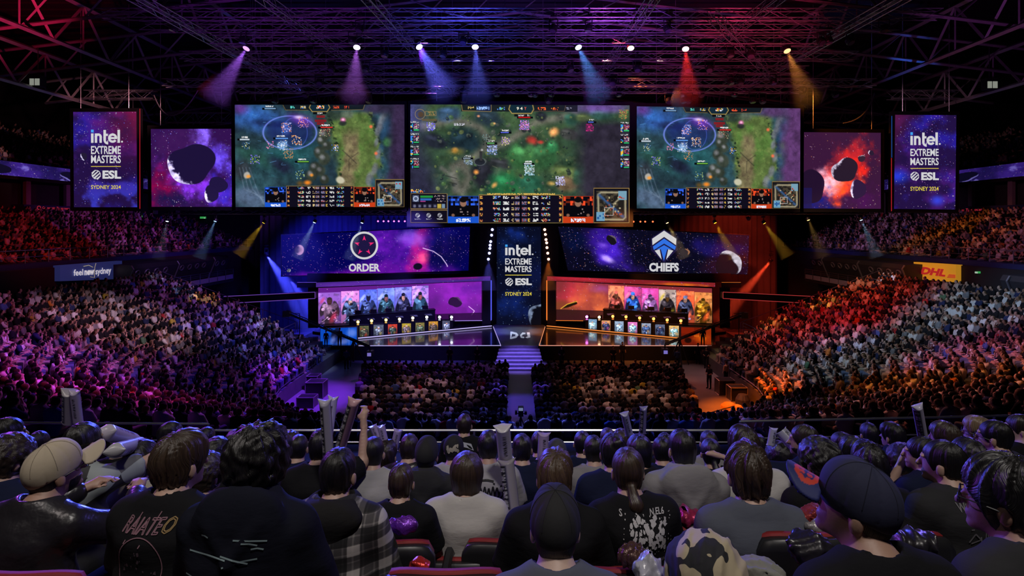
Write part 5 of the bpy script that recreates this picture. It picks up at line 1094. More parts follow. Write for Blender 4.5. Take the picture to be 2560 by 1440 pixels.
for px, py, ax, c, wt, lab in [(418, 553, -14, (.6, .75, 1), 120, 'dim grey spotlight farthest left under the screens'), (538, 553, -26, (.25, .5, 1), 420, 'blue spotlight under the boulder screen on the left'), (659, 557, -46, (1, .55, .02), 700, 'yellow spotlight under the left game screen'), (786, 556, -30, (.45, .65, 1), 700, 'pale blue spotlight over the left team screen'), (905, 557, -22, (.45, .65, 1), 420, 'pale blue spotlight left of the ring emblem'), (1668, 557, 30, (1, .7, .25), 520, 'pale yellow spotlight right of the shield emblem'), (1788, 557, 32, (1, .5, .02), 800, 'yellow spotlight over the right planet'), (1911, 558, 42, (1, .5, .04), 700, 'yellow spotlight right of the team screen'), (2021, 550, 24, (1, .6, .15), 200, 'faint yellow spotlight under the red nebula screen'), (2153, 550, 26, (.4, .65, 1), 420, 'pale blue spotlight under the right banner screen')]:
    q2 = P(px + ax, py + 60, 48.6)
    fixture(px, py, 49.2, lab, q2, c, 5, wt * 2.6, 22, 3.4, None, .8, .05, .14)
for px, py, lab in [(711, 545, 'unlit spotlight with a red glint under the left game screen'), (1872, 548, 'unlit spotlight with a pale lens under the right game screen')]:
    fixture(px, py, 49.2, lab, P(px + 20, py + 40, 47), None, sc=.8)
for i, px in enumerate((945, 959, 971, 985, 997, 1012)): fixture(px, 553, 50.5, '%s small magenta lamp in the short row left of the centre screen' % ['first', 'second', 'third', 'fourth', 'fifth', 'sixth'][i], P(px, 580, 46), (.85, .12, 1), 4, 0, sc=.5, lens=.15, group='magenta lamps under the left game screen')
for i, px in enumerate((1584, 1601, 1613, 1632)): fixture(px, 554, 50.5, '%s small red lamp in the short row right of the centre screen' % ['first', 'second', 'third', 'fourth'][i], P(px, 580, 46), (1, .10, .03), 4, 0, sc=.5, lens=.15, group='red lamps under the right game screen')
BL = [(1230.8, 574), (1228.9, 588), (1226.7, 604), (1225.3, 613), (1224.7, 621), (1223.3, 633), (1221, 648), (1219.7, 696.5), (1224, 789)]
OR = [(1361.7, 574), (1363.6, 586), (1365, 599), (1366.7, 607), (1367.5, 619), (1369.4, 633), (1371.4, 648), (1373.6, 696.5), (1371, 788.6)]
ORD = ['topmost', 'second', 'third', 'fourth', 'fifth', 'sixth', 'seventh', 'eighth', 'lowest']
for L_, c, nm, gr in ((BL, (.16, .18, 1), 'blue white', 'blue lamps beside the centre column'), (OR, (1, .22, .04), 'orange', 'orange lamps beside the centre column')):
    for i, (px, py) in enumerate(L_):
        Yf = 59.75
        fixture(px, py, Yf, '%s %s square lamp down the side of the tall centre screen' % (ORD[i], nm), P(px, py + 12, 40), tuple(min(1, v * .65 + .3) for v in c), 3.5, 0, group=gr, sc=.62, lens=.24)
spot('column_lamp', P(1221, 650, 55.4), P(1221, 800, 55.6), (.15, .15, 1), 1500, 40, .6, .1); spot('column_lamp', P(1371, 650, 55.4), P(1371, 800, 55.6), (1, .25, .03), 1500, 40, .6, .1)
HAZE.append((Vector(P(1371, 650, 55.4)), Vector((0, -.05, -1)).normalized(), math.radians(20), 3.0, .05)); HAZE.append((Vector(P(1221, 650, 55.4)), Vector((0, -.05, -1)).normalized(), math.radians(20), 3.0, .05))
# big wash beams at the stage ends
for s, c, wt in ((-1, (.05, .06, 1), 16000), (1, (1, .06, .02), 9000)):
    a = Vector(P(668 if s < 0 else 1925, 640 if s < 0 else 655, 58)); e = Vector(P(790 if s < 0 else 1800, 815 if s < 0 else 800, 56.5)); d = (e - a).normalized()
    spot('wash_lamp', tuple(a), tuple(e), c, wt * 4, 22 if s < 0 else 15, .6, .1); HAZE.append((a, d, math.radians(11 if s < 0 else 7.5), (e - a).length * 1.05, .03))
    t = fixture(668 if s < 0 else 1925, 638 if s < 0 else 652, 58.2, '%s wash light at the outer end of the upper team screen' % ('blue' if s < 0 else 'red'), tuple(e), None, sc=1.0)
a = Vector(P(725, 700, 57.5)); e = Vector(P(800, 800, 57)); spot('wash_lamp', tuple(a), tuple(e), (.05, .05, 1), 16000, 26, .5, .1); HAZE.append((a, (e - a).normalized(), math.radians(13), (e - a).length, .03))
# unlit heads clustered along the rig
for i in range(54):
    py, Z, hw, _ = rig[[0, 1, 2, 3, 4, 5, 6, 5, 6][i % 9]]; Y = ty(py, Z); X = rnd.uniform(-hw, hw) * .92
    if py == 112 and min(abs(X * F / Y + CX - v) for v in (616, 892, 1048, 1188, 1446, 1577, 1714, 1968)) < 30: continue
    fixture(X * F / Y + CX, CY - (Z - .75 - EYE) * F / Y, Y, 'unlit black moving spotlight hanging in the rig', (X + rnd.uniform(-6, 6), Y - rnd.uniform(2, 14), 4), None, group='unlit spotlights hanging in the rig', sc=1.2)
# haze put only into cones shaped like the beams
hm = bpy.data.materials.new('beam_haze_cones'); hm.use_nodes = True; nt = hm.node_tree; nt.nodes.remove(nt.nodes['Principled BSDF'])
vs = nt.nodes.new('ShaderNodeVolumeScatter'); vs.inputs['Density'].default_value = .026; vs.inputs['Color'].default_value = (1, 1, 1, 1); nt.links.new(vs.outputs[0], nt.nodes['Material Output'].inputs['Volume'])
b = MB()
for a, d, half, L, dn in HAZE:
    R = d.to_track_quat('Z', 'Y').to_matrix(); b.lathe([(.13, 0), (.13 + math.tan(half) * L, L)], 20, tuple(a), R)
tag(b.build('beam_haze_cones', hm), 'thin haze showing up the coloured light beams', 'haze', kind='stuff')
# floodlit boxes under the roof steel, the floodlight put in as glowing panels
for px, py, lab in [(95, 206, 'small white floodlit loudspeaker box under the left roof girder'), (2473, 213, 'small pale floodlit box under the right roof girder')]:
    p = Vector(P(px, py, 44)); t = thing('floodlit_box', lab, 'light', tuple(p))
    MB().box((p.x - .42, p.y - .3, p.z - .35), (p.x + .42, p.y + .3, p.z + .5)).build('case', M_dark, t)
    MB().box((p.x - .38, p.y - .33, p.z - .30), (p.x - .06, p.y - .3, p.z + .22)).build('lamp', rgbm('floodlit_panel_white', (.40, .42, .36), .55), t)  # these lamp panels glow in place of light falling on the box
    MB().box((p.x + .02, p.y - .33, p.z - .30), (p.x + .38, p.y - .3, p.z + .22)).build('lamp', rgbm('floodlit_panel_white', (.40, .42, .36), .55), t)
    MB().tube([(p.x, p.y, p.z + .5), (p.x, p.y, p.z + 3)], .04, 4).build('hanger', M_dark, t)

# ------------------------------------------------------------------ gear on the floor
def jib(s, head, tail, base, label):
    t = thing('camera_crane', label, 'camera crane', (base[0], base[1], 0))
    a, e = Vector(tail), Vector(head); m = MB(); d = (e - a).normalized(); u = Vector((0, 0, 1))
    m.tube([a, e], .10, 4); m.tube([a + u * .25, e + u * .12], .035, 4)
    n = 14
    for k in range(n): m.tube([a.lerp(e, k / n), a.lerp(e, (k + .5) / n) + u * lerp(.25, .12, k / n), a.lerp(e, (k + 1) / n)], .02, 3)
    m.build('boom', M_plastic, t)
    f = (base[0] - a.x) / (e.x - a.x); pv = a.lerp(e, min(max(f, .1), .9)); m = MB()
    for k in range(3):
        an = k * 2.09 + .5; m.tube([pv, (pv.x + math.cos(an) * 1.0, pv.y + math.sin(an) * .8, .05)], .05, 5)
    m.tube([pv, (pv.x, pv.y, .3)], .09, 6); m.build('tripod', M_plastic, t)
    m = MB(); m.box((e.x - .25, e.y - .25, e.z - .75), (e.x + .25, e.y + .35, e.z - .3)); m.tube([e, e + Vector((0, 0, -.4))], .06, 5); m.lathe([(.12, 0), (.14, .3)], 10, (e.x, e.y + .3, e.z - .55), Matrix.Rotation(math.radians(-90), 3, 'X')); m.build('remote_camera', M_dark, t)
    m = MB(); m.box((a.x - .3, a.y - .2, a.z - .3), (a.x + .3, a.y + .2, a.z + .2)); m.build('counterweight', M_dark, t)
    b2 = MB(); b2.box((e.x - .16, e.y - .30, e.z - .70), (e.x + .16, e.y - .26, e.z - .42)); b2.build('monitor', rgbm('jib_monitor', (.25, .2, .7), .7), t)
jib(-1, P(925, 868, 47.2), P(717, 783, 49.0), (P(884, 870, 47.6)[0], 47.6), 'long black camera crane reaching in front of the left stage')
jib(1, P(1662, 862, 46.8), P(1860, 787, 48.6), (P(1700, 860, 47.0)[0], 47.0), 'long black camera crane reaching in front of the right stage')
def boxcase(name, label, lo, hi, group=None):
    c = ((lo[0] + hi[0]) / 2, (lo[1] + hi[1]) / 2, lo[2]); t = thing(name, label, 'case', c, group=group)
    MB().box(lo, hi).build('body', M_plastic, t)
    m = MB()
    for x in (lo[0], hi[0]):
        for y in (lo[1], hi[1]): m.tube([(x, y, lo[2]), (x, y, hi[2])], .03, 4)
    for z in (lo[2] + .02, hi[2]):
        m.tube([(lo[0], lo[1], z), (hi[0], lo[1], z), (hi[0], hi[1], z), (lo[0], hi[1], z), (lo[0], lo[1], z)], .03, 4)
    m.build('edging', mat('case_edge', (.35, .33, .36), .4, .6, noise=.1), t)
    MB().box(((lo[0] + hi[0]) / 2 - .2, lo[1] - .03, lo[2] + .35), ((lo[0] + hi[0]) / 2 + .2, lo[1], lo[2] + .45)).build('handle', M_dark, t)
boxcase('equipment_case', 'tall black equipment case inside the left barrier', (-14.6, 38.2, 0), (-13.4, 39.2, 1.1)); boxcase('equipment_case', 'low black equipment case nearer the camera inside the left barrier', (-14.4, 36.2, 0), (-13.3, 37.0, .7)); boxcase('equipment_case', 'second black equipment case by the upright of the left barrier', (-15.3, 40.2, 0), (-14.5, 41.0, 1.0))
boxcase('equipment_case', 'black equipment case at the steward by the right barrier', (13.9, 38.9, 0), (15.0, 39.8, 1.05)); boxcase('equipment_case', 'black equipment case in front of another one at the right barrier', (14.2, 37.5, 0), (15.3, 38.4, .95))
p = Vector(((1851 - CX) * 37.0 / F, 36.6, 0)); t = thing('backpack', 'dark bulging backpack leaning at the right barrier', 'bag', tuple(p)); b = MB(); b.lathe([(.02, .85), (.28, .8), (.45, .5), (.48, .2), (.40, 0)], 12, (p.x, p.y, 0)); b.build('bag', M_dark, t); MB().tube([(p.x - .2, p.y - .4, .2), (p.x - .2, p.y - .47, .5), (p.x - .1, p.y - .25, .8)], .03, 4).build('strap', M_plastic, t)
p = Vector(((1822 - CX) * 36.4 / F, 36.4, 0)); b = MB(); b.lathe([(.02, .34), (.3, .3), (.5, .15), (.55, 0)], 12, tuple(p)); b.lathe([(.02, .25), (.25, .2), (.4, 0)], 10, (p.x + .5, p.y - .15, 0)); tag(b.build('jacket', mat('ochre_cloth', (.50, .28, .04), .8, noise=.4, nscale=8, bump=.4)), 'crumpled ochre jacket lying on the floor by the right barrier', 'jacket')
# broadcast camera on its tripod in the centre aisle
Yc = 31.0; c = Vector(((1302 - CX) * Yc / F, Yc, 0)); t = thing('broadcast_camera', 'television camera on a tripod in the centre aisle', 'camera', tuple(c))
m = MB()
for k in range(3): an = k * 2.09 + .4; m.tube([(c.x, c.y, 1.25), (c.x + math.cos(an) * .45, c.y + math.sin(an) * .4, 0)], .035, 5)
m.tube([(c.x, c.y, .7), (c.x, c.y, 1.35)], .06, 6); m.build('tripod', M_plastic, t)
m = MB(); m.box((c.x - .14, c.y - .35, 1.36), (c.x + .14, c.y + .25, 1.68)); m.box((c.x - .32, c.y - .15, 1.40), (c.x - .2, c.y + .05, 1.6)); m.box((c.x + .2, c.y - .15, 1.40), (c.x + .34, c.y + .05, 1.55)); m.tube([(c.x - .32, c.y - .1, 1.45), (c.x + .34, c.y - .1, 1.45)], .03, 4); m.build('body', M_dark, t)
MB().lathe([(.09, 0), (.12, .4)], 10, (c.x, c.y + .22, 1.52), Matrix.Rotation(math.radians(-90), 3, 'X')).build('lens', M_plastic, t)
m = MB(); m.box((c.x - .15, c.y - .45, 1.70), (c.x + .15, c.y - .2, 1.92)); m.build('viewfinder', M_plastic, t); MB().box((c.x - .12, c.y - .47, 1.72), (c.x + .12, c.y - .455, 1.88)).build('screen', rgbm('viewfinder_screen', (.22, .28, .50), .6), t)
# production desk at the back of the floor
Yd = 29.4; x0, x1 = (1165 - CX) * Yd / F, (1272 - CX) * Yd / F
t = thing('mixing_desk', 'long black production desk with a blue lit top behind the left floor block', 'desk', ((x0 + x1) / 2, Yd, 0))
MB().box((x0, Yd - .3, 0), (x1, Yd + .6, 1.30)).build('cabinet', M_plastic, t); MB().box((x0 + .6, Yd - .33, 1.30), (x1 - .03, Yd + .62, 1.36)).build('lit_top', mat('console_top', (.18, .26, .5), .3, emit=(.05, .12, .5), es=.5), t); MB().box((x0, Yd - .35, 1.5), (x1 - 1.2, Yd - .2, 1.55)).build('lamp_bar', M_dark, t)
# monitors parked behind the left and right barriers at stage level
for s, sd in ((-1, 'left'), (1, 'right')):
    p = Vector((s * 20.6, 52.5, 1.2)); t = thing('lamp_stand', 'work lamp on a black stand beside the %s stage' % sd, 'lamp', tuple(p))
    m = MB(); m.tube([(p.x, p.y, 0), (p.x, p.y, 3.6)], .04, 5); m.tube([(p.x - .5, p.y, 3.6), (p.x, p.y, 3.6)], .03, 5); m.build('stand', M_dark, t)
    m = MB(); m.lathe([(.55, 0), (.45, .15), (.15, .28), (.02, .3)], 12, (p.x, p.y, 1.25)); m.build('shade', mat('lamp_shade_metal', (.35, .33, .3), .4, .5, noise=.1), t); m = MB(); m.lathe([(.02, .05), (.12, .04), (.12, 0)], 8, (p.x, p.y - .3, 1.42)); m.build('bulb', rgbm('work_bulb', (1, .8, .4), 1.2), t)
# ------------------------------------------------------------------ figure sculpting: distance fields turned into one smooth surface
def surf_nets(f, ax, ay, az):
    """f: samples on a rectilinear grid (negative inside) -> verts, quads"""
    nx, ny, nz = f.shape; s = f < 0
    c = [s[i:nx - 1 + i, j:ny - 1 + j, k:nz - 1 + k] for i in (0, 1) for j in (0, 1) for k in (0, 1)]
    cnt = sum(x.astype(np.int8) for x in c); act = (cnt > 0) & (cnt < 8)
    idx = -np.ones(act.shape, np.int64); n = int(act.sum()); idx[act] = np.arange(n)
    I, J, Kk = np.nonzero(act); pos = np.zeros((n, 3), np.float32); num = np.zeros(n, np.float32)
    A = (ax, ay, az)
    for axis in range(3):
        for o1 in (0, 1):
            for o2 in (0, 1):
                a = [I, J, Kk]; oth = [d for d in range(3) if d != axis]
                a0 = [I.copy(), J.copy(), Kk.copy()]; a0[oth[0]] = a0[oth[0]] + o1; a0[oth[1]] = a0[oth[1]] + o2
                a1 = [x.copy() for x in a0]; a1[axis] = a1[axis] + 1
                f0 = f[a0[0], a0[1], a0[2]]; f1 = f[a1[0], a1[1], a1[2]]; m = (f0 < 0) != (f1 < 0)
                t = np.where(m, f0 / np.where(m, f0 - f1, 1), 0)
                for d in range(3):
                    p0 = A[d][a0[d]]
                    if d == axis: p0 = p0 + t * (A[d][a1[d]] - p0)
                    pos[:, d] += np.where(m, p0, 0)
                num += m
    pos /= num[:, None]
    Q = []
    for axis in range(3):
        sl0 = [slice(1, -1)] * 3; sl0[axis] = slice(0, -1); sl1 = list(sl0); sl1[axis] = slice(1, None)
        s0 = s[tuple(sl0)]; s1 = s[tuple(sl1)]; m = s0 != s1
        E = list(np.nonzero(m)); fl = s0[m]
        oth = [d for d in range(3) if d != axis]
        for d in oth: E[d] = E[d] + 1
        def g(u, v):
            e = [x.copy() for x in E]; e[oth[0]] -= u; e[oth[1]] -= v; return idx[e[0], e[1], e[2]]
        q = np.stack([g(1, 1), g(0, 1), g(0, 0), g(1, 0)], 1)
        if axis == 1: fl = ~fl
        q[~fl] = q[~fl][:, ::-1]; Q.append(q)
    Q = np.concatenate(Q); Q = Q[(Q >= 0).all(1)]
    return pos, Q
def axis_pts(lo, hi, coarse, fl, fh, fine):
    """axis samples: coarse outside [fl, fh], fine inside"""
    out = []
    if fl > lo: out += list(np.arange(lo, fl, coarse))
    out += list(np.arange(max(lo, fl), min(hi, fh), fine))
    if fh < hi: out += list(np.arange(max(lo, fh), hi + coarse, coarse))
    return np.array(out, np.float32)
class Grid:
    def __init__(s, ax, ay, az):
        s.a = (ax, ay, az); s.X = ax[:, None, None]; s.Y = ay[None, :, None]; s.Z = az[None, None, :]
    def cone(s, a, b, ra, rb, sx=1.0, sy=1.0):
        ax, ay, az = a; bx, by, bz = b
        px, py, pz = (s.X - ax) / sx, (s.Y - ay) / sy, s.Z - az; qx, qy, qz = (bx - ax) / sx, (by - ay) / sy, bz - az
        t = np.clip((px * qx + py * qy + pz * qz) / (qx * qx + qy * qy + qz * qz + 1e-9), 0, 1)
        return (np.sqrt((px - t * qx) ** 2 + (py - t * qy) ** 2 + (pz - t * qz) ** 2) - (ra + (rb - ra) * t)) * min(sx, sy, 1.0)
    def ell(s, c, r, R=None):
        px, py, pz = s.X - c[0], s.Y - c[1], s.Z - c[2]
        if R is not None:
            px, py, pz = (R[0][0] * px + R[1][0] * py + R[2][0] * pz, R[0][1] * px + R[1][1] * py + R[2][1] * pz, R[0][2] * px + R[1][2] * py + R[2][2] * pz)
        k0 = np.sqrt((px / r[0]) ** 2 + (py / r[1]) ** 2 + (pz / r[2]) ** 2); k1 = np.sqrt((px / r[0] ** 2) ** 2 + (py / r[1] ** 2) ** 2 + (pz / r[2] ** 2) ** 2)
        return k0 * (k0 - 1) / (k1 + 1e-6)
    def local(s, c, R): 
        px, py, pz = s.X - c[0], s.Y - c[1], s.Z - c[2]
        return [R[0][i] * px + R[1][i] * py + R[2][i] * pz for i in range(3)]
    def sub(s, c, r):
        sl = tuple(slice(max(0, int(np.searchsorted(s.a[d], c[d] - r)) - 1), int(np.searchsorted(s.a[d], c[d] + r)) + 1) for d in range(3))
        return sl, Grid(*[s.a[d][sl[d]] for d in range(3)])
    def nets(s, f): return surf_nets(f.astype(np.float32), *s.a)
def smin(a, b, k):
    h = np.clip(.5 + .5 * (b - a) / k, 0, 1); return b + (a - b) * h - k * h * (1 - h)
def smax(a, b, k): return -smin(-a, -b, k)

def skeleton(lean=.12, side=0.0, hyaw=0.0, hpitch=0.0, wide=1.0, arms='lap', twist=0.0):
    """joints of a seated figure facing +Y, origin on the floor under the hips"""
    J = {}; pel = Vector((0, 0, .54)); R = Matrix.Rotation(-lean, 3, 'X') @ Matrix.Rotation(side, 3, 'Y')
    up = lambda x, y, z: pel + R @ Vector((x, y, z))
    J['pel'] = pel; J['waist'] = up(0, -.02, .16); J['chest'] = up(0, -.045, .35); J['neck0'] = up(0, -.03, .485); J['R'] = R
    J['neck1'] = up(0, .005, .550) ; J['head'] = J['neck1'] + Vector((0, .030, .062)); w_ = .178 * wide
    w_ *= .93; J['shL'] = up(-w_, -.03, .405); J['shR'] = up(w_, -.03, .405)
    HR = (Matrix.Rotation(hyaw, 3, 'Z') @ Matrix.Rotation(hpitch, 3, 'X')); J['HR'] = HR
    for s, k in ((-1, 'L'), (1, 'R')):
        sh = J['sh' + k]; a = arms if isinstance(arms, str) else arms[0 if s < 0 else 1]
        if a == 'lap': el = sh + Vector((s * .07, .06, -.27)); ha = Vector((s * .075, el.y + .20, .635))
        elif a == 'clasp': el = sh + Vector((s * .06, .10, -.26)); ha = Vector((s * .04, el.y + .21, el.z - .03))
        elif a == 'chin': el = sh + Vector((s * .03, .22, -.20)); ha = J['head'] + Vector((s * .03, .13, -.10))
        elif a == 'up': el = sh + Vector((s * .10, .16, .05)); ha = el + Vector((-s * .02, .10, .24))
        elif a == 'fwd': el = sh + Vector((s * .12, .24, .02)); ha = el + Vector((s * .06, .25, .06))
        elif a == 'out': el = sh + Vector((s * .24, .12, .01)); ha = el + Vector((s * .22, .14, .07))
        elif a == 'across': el = sh + Vector((s * .12, .20, -.10)); ha = el + Vector((-s * .14, .20, .06))
        else: el = sh + Vector(a[0]); ha = el + Vector(a[1])
        J['el' + k] = el; J['ha' + k] = ha
        J['hip' + k] = Vector((s * .095, .02, .53)); J['kn' + k] = Vector((s * .13, .46, .53)); J['an' + k] = Vector((s * .12, .44, .09)); J['to' + k] = Vector((s * .13, .58, .05))
    return J
def body_field(g, J, wide=1.0, face=True, ears=True):
    T = tuple; h = T(J['head']); HR = J['HR']
    hv = lambda x, y, z: T(J['head'] + HR @ Vector((x, y, z)))
    G0 = g; FF = np.full((len(g.a[0]), len(g.a[1]), len(g.a[2])), .12, np.float32); SL, g = g.sub(J['head'], .24)
    f = g.ell(hv(0, -.012, .022), (.074, .094, .092), HR)
    f = smin(f, g.ell(hv(0, .030, -.045), (.055, .062, .074), HR), .03)
    if face:
        f = smin(f, g.cone(hv(0, .094, .0), hv(0, .112, -.034), .009, .014), .012)
        f = smin(f, g.ell(hv(0, .072, -.098), (.026, .022, .018), HR), .02); f = smin(f, g.ell(hv(0, .086, -.066), (.026, .012, .010), HR), .01)
        f = smin(f, g.ell(hv(0, .086, .022), (.05, .014, .010), HR), .015)
        for s in (-1, 1): f = smax(f, -g.ell(hv(s * .032, .100, .004), (.016, .014, .010), HR), .012)
    if ears:
        for s in (-1, 1): f = smin(f, g.ell(hv(s * .079, -.008, -.022), (.010, .021, .032), HR), .008)
    FF[SL] = f; f, g = FF, G0
    f = smin(f, g.cone(T(J['neck0'] - Vector((0, .01, .02))), hv(0, -.02, -.06), .060, .054), .03)
    f = smin(f, g.cone(T(J['chest']), T(J['neck0'] - Vector((0, 0, .05))), .104, .070, 1.36 * wide, 1), .06)
    f = smin(f, g.cone(T(J['waist']), T(J['chest']), .098, .108, 1.32 * wide, 1), .06); f = smin(f, g.cone(T(J['pel']), T(J['waist']), .115, .10, 1.35 * wide, 1), .06)
    for k, s in (('L', -1), ('R', 1)):
        f = smin(f, g.cone(T(J['sh' + k]), T(J['el' + k]), .050, .040), .05)
        arm = g.cone(T(J['el' + k]), T(J['ha' + k]), .040, .025)
        f = smin(f, arm, .02)
        d = (J['ha' + k] - J['el' + k]).normalized(); sd = d.cross(Vector((0, 0, 1)));
        sd = sd.normalized() if sd.length > .1 else Vector((1, 0, 0)); nn = sd.cross(d); w0 = J['ha' + k]
        G0, F0 = g, f; sl, g = G0.sub(w0 + d * .09, .17); f = F0[sl]
        f = smin(f, g.cone(T(w0), T(w0 + d * .075), .026, .030, 1, 1), .015)
        for q, (o, L) in enumerate(((-.030, .060), (-.010, .075), (.010, .072), (.030, .058))):
            b0 = w0 + d * .085 + sd * o; m1 = b0 + d * L * .55 - nn * .010; e1 = m1 + d * L * .35 - nn * .026
            f = smin(f, g.cone(T(b0), T(m1), .0115, .0100), .006); f = smin(f, g.cone(T(m1), T(e1), .0100, .0088), .004)
        th = w0 + d * .03 - sd * s * .028; f = smin(f, g.cone(T(th), T(th + d * .055 - sd * s * .024 - nn * .01), .013, .010), .008)
        F0[sl] = f; g, f = G0, F0
        f = smin(f, g.cone(T(J['hip' + k]), T(J['kn' + k]), .076, .054), .04); f = smin(f, g.cone(T(J['kn' + k]), T(J['an' + k]), .050, .036), .03); f = smin(f, g.cone(T(J['an' + k]), T(J['to' + k]), .038, .030), .02)
    return f
def wrinkle(g, seed, amp=1.0, keep=1.0):
    r = np.random.RandomState(seed); o = 0
    for k in range(5):
        v = r.randn(3); v = v / np.linalg.norm(v) * r.uniform(14, 42); p = r.rand() * 6
        w2 = r.randn(3) * 5
        o = o + np.sin(v[0] * g.X * .6 + v[1] * g.Y * .6 + v[2] * g.Z + p + 1.2 * np.sin(w2[0] * g.X + w2[1] * g.Y + w2[2] * g.Z)) / 5
    return o * .0085 * amp * keep
def shirt_field(g, J, wide, sleeve='short', loose=1.0, hood=False, seed=0, collar=.068, amp=1.0):
    T = tuple; L = .012 * loose
    f = g.cone(T(J['chest']), T(J['neck0'] - Vector((0, .005, .035))), .110 + L, .078 + L, 1.40 * wide, 1.0)
    f = smin(f, g.cone(T(J['waist']), T(J['chest']), .112 + L * 1.6, .114 + L, 1.36 * wide, 1), .05); f = smin(f, g.cone(T(J['pel'] + Vector((0, -.01, -.05))), T(J['waist']), .138 + L, .118 + L * 1.6, 1.30 * wide, 1), .05)
    for k, s in (('L', -1), ('R', 1)):
        sh, el, ha = J['sh' + k], J['el' + k], J['ha' + k]
        f = smin(f, g.cone(T(J['neck0'] + Vector((s * .03, -.012, -.012))), T(sh + Vector((-s * .012, 0, .004))), .050 + L, .058 + L), .05)
        if sleeve == 'short':
            e = sh.lerp(el, .80); sl = g.cone(T(sh), T(e), .064 + L, .062 + L * 1.5); d = (el - sh).normalized()
            pl = (g.X - e.x) * d.x + (g.Y - e.y) * d.y + (g.Z - e.z) * d.z; sl = np.maximum(sl, pl)
        else:
            sl = smin(g.cone(T(sh), T(el), .064 + L, .056 + L), g.cone(T(el), T(ha - (ha - el).normalized() * .03), .056 + L, .040 + L), .03)
        f = smin(f, sl, .045)
    n = J['neck0']
    if hood:
        Rm = J['R']; ff = g.ell(T(n + Rm @ Vector((0, -.085, -.045))), (.155 * wide, .075, .135)); hol = g.ell(T(n + Rm @ Vector((0, -.02, .06))), (.098, .085, .105))
        ring = smax(g.ell(T(n + Vector((0, -.01, .015))), (.118, .110, .075)), -hol, .02)
        f = smin(f, smax(ff, -hol, .02), .03); f = smin(f, ring, .02)
        # the pointed fold of the hood down the back
        f = smin(f, g.cone(T(n + Rm @ Vector((-.09, -.12, -.03))), T(n + Rm @ Vector((0, -.145, -.17))), .030, .022), .02); f = smin(f, g.cone(T(n + Rm @ Vector((.09, -.12, -.03))), T(n + Rm @ Vector((0, -.145, -.17))), .030, .022), .02)
    else:
        f = smax(f, -g.cone(T(n - Vector((0, .0, .03))), T(J['neck1'] + Vector((0, 0, .05))), collar, collar + .02), .012)
        # ribbed neckband
    f = np.maximum(f, .47 - g.Z) + wrinkle(g, seed, amp * (1.0 if sleeve == 'short' else 1.4), sstep(.10, .20, np.sqrt((g.X - n[0]) ** 2 + (g.Y - n[1]) ** 2 + (g.Z - n[2] - .02) ** 2)))
    return f
def trouser_field(g, J, wide=1.0):
    T = tuple; f = g.cone(T(J['pel'] + Vector((0, 0, -.02))), T(J['pel'] + Vector((0, 0, .06))), .125, .125, 1.4 * wide, 1)
    for k in 'LR':
        f = smin(f, g.cone(T(J['hip' + k]), T(J['kn' + k]), .095, .072), .04); f = smin(f, g.cone(T(J['kn' + k]), T(J['an' + k] + Vector((0, 0, .03))), .070, .058), .03)
    return f + wrinkle(g, 5, .8)
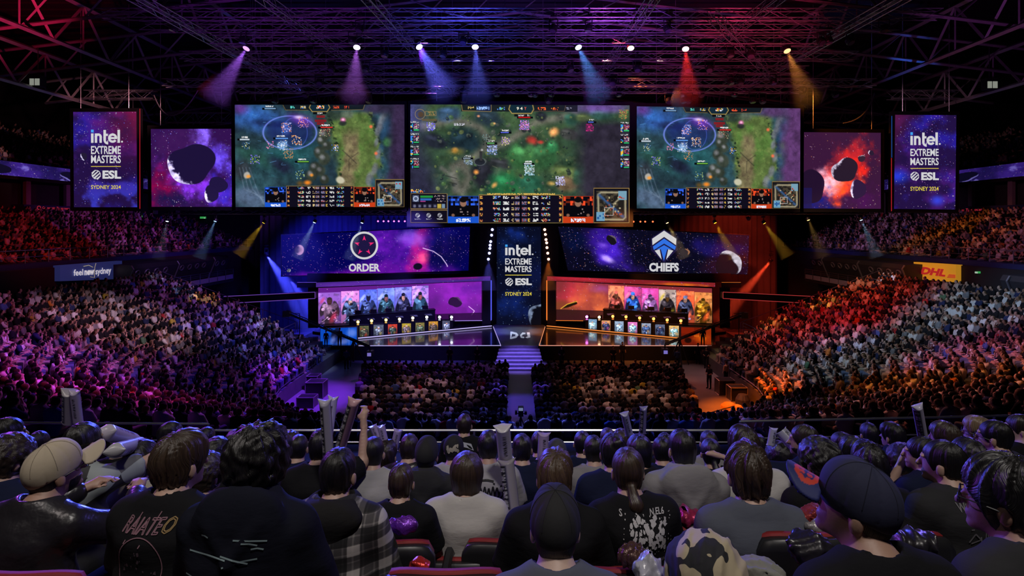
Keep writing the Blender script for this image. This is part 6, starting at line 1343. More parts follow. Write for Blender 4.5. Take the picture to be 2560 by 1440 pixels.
def hair_field(g, J, style, seed):
    """hair cap swept from the crown, clumped into locks"""
    HR = J['HR']; T = tuple; hv = lambda x, y, z: T(J['head'] + HR @ Vector((x, y, z)))
    lx, ly, lz = g.local(T(J['head']), HR); r = np.random.RandomState(seed)
    th = {'short': .010, 'crew': .005, 'mop': .022, 'curly': .034, 'bob': .018, 'pony': .009, 'messy': .026, 'bun': .012, 'wavy': .040, 'fade': .012}[style]
    f = g.ell(hv(0, -.014, .024), (.075 + th * (.6 if style in ('mop', 'messy', 'short') else 1), .095 + th, .092 + th), HR)
    if style in ('mop', 'messy', 'wavy'): f = smin(f, g.ell(hv(.02 * (seed % 3 - 1), .015, .065), (.066, .078, .05 + th), HR), .03)
    if style == 'wavy': f = smin(f, g.ell(hv(0, -.02, .06), (.10, .11, .09), HR), .03)
    if style in ('bob',):
        f = smin(f, smax(g.cone(hv(0, -.02, .02), hv(0, -.035, -.135), .092, .080), -g.ell(hv(0, .075, -.06), (.072, .085, .13), HR), .02), .03)
    if style in ('mop', 'wavy', 'messy', 'curly'): f = smin(f, g.ell(hv(0, -.045, -.040), (.064 + th * .5, .050 + th * .5, .050 + th * .4), HR), .03)
    else: f = smin(f, g.ell(hv(0, -.046, -.045), (.064, .050, .052), HR), .03)
    if style == 'pony':
        t0 = hv(.0, -.105, -.045); t1 = hv(.012, -.150, -.115); t2 = hv(.03, -.145, -.225); f = smin(f, g.cone(t0, t1, .024, .036), .012); f = smin(f, g.cone(t1, t2, .036, .014), .02)
    if style == 'bun': f = smin(f, g.ell(hv(.015, -.08, .085), (.040, .038, .034), HR), .01)
    # locks
    cx, cy_ = .012 * (seed % 3 - 1), -.045
    ang = np.arctan2(lx - cx, ly - cy_); rad = np.sqrt((lx - cx) ** 2 + (ly - cy_) ** 2 + (lz - .10) ** 2)
    o = 0
    for fr, am in (((7, .5), (13, .5), (23, .35), (37, .25)) if style not in ('curly', 'crew') else ((5, .3),)):
        o = o + am * np.sin(fr * ang + r.rand() * 6 + rad * r.uniform(8, 30) * (1 if style in ('short', 'pony', 'bob') else 1.8))
    amp = {'short': .0035, 'crew': .001, 'mop': .006, 'curly': .002, 'bob': .003, 'pony': .0018, 'messy': .009, 'bun': .004, 'wavy': .006, 'fade': .004}[style]
    f = f + o * amp
    if style in ('curly', 'wavy'):
        q = 95 if style == 'curly' else 60
        f = f + (.007 if style == 'curly' else .010) * np.sin(lx * q + 2 * np.sin(lz * 40 + seed)) * np.sin(ly * q * 1.1 + 1.5 * np.sin(lx * 50)) * np.sin(lz * q * .9 + 1 + 2 * np.sin(ly * 37))
    # hairline: keep the face and the ears free
    fr_ = {'bob': .02, 'pony': .0, 'wavy': .03}.get(style, .01)
    face = g.ell(hv(0, .105, -.055), (.078, .075, .095), HR); f = smax(f, -face, .012)
    low = -(lz + (.094 if style in ('messy', 'curly', 'mop', 'short') else .080) + .25 * np.minimum(np.abs(ly + .06), .05) * 0)
    if style == 'bob': low = -(lz + .150)
    if style == 'wavy': low = -(lz + .105)
    if style != 'pony': f = smax(f, low, .015)
    else: f = np.where(ly > -.10, smax(f, low, .01), f)
    if style not in ('bob', 'wavy'):
        for s in (-1, 1): f = smax(f, -g.ell(hv(s * .092, .004, -.040), (.030 if style in ('mop', 'messy', 'curly') else .024, .034, .050), HR), .01)
    if style == 'fade': f = smax(f, np.where(lz < .01, g.ell(hv(0, -.014, .024), (.077, .098, .095), HR), f), .008)
    return f
def cap_field(g, J, back=False, tilt=0.0, hollow=True):
    sg = -1 if back else 1; HR = J['HR'] @ Matrix.Rotation(tilt, 3, 'X'); hv = lambda x, y, z: tuple(J['head'] + HR @ Vector((x, y, z))); lx, ly, lz = g.local(tuple(J['head']), HR)
    f = smin(g.ell(hv(0, -.012, .020), (.0845, .103, .105), HR), g.ell(hv(0, sg * .030, .050), (.074, .078, .086), HR), .03); ang = np.arctan2(lx, ly + .012)
    f = f - .0045 * np.abs(np.sin(ang * 3)) ** .4
    f = smax(f, -(lz + .012 - .25 * np.maximum(-ly - .03, 0) * -1), .006); f = smin(f, g.ell(hv(0, -.004 * sg, .131), (.010, .010, .007), HR), .003)
    if hollow: f = smax(f, -g.ell(hv(0, -.012, .018), (.0775, .096, .096), HR), .004)
    if back: f = np.maximum(f, -np.maximum(g.ell(hv(0, .10, .0), (.045, .06, .045), HR), -1))
    sy = -1 if back else 1
    bx, by, bz = lx, ly * sy - .13, lz - (.030 - 6.0 * lx * lx)
    d = np.sqrt((bx / .078) ** 2 + (by / .078) ** 2) - 1
    brim = np.maximum(np.maximum(d * .07, np.abs(bz - .20 * by) - .0062), .095 - (ly * sy))
    return f, brim

# ------------------------------------------------------------------ materials for the figures
def skin_mat(k): return mat('skin_%d' % k, [(.52, .33, .25), (.42, .25, .18), (.60, .42, .34), (.30, .17, .11)][k], .5, noise=.12, nscale=14, bump=.05, bscale=120)
def cloth(name, c, rough=.9, noise=.15):
    m = mat('cloth_' + name, c, rough, noise=noise, nscale=9, bump=.34, bscale=15, stretch=(.8, 1, 2.0)); m.node_tree.nodes['Principled BSDF'].inputs['Specular IOR Level'].default_value = .12; return m
def hair_mat(k):
    name = 'hair_%d' % k
    if name in MATS: return MATS[name]
    c = [(.008, .007, .007), (.022, .014, .009), (.042, .026, .016), (.075, .046, .027), (.26, .18, .10)][k]
    m = bpy.data.materials.new(name); m.use_nodes = True; nt = m.node_tree; b = nt.nodes['Principled BSDF']; MATS[name] = m
    b.inputs['Roughness'].default_value = .36; b.inputs['Specular IOR Level'].default_value = .7
    at = nt.nodes.new('ShaderNodeAttribute'); at.attribute_name = 'strand'
    n = nt.nodes.new('ShaderNodeTexNoise'); n.inputs['Scale'].default_value = 1.0; n.inputs['Detail'].default_value = 3; nt.links.new(at.outputs['Vector'], n.inputs['Vector'])
    cr = nt.nodes.new('ShaderNodeValToRGB'); nt.links.new(n.outputs['Fac'], cr.inputs[0]); e = cr.color_ramp.elements
    e[0].position = .32; e[0].color = (*[v * .45 for v in c], 1); e[1].position = .72; e[1].color = (*[min(1, v * 2.0) for v in c], 1); nt.links.new(cr.outputs[0], b.inputs['Base Color'])
    bp = nt.nodes.new('ShaderNodeBump'); bp.inputs['Strength'].default_value = .8; bp.inputs['Distance'].default_value = .004; nt.links.new(n.outputs['Fac'], bp.inputs['Height']); nt.links.new(bp.outputs[0], b.inputs['Normal'])
    return m
def strand_attr(me, V, J, seed, curl):
    """combed direction of each hair, radiating from the crown"""
    L = (V - np.array(J['head'])) @ np.array(J['HR']); cx = .012 * (seed % 3 - 1); a = np.arctan2(L[:, 0] - cx, L[:, 1] + .045)
    ln = np.sqrt((L[:, 0] - cx) ** 2 + (L[:, 1] + .045) ** 2 + (L[:, 2] - .10) ** 2)
    a = a + (.25 * np.sin(L[:, 2] * 45 + seed) + .2 * np.sin(ln * 60)) * curl
    at = me.attributes.new('strand', 'FLOAT_VECTOR', 'POINT'); at.data.foreach_set('vector', np.stack([np.cos(a) * 30, np.sin(a) * 30, ln * (9 + 40 * (curl > .8))], 1).astype(np.float32).ravel())
def plaid_mat():
    if 'plaid' in MATS: return MATS['plaid']
    m = bpy.data.materials.new('plaid_flannel'); m.use_nodes = True; nt = m.node_tree; b = nt.nodes['Principled BSDF']; b.inputs['Roughness'].default_value = .9
    tc = nt.nodes.new('ShaderNodeTexCoord'); sp = nt.nodes.new('ShaderNodeSeparateXYZ'); nt.links.new(tc.outputs['Object'], sp.inputs[0])
    def wave(out, f, ph, th):
        mu = nt.nodes.new('ShaderNodeMath'); mu.operation = 'MULTIPLY_ADD'; mu.inputs[1].default_value = f; mu.inputs[2].default_value = ph; nt.links.new(out, mu.inputs[0])
        sn = nt.nodes.new('ShaderNodeMath'); sn.operation = 'SINE'; nt.links.new(mu.outputs[0], sn.inputs[0])
        r = nt.nodes.new('ShaderNodeMapRange'); r.inputs[1].default_value = th - .12; r.inputs[2].default_value = th + .12; nt.links.new(sn.outputs[0], r.inputs[0]); return r.outputs[0]
    def mul(a, k): q = nt.nodes.new('ShaderNodeMath'); q.operation = 'MULTIPLY'; q.inputs[1].default_value = k; nt.links.new(a, q.inputs[0]); return q.outputs[0]
    def add(a, c): q = nt.nodes.new('ShaderNodeMath'); q.operation = 'ADD'; nt.links.new(a, q.inputs[0]); nt.links.new(c, q.inputs[1]); return q.outputs[0]
    v = add(add(mul(wave(sp.outputs[0], 52, .9, .25), .45), mul(wave(sp.outputs[2], 58, .3, .25), .45)), add(mul(wave(sp.outputs[0], 156, 0, .8), .10), mul(wave(sp.outputs[2], 174, 0, .8), .10)))
    cr = nt.nodes.new('ShaderNodeValToRGB'); nt.links.new(v, cr.inputs[0]); e = cr.color_ramp.elements
    e[0].position = .05; e[0].color = (.012, .012, .014, 1); e[1].position = .95; e[1].color = (.55, .52, .50, 1); x = e.new(.48); x.color = (.075, .07, .075, 1)
    nt.links.new(cr.outputs[0], b.inputs['Base Color']); MATS['plaid'] = m; return m
def camo_mat():
    if 'camo' in MATS: return MATS['camo']
    m = mat('camo', (.42, .36, .25), .85); nt = m.node_tree; b = nt.nodes['Principled BSDF']
    tc = nt.nodes.new('ShaderNodeTexCoord'); n = nt.nodes.new('ShaderNodeTexNoise'); n.inputs['Scale'].default_value = 9; n.inputs['Detail'].default_value = 2; nt.links.new(tc.outputs['Object'], n.inputs[0])
    cr = nt.nodes.new('ShaderNodeValToRGB'); cr.color_ramp.interpolation = 'CONSTANT'; nt.links.new(n.outputs['Fac'], cr.inputs[0]); e = cr.color_ramp.elements
    e[0].color = (.020, .020, .025, 1); e[0].position = 0; e[1].position = .46; e[1].color = (.46, .39, .26, 1); nt.links.new(cr.outputs[0], b.inputs['Base Color']); return m

# ------------------------------------------------------------------ the crowd: small whole figures, one surface each
def mini(h, pose, seed):
    """a small seated or standing figure with a part mask: 0 shirt, 1 skin, 2 hair, 3 trousers"""
    r = np.random.RandomState(seed)
    if pose == 'stand':
        J = {}; T = tuple; g = Grid(np.arange(-.42, .43, h, dtype=np.float32), np.arange(-.3, .45, h, dtype=np.float32), np.arange(-.06, 1.86, h, dtype=np.float32))
        hd = (0, .02, 1.62); f_h = g.ell((0, .0, 1.64), (.078, .098, .115)); f_s = g.cone((0, 0, 1.0), (0, -.02, 1.36), .10, .115, 1.4, 1); f_l = None
        f_k = g.cone((0, 0, 1.42), (0, .0, 1.56), .055, .05)
        for s in (-1, 1):
            f_s = smin(f_s, g.cone((s * .18, -.01, 1.40), (s * .25, .0, 1.12), .062, .052), .05)
            e = (s * .25, .0, 1.12); ha = (s * .12, .20, 1.05) if pose == 'x' or seed % 2 else (s * .27, .06, .86)
            f_k = np.minimum(f_k, g.cone(e, ha, .043, .034)); a = g.cone((s * .095, 0, .95), (s * .12, .01, .5), .098, .068); c = smin(a, g.cone((s * .12, .01, .5), (s * .125, 0, .08), .066, .05), .03); c = smin(c, g.cone((s * .125, 0, .05), (s * .13, .14, .04), .05, .04), .02)
            f_l = c if f_l is None else smin(f_l, c, .03)
        hair = g.ell((0, -.018, 1.665), (.088, .102, .11)); top = 1.77
    else:
        J = skeleton(r.uniform(-.02, .30), r.uniform(-.08, .08), r.uniform(-.3, .3), 0, 1.0, [('lap', 'lap'), ('clasp', 'clasp'), ('lap', 'chin'), ('lap', 'clasp')][seed % 4]); T = tuple
        g = Grid(np.arange(-.40, .41, h, dtype=np.float32), np.arange(-.32, .74, h, dtype=np.float32), np.arange(-.05, 1.48, h, dtype=np.float32))
        h0 = J['head']; f_h = g.ell(T(h0 + Vector((0, .008, .0))), (.076, .094, .118)); f_k = g.cone(T(J['neck0']), T(h0), .055, .05)
        f_s = shirt_field(g, J, 1.0, 'short', 1.2, seed % 3 == 0, seed, amp=.5); f_l = trouser_field(g, J)
        for k in 'LR':
            f_k = np.minimum(f_k, g.cone(T(J['el' + k]), T(J['ha' + k]), .045, .036)); f_k = np.minimum(f_k, g.ell(T(J['ha' + k]), (.045, .05, .04))); f_l = smin(f_l, g.cone(T(J['an' + k]), T(J['to' + k]), .05, .042), .02)
        hair = g.ell(T(h0 + Vector((0, -.020, .024))), (.088, .104, .108)); 
        if seed % 5 == 4: hair = smin(hair, g.ell(T(h0 + Vector((0, -.06, -.08))), (.085, .06, .11)), .03)
        hair = smax(hair, -g.ell(T(h0 + Vector((0, .10, -.04))), (.085, .075, .10)), .02)
    parts = np.stack([f_s + 0 * f_h, np.minimum(f_h, f_k) + 0 * f_s, hair + 0 * f_s, f_l + 0 * f_s])
    f = smin(smin(parts[0], parts[3], .03), np.minimum(parts[1], parts[2]), .015)
    V, Q = g.nets(f)
    ix = [np.clip(np.searchsorted(g.a[d], V[:, d]), 0, len(g.a[d]) - 1) for d in range(3)]
    w4 = parts[:, ix[0], ix[1], ix[2]]; return V, Q, w4.argmin(0)
SKIN = np.array([(.52, .33, .25), (.42, .25, .18), (.60, .42, .34), (.30, .17, .11)]); HAIRC = np.array([(.008, .007, .007), (.018, .012, .009), (.035, .021, .013), (.008, .007, .007), (.13, .085, .045)])
TOPS = [('white', (.72, .70, .68), 21), ('black', (.016, .016, .019), 47), ('grey', (.22, .22, .23), 14), ('navy', (.03, .04, .11), 8), ('red', (.45, .04, .04), 1.6), ('blue', (.08, .16, .40), 1.8), ('cream', (.60, .52, .42), 4), ('yellow', (.58, .46, .06), .5), ('green', (.10, .22, .12), .7), ('orange', (.60, .20, .04), .5), ('pink', (.60, .35, .42), .7)]
TW = np.array([t[2] for t in TOPS], float); TW /= TW.sum()
LEG = np.array([(.03, .03, .035), (.05, .07, .13), (.10, .14, .24), (.02, .02, .022), (.32, .28, .22)])
M_crowd = paint_mat('crowd_cloth', .85, .08)
def tint(mask, top, rs):
    t = np.array([TOPS[top][1], SKIN[rs.randint(4)], HAIRC[rs.randint(5)], LEG[rs.randint(5)]]); return t[mask]
MINI = [mini(.033, 'sit', 10 + i) for i in range(10)]
TINY = [mini(.052, 'sit', 30 + i) for i in range(8)]
STAND = [mini(.026, 'stand', i) for i in range(4)]
def vis(p, m=6):
    px = CX + F * p[0] / p[1]; py = CY - F * (p[2] - EYE) / p[1]; return -m * 4 < px < 2560 + m * 4 and py < 1112
seats = []     # (x, y, z, facing angle, words, depth)
SIDE = {-1: 'left', 1: 'right'}
for s in (-1, 1):
    for k in range(NR):
        d = .30 + k * ROW; z = Z1 + k * RISE
        for j, (x, y, a) in enumerate(bowl_path(.52, d)):
            if y > 45 and x > -16.4 - (y - 45) * 1.7: continue
            x += rnd.uniform(-.05, .05); y += rnd.uniform(-.05, .05)
            face = -math.pi / 2 + a
            f2 = face * .75 + .25 * math.atan2(x, 54 - y) if True else face
            X = -s * x if s > 0 else x
            if s > 0: f2 = -f2
            if not vis((X, y, z + 1.0)): continue
            if y < 24 - 11.5 * min(1, abs(F * X / y) / 1298): continue
            if rnd.random() < .10: continue
            if (y > 46 and rnd.random() < .2): continue
            seats.append((X, y, z, f2, ('stand', s, k + 1, j), y))
for s in (-1, 1):
    for r_ in range(15):
        y = 43.6 - r_ * .88; n = int(round(21.6 - (43.6 - y) * .36 + (.8 if s > 0 else 0)))
        for c_ in range(n):
            if rnd.random() < .04: continue
            x = s * (1.05 + c_ * .52) + (0.15 if s > 0 else 0); seats.append((x + rnd.uniform(-.04, .04), y + rnd.uniform(-.05, .05), 0.0, rnd.uniform(-.12, .12), ('floor', s, 15 - r_, c_ + 1), y))
for x in np.arange(-10.5, 10.6, .52):        # first rows of the end stand under the balcony
    for r_ in range(3):
        if rnd.random() < .2 or abs(x) < 1.4 and r_ == 0: continue
        seats.append((x, 27.2 - r_ * .85, .95 + r_ * .306, rnd.uniform(-.15, .15), ('end', 0, r_ + 1, 0), 27.2 - r_ * .85))
far = []
for s in (-1, 1):
    for k in range(11):
        for y in np.arange(34, 75, .55):
            x = s * (36.7 + k * ROW); z = 8.62 + k * .36
            if not vis((x, y, z + 1)) : continue
            dens = .86 if y < 58 else .55
            if rnd.random() > dens: continue
            far.append((x, y + rnd.uniform(-.05, .05), z, s * (math.pi / 2 - .35), None, 80 + y))
    for k in range(9):
        for y in np.arange(42, 72, .6):
            x = s * (46.9 + k * .9); z = 17.42 + k * .5
            if not vis((x, y, z + 1)) or rnd.random() > (.7 if s < 0 else .45): continue
            far.append((x, y, z, s * (math.pi / 2 - .3), None, 80 + y))
seats.sort(key=lambda t: t[5])
N_IND = 228
ORDW = ['first', 'second', 'third', 'fourth', 'fifth', 'sixth', 'seventh', 'eighth', 'ninth', 'tenth', 'eleventh', 'twelfth', '13th', '14th', '15th', '16th', '17th', '18th', '19th', '20th', '21st', '22nd']
cand = [t for t in seats if t[4][0] != 'end' and 0 < CX + F * t[0] / t[1] < 2560 and CY + F * (EYE - t[2] - 1.25) / t[1] < 1052 and t[5] > 17]
chosen = set(id(t) for t in cand[:N_IND]); used_labels = set(); ind_mesh = {}
crs = np.random.RandomState(5); rest = []
for t in seats + far:
    top = crs.choice(len(TOPS), p=TW)
    if id(t) not in chosen: rest.append((t, top)); continue
    v = crs.randint(len(MINI)); key = (v, top)
    if key not in ind_mesh:
        V, Q, mk = MINI[v]; ind_mesh[key] = new_mesh('spectator', V, Q, True, tint(mk, top, crs)); ind_mesh[key].materials.append(M_crowd)
    gs_ = 1.12 if t[4][0] != 'floor' else 1.08
    o = link('person', ind_mesh[key], None, None, (t[0], t[1], t[2] - .06 * gs_), t[3]); o.scale = (gs_, gs_, gs_)
    w_ = t[4]; cn = TOPS[top][0]
    if w_[0] == 'floor': lab = 'person in %s top, %s floor block, row %d from back, seat %d from aisle' % (cn, SIDE[w_[1]], w_[2], w_[3])
    else:
        lab = 'person in %s top, %s lower stand, row %d up, seat %d from stage' % (cn, SIDE[w_[1]], w_[2], w_[3] + 1)
    tag(o, lab, 'person', 'spectators seated in the %s lower stand' % SIDE[w_[1]] if w_[0] != 'floor' else 'spectators seated in the %s floor block' % SIDE[w_[1]])
def mass(items, name, label):
    VV = []; QQ = []; CC = []; n = 0
    for t, top in items:
        V, Q, mk = TINY[crs.randint(len(TINY))]; ca, sa = math.cos(t[3]), math.sin(t[3]); k = crs.uniform(1.03, 1.17); V = V * np.array((k, k, 1), np.float32)
        W2 = np.stack([V[:, 0] * ca - V[:, 1] * sa + t[0], V[:, 0] * sa + V[:, 1] * ca + t[1], V[:, 2] * k + t[2] - .06], 1)
        VV.append(W2); QQ.append(Q + n); CC.append(tint(mk, top, crs)); n += len(V)
    return tag(link(name, new_mesh(name, np.concatenate(VV), np.concatenate(QQ), True, np.concatenate(CC)), M_crowd), label, 'crowd', kind='stuff')
mass(rest, 'crowd', 'distant seated spectators filling the stands and the floor')
# floor seats behind the floor audience, one countless mass of chair backs
b = MB()
for t in seats:
    if t[4][0] == 'floor':
        x, y = t[0], t[1] - .24; b.box((x - .22, y - .03, .42), (x + .22, y, .86)); b.box((x - .22, y, .40), (x + .22, y + .4, .45))
tag(b.build('audience_chairs', mat('floor_chair', (.05, .04, .045), .6, noise=.2)), 'rows of dark folding chairs under the floor audience', 'chairs', kind='stuff')
# standing stewards and crew on the floor
def stander(px, pyfoot, label, shirt, rz=0.0, v=0, z=0.0, sc=1.0, legs=(.02, .02, .025)):
    Y = F * (EYE - z) / (pyfoot - CY); V, Q, mk = STAND[v % 4]
    c = np.array([shirt, SKIN[v % 3], HAIRC[v % 4], legs])[mk]
    o = link('person', new_mesh('steward', V * sc, Q, True, c), M_crowd, None, ((px - CX) * Y / F, Y, z + .02), rz); return tag(o, label, 'person')
BK = (.02, .02, .025); NV = (.03, .04, .10)
stander(806, 919, 'person in dark clothes at the end of the left barrier before the blue screen', (.25, .22, .2), .3, 0)
stander(866, 924, 'person in navy uniform standing on the violet floor under the left camera crane', NV, -.1, 1)
stander(1124, 918, 'person in dark uniform with folded arms, left one of two before the left stage', BK, math.pi, 1)
stander(1193, 918, 'person in dark uniform standing nearest the stairs before the left stage', BK, math.pi, 3)
stander(1404, 918, 'person in black standing before the dark right stage front, nearest the stairs', BK, math.pi, 3)
stander(1533, 918, 'person in black holding a camera before the middle of the right stage', BK, math.pi, 1); stander(1556, 906, 'person in black standing close against the right stage front', BK, math.pi, 0)
stander(1693, 924, 'person in navy standing under the head of the right camera crane', NV, .1, 1); stander(1745, 910, 'person in dark clothes standing at the right stage corner', BK, 2.8, 0); stander(1766, 921, 'person in black with folded arms at the end of the right barrier', BK, 2.6, 1)
stander(1773, 972, 'person in dark uniform standing alone on the orange lit floor', BK, 2.2, 1); stander(1815, 962, 'person in cream top and black trousers standing at the right barrier', (.62, .42, .22), .5, 2)
for i, (px, py) in enumerate(((815, 867), (849, 867))): stander(px, py, '%s silhouetted person before the blue side screen' % ['shorter', 'taller'][i], BK, math.pi, i, DZ, .8 + .12 * i)
stander(1757, 864, 'silhouetted person before the orange side screen', BK, 2.8, 2, DZ, .9)
# players at the desks
for s, pl, lst in ((-1, DL, [(890, 775), (928, 774), (966, 772), (1018, 766), (1057, 762)]), (1, DR, [(1537, 766), (1572, 768), (1622, 771), (1664, 774), (1705, 779)])):
    for i, (px, py) in enumerate(lst):
        dtop = lerp(791, 775, (px - 873) / 215) if s < 0 else lerp(774, 786, (px - 1508) / 212)
        p = pl.pt(px - s * 2, dtop, -1.35); V, Q, mk = MINI[(i * 3) % 10]; shirt = (.30, .24, .06) if s < 0 else (.06, .05, .05)
        c = np.array([shirt, SKIN[i % 3], HAIRC[i % 4], BK])[mk]; zt = EYE - (py - 7 - CY) * p[1] / F
        o = link('person', new_mesh('player', V, Q, True, c), M_crowd, None, (p[0], p[1], zt - 1.30), math.pi + (.22 if s < 0 else -.22)); tag(o, 'player behind the %s desk, %s from its outer end' % (SIDE[s], ORDW[i if s < 0 else 4 - i]), 'person', 'players at the %s desk' % SIDE[s])
        mp = pl.pt(px + 6, dtop - 1, -.45); t = thing('monitor', 'black monitor on the %s desk before the %s player from its outer end' % (SIDE[s], ORDW[i if s < 0 else 4 - i]), 'monitor', tuple(mp), group='monitors on the %s desk' % SIDE[s])
        m = MB(); m.box((mp[0] - .30, mp[1] - .03, mp[2] + .14), (mp[0] + .30, mp[1] + .02, mp[2] + .50)); m.build('screen', M_plastic, t); m = MB(); m.box((mp[0] - .03, mp[1] - .01, mp[2]), (mp[0] + .03, mp[1] + .05, mp[2] + .16)); m.box((mp[0] - .14, mp[1] - .08, mp[2]), (mp[0] + .14, mp[1] + .08, mp[2] + .02)); m.build('stand', M_plastic, t)
# ------------------------------------------------------------------ the near rows
CL = {'black': (.012, .012, .014), 'navy': (.012, .016, .045), 'white': (.52, .50, .48), 'slate': (.10, .11, .14), 'grey': (.27, .26, .27), 'cream': (.46, .42, .34), 'char': (.035, .035, .038), 'maroon': (.16, .02, .04), 'silver': (.34, .36, .38), 'ltgrey': (.40, .39, .40)}
def leather():
    return mat('leather', (.020, .018, .022), .32, noise=.2, bump=.9, bscale=13)
def surf_bvh(V, Q): return BVHTree.FromPolygons([tuple(v) for v in V], [tuple(q) for q in Q])
def print_on(root, bvh, geos, m, name='back_print', off=.004):
    dz = DZP.get(root.name, 0)
    """lay flat shapes (x, z) onto the back of a garment"""
    b = MB()
    for V2, Fc in geos:
        W2 = []
        for x, z in V2:
            z += dz
            h = bvh.ray_cast(Vector((x, -.8, z)), Vector((0, 1, 0)))
            W2.append((x, (h[0].y if h[0] else -.12) - off, z))
        b.add(W2, Fc)
    return link(name, new_mesh(name, b.v, b.f), m, root)
def tx(s, x0, z0, x1, z1, bold=.02, sk=0.0):
    V, Fc = text_geo(s, bold, 2); return [(x0 + u * (x1 - x0) + sk * v, z0 + v * (z1 - z0)) for u, v in V], Fc
def splat(rs, n, x0, z0, x1, z1, r0, r1):
    out = []
    for _ in range(n):
        x, z = rs.uniform(x0, x1), rs.uniform(z0, z1); r = rs.uniform(r0, r1); k = rs.randint(5, 8); a0 = rs.rand() * 6
        out.append(([(x + math.cos(a0 + i * 6.283 / k) * r * rs.uniform(.4, 1.2), z + math.sin(a0 + i * 6.283 / k) * r * rs.uniform(.5, 1.8)) for i in range(k)], [tuple(range(k))]))
    return out
def stroke(pts, w_):
    out = []
    for (x0, z0), (x1, z1) in zip(pts[:-1], pts[1:]):
        L = math.hypot(x1 - x0, z1 - z0) + 1e-6; nx, nz = -(z1 - z0) / L * w_ / 2, (x1 - x0) / L * w_ / 2
        out.append(([(x0 + nx, z0 + nz), (x1 + nx, z1 + nz), (x1 - nx, z1 - nz), (x0 - nx, z0 - nz)], [(0, 1, 2, 3)]))
    return out
NEAR = {}
def person(key, px, py, Y, label, hair='short', hc=0, sk=0, top='black', sleeve='short', arms='lap', lean=.12, yaw=0.0, hyaw=0.0, hpitch=0.0, side=0.0, wide=1.0, sc=1.0, cap=None, hood=False, loose=1.0, m=None, amp=1.0, seat=True, beard=False):
    th = {'short': .010, 'crew': .005, 'mop': .022, 'curly': .034, 'bob': .018, 'pony': .009, 'messy': .026, 'bun': .012, 'wavy': .040, 'fade': .012}[hair]
    seed = sum(ord(c) * (i + 1) for i, c in enumerate(label)) % 9973
    J = skeleton(lean, side, hyaw, hpitch, wide, arms)
    ht = J['head'] + J['HR'] @ Vector((0, -.012, .114 + (th if not cap else .022))); T0 = Vector(P(px, py, Y)); Rz = Matrix.Rotation(yaw, 3, 'Z')
    loc = T0 - Rz @ (Vector((ht.x, ht.y, J['head'].z + .114 + (th if not cap else .022))) * sc)
    q = 0 if Y < 3.15 else (1 if Y < 4.3 else 2)
    cs, fi, hs, ss = ((.020, .008, .0052, .012), (.026, .011, .0075, .016), (.032, .015, .011, .022))[q]
    hx, hy = J['head'].x, J['head'].y; reach = max(abs(J['ha' + k].x) for k in 'LR') + .14; ry = max(max(J['ha' + k].y for k in 'LR') + .22, .72)
    zt = max(J['head'].z + .17, max(J['ha' + k].z for k in 'LR') + .2)
    g = Grid(axis_pts(-max(reach, .42), max(reach, .42), cs, hx - .10, hx + .10, fi), axis_pts(-.32, ry, cs, hy - .12, hy + .15, fi), axis_pts(-.03, zt, cs, J['neck0'].z, J['head'].z + .15, fi))
    V, Q = g.nets(body_field(g, J, wide)); root = link('person', new_mesh('body', V, Q, True), skin_mat(sk), None, tuple(loc), yaw); root.scale = (sc, sc, sc); tag(root, label, 'person')
    # garment
    lo = min(J['sh' + k].y for k in 'LR'); sx = max(.36 * max(wide, 1), (max(abs(J['ha' + k].x) for k in 'LR') + .1) if sleeve == 'long' else max(abs(J['el' + k].x) for k in 'LR') + .1)
    syy = max(J['el' + k].y for k in 'LR') + .12 if sleeve == 'short' else max(J['ha' + k].y for k in 'LR') + .1
    zz = J['neck0'].z + (.16 if hood else .08); zz = max(zz, max(J['el' + k].z for k in 'LR') + .1, (max(J['ha' + k].z for k in 'LR') + .1) if sleeve == 'long' else 0)
    gs = Grid(np.arange(-sx, sx + ss, ss, dtype=np.float32), np.arange(-.36, max(syy, .28), ss, dtype=np.float32), np.arange(.44, zz, ss, dtype=np.float32))
    Vs, Qs = gs.nets(shirt_field(gs, J, wide, sleeve, loose, hood, seed, amp=amp))
    link('hoodie' if hood else ('jacket' if top == 'leather' else 'shirt'), new_mesh('shirt', Vs, Qs, True), m or (leather() if top == 'leather' else cloth(top, CL[top])), root)
    gt = Grid(np.arange(-.34, .35, cs, dtype=np.float32), np.arange(-.22, .64, cs, dtype=np.float32), np.arange(.02, .72, cs, dtype=np.float32))
    Vt, Qt = gt.nets(trouser_field(gt, J)); link('trousers', new_mesh('trousers', Vt, Qt, True), cloth('denim' if seed % 3 == 0 else 'dark_trousers', (.05, .07, .14) if seed % 3 == 0 else (.02, .02, .024)), root)
    # hair and headgear
    H = J['head']; R_ = .17; low = .30 if hair in ('bob', 'pony', 'wavy') else .15
    gh = Grid(np.arange(H.x - R_, H.x + R_, hs, dtype=np.float32), np.arange(H.y - .22, H.y + R_, hs, dtype=np.float32), np.arange(H.z - low, H.z + .21, hs, dtype=np.float32))
    fh = hair_field(gh, J, hair, seed)
    if beard: lx, ly, lz = gh.local(tuple(H), J['HR']); fh = np.minimum(fh, np.maximum(np.maximum(gh.ell(tuple(H + J['HR'] @ Vector((0, .030, -.046))), (.0570, .0645, .0760), J['HR']), lz + .052 - .25 * np.maximum(np.abs(lx) - .03, 0)), -ly - .01))
    if cap: lx, ly, lz = gh.local(tuple(H), J['HR']); fh = np.maximum(fh, lz - .03)
    Vh, Qh = gh.nets(fh)
    if len(Vh):
        hm_ = new_mesh('hair', Vh, Qh, True); strand_attr(hm_, Vh, J, seed, {'curly': 1.0, 'wavy': .9, 'messy': .5, 'mop': .3}.get(hair, .12)); link('hair', hm_, hair_mat(hc), root)
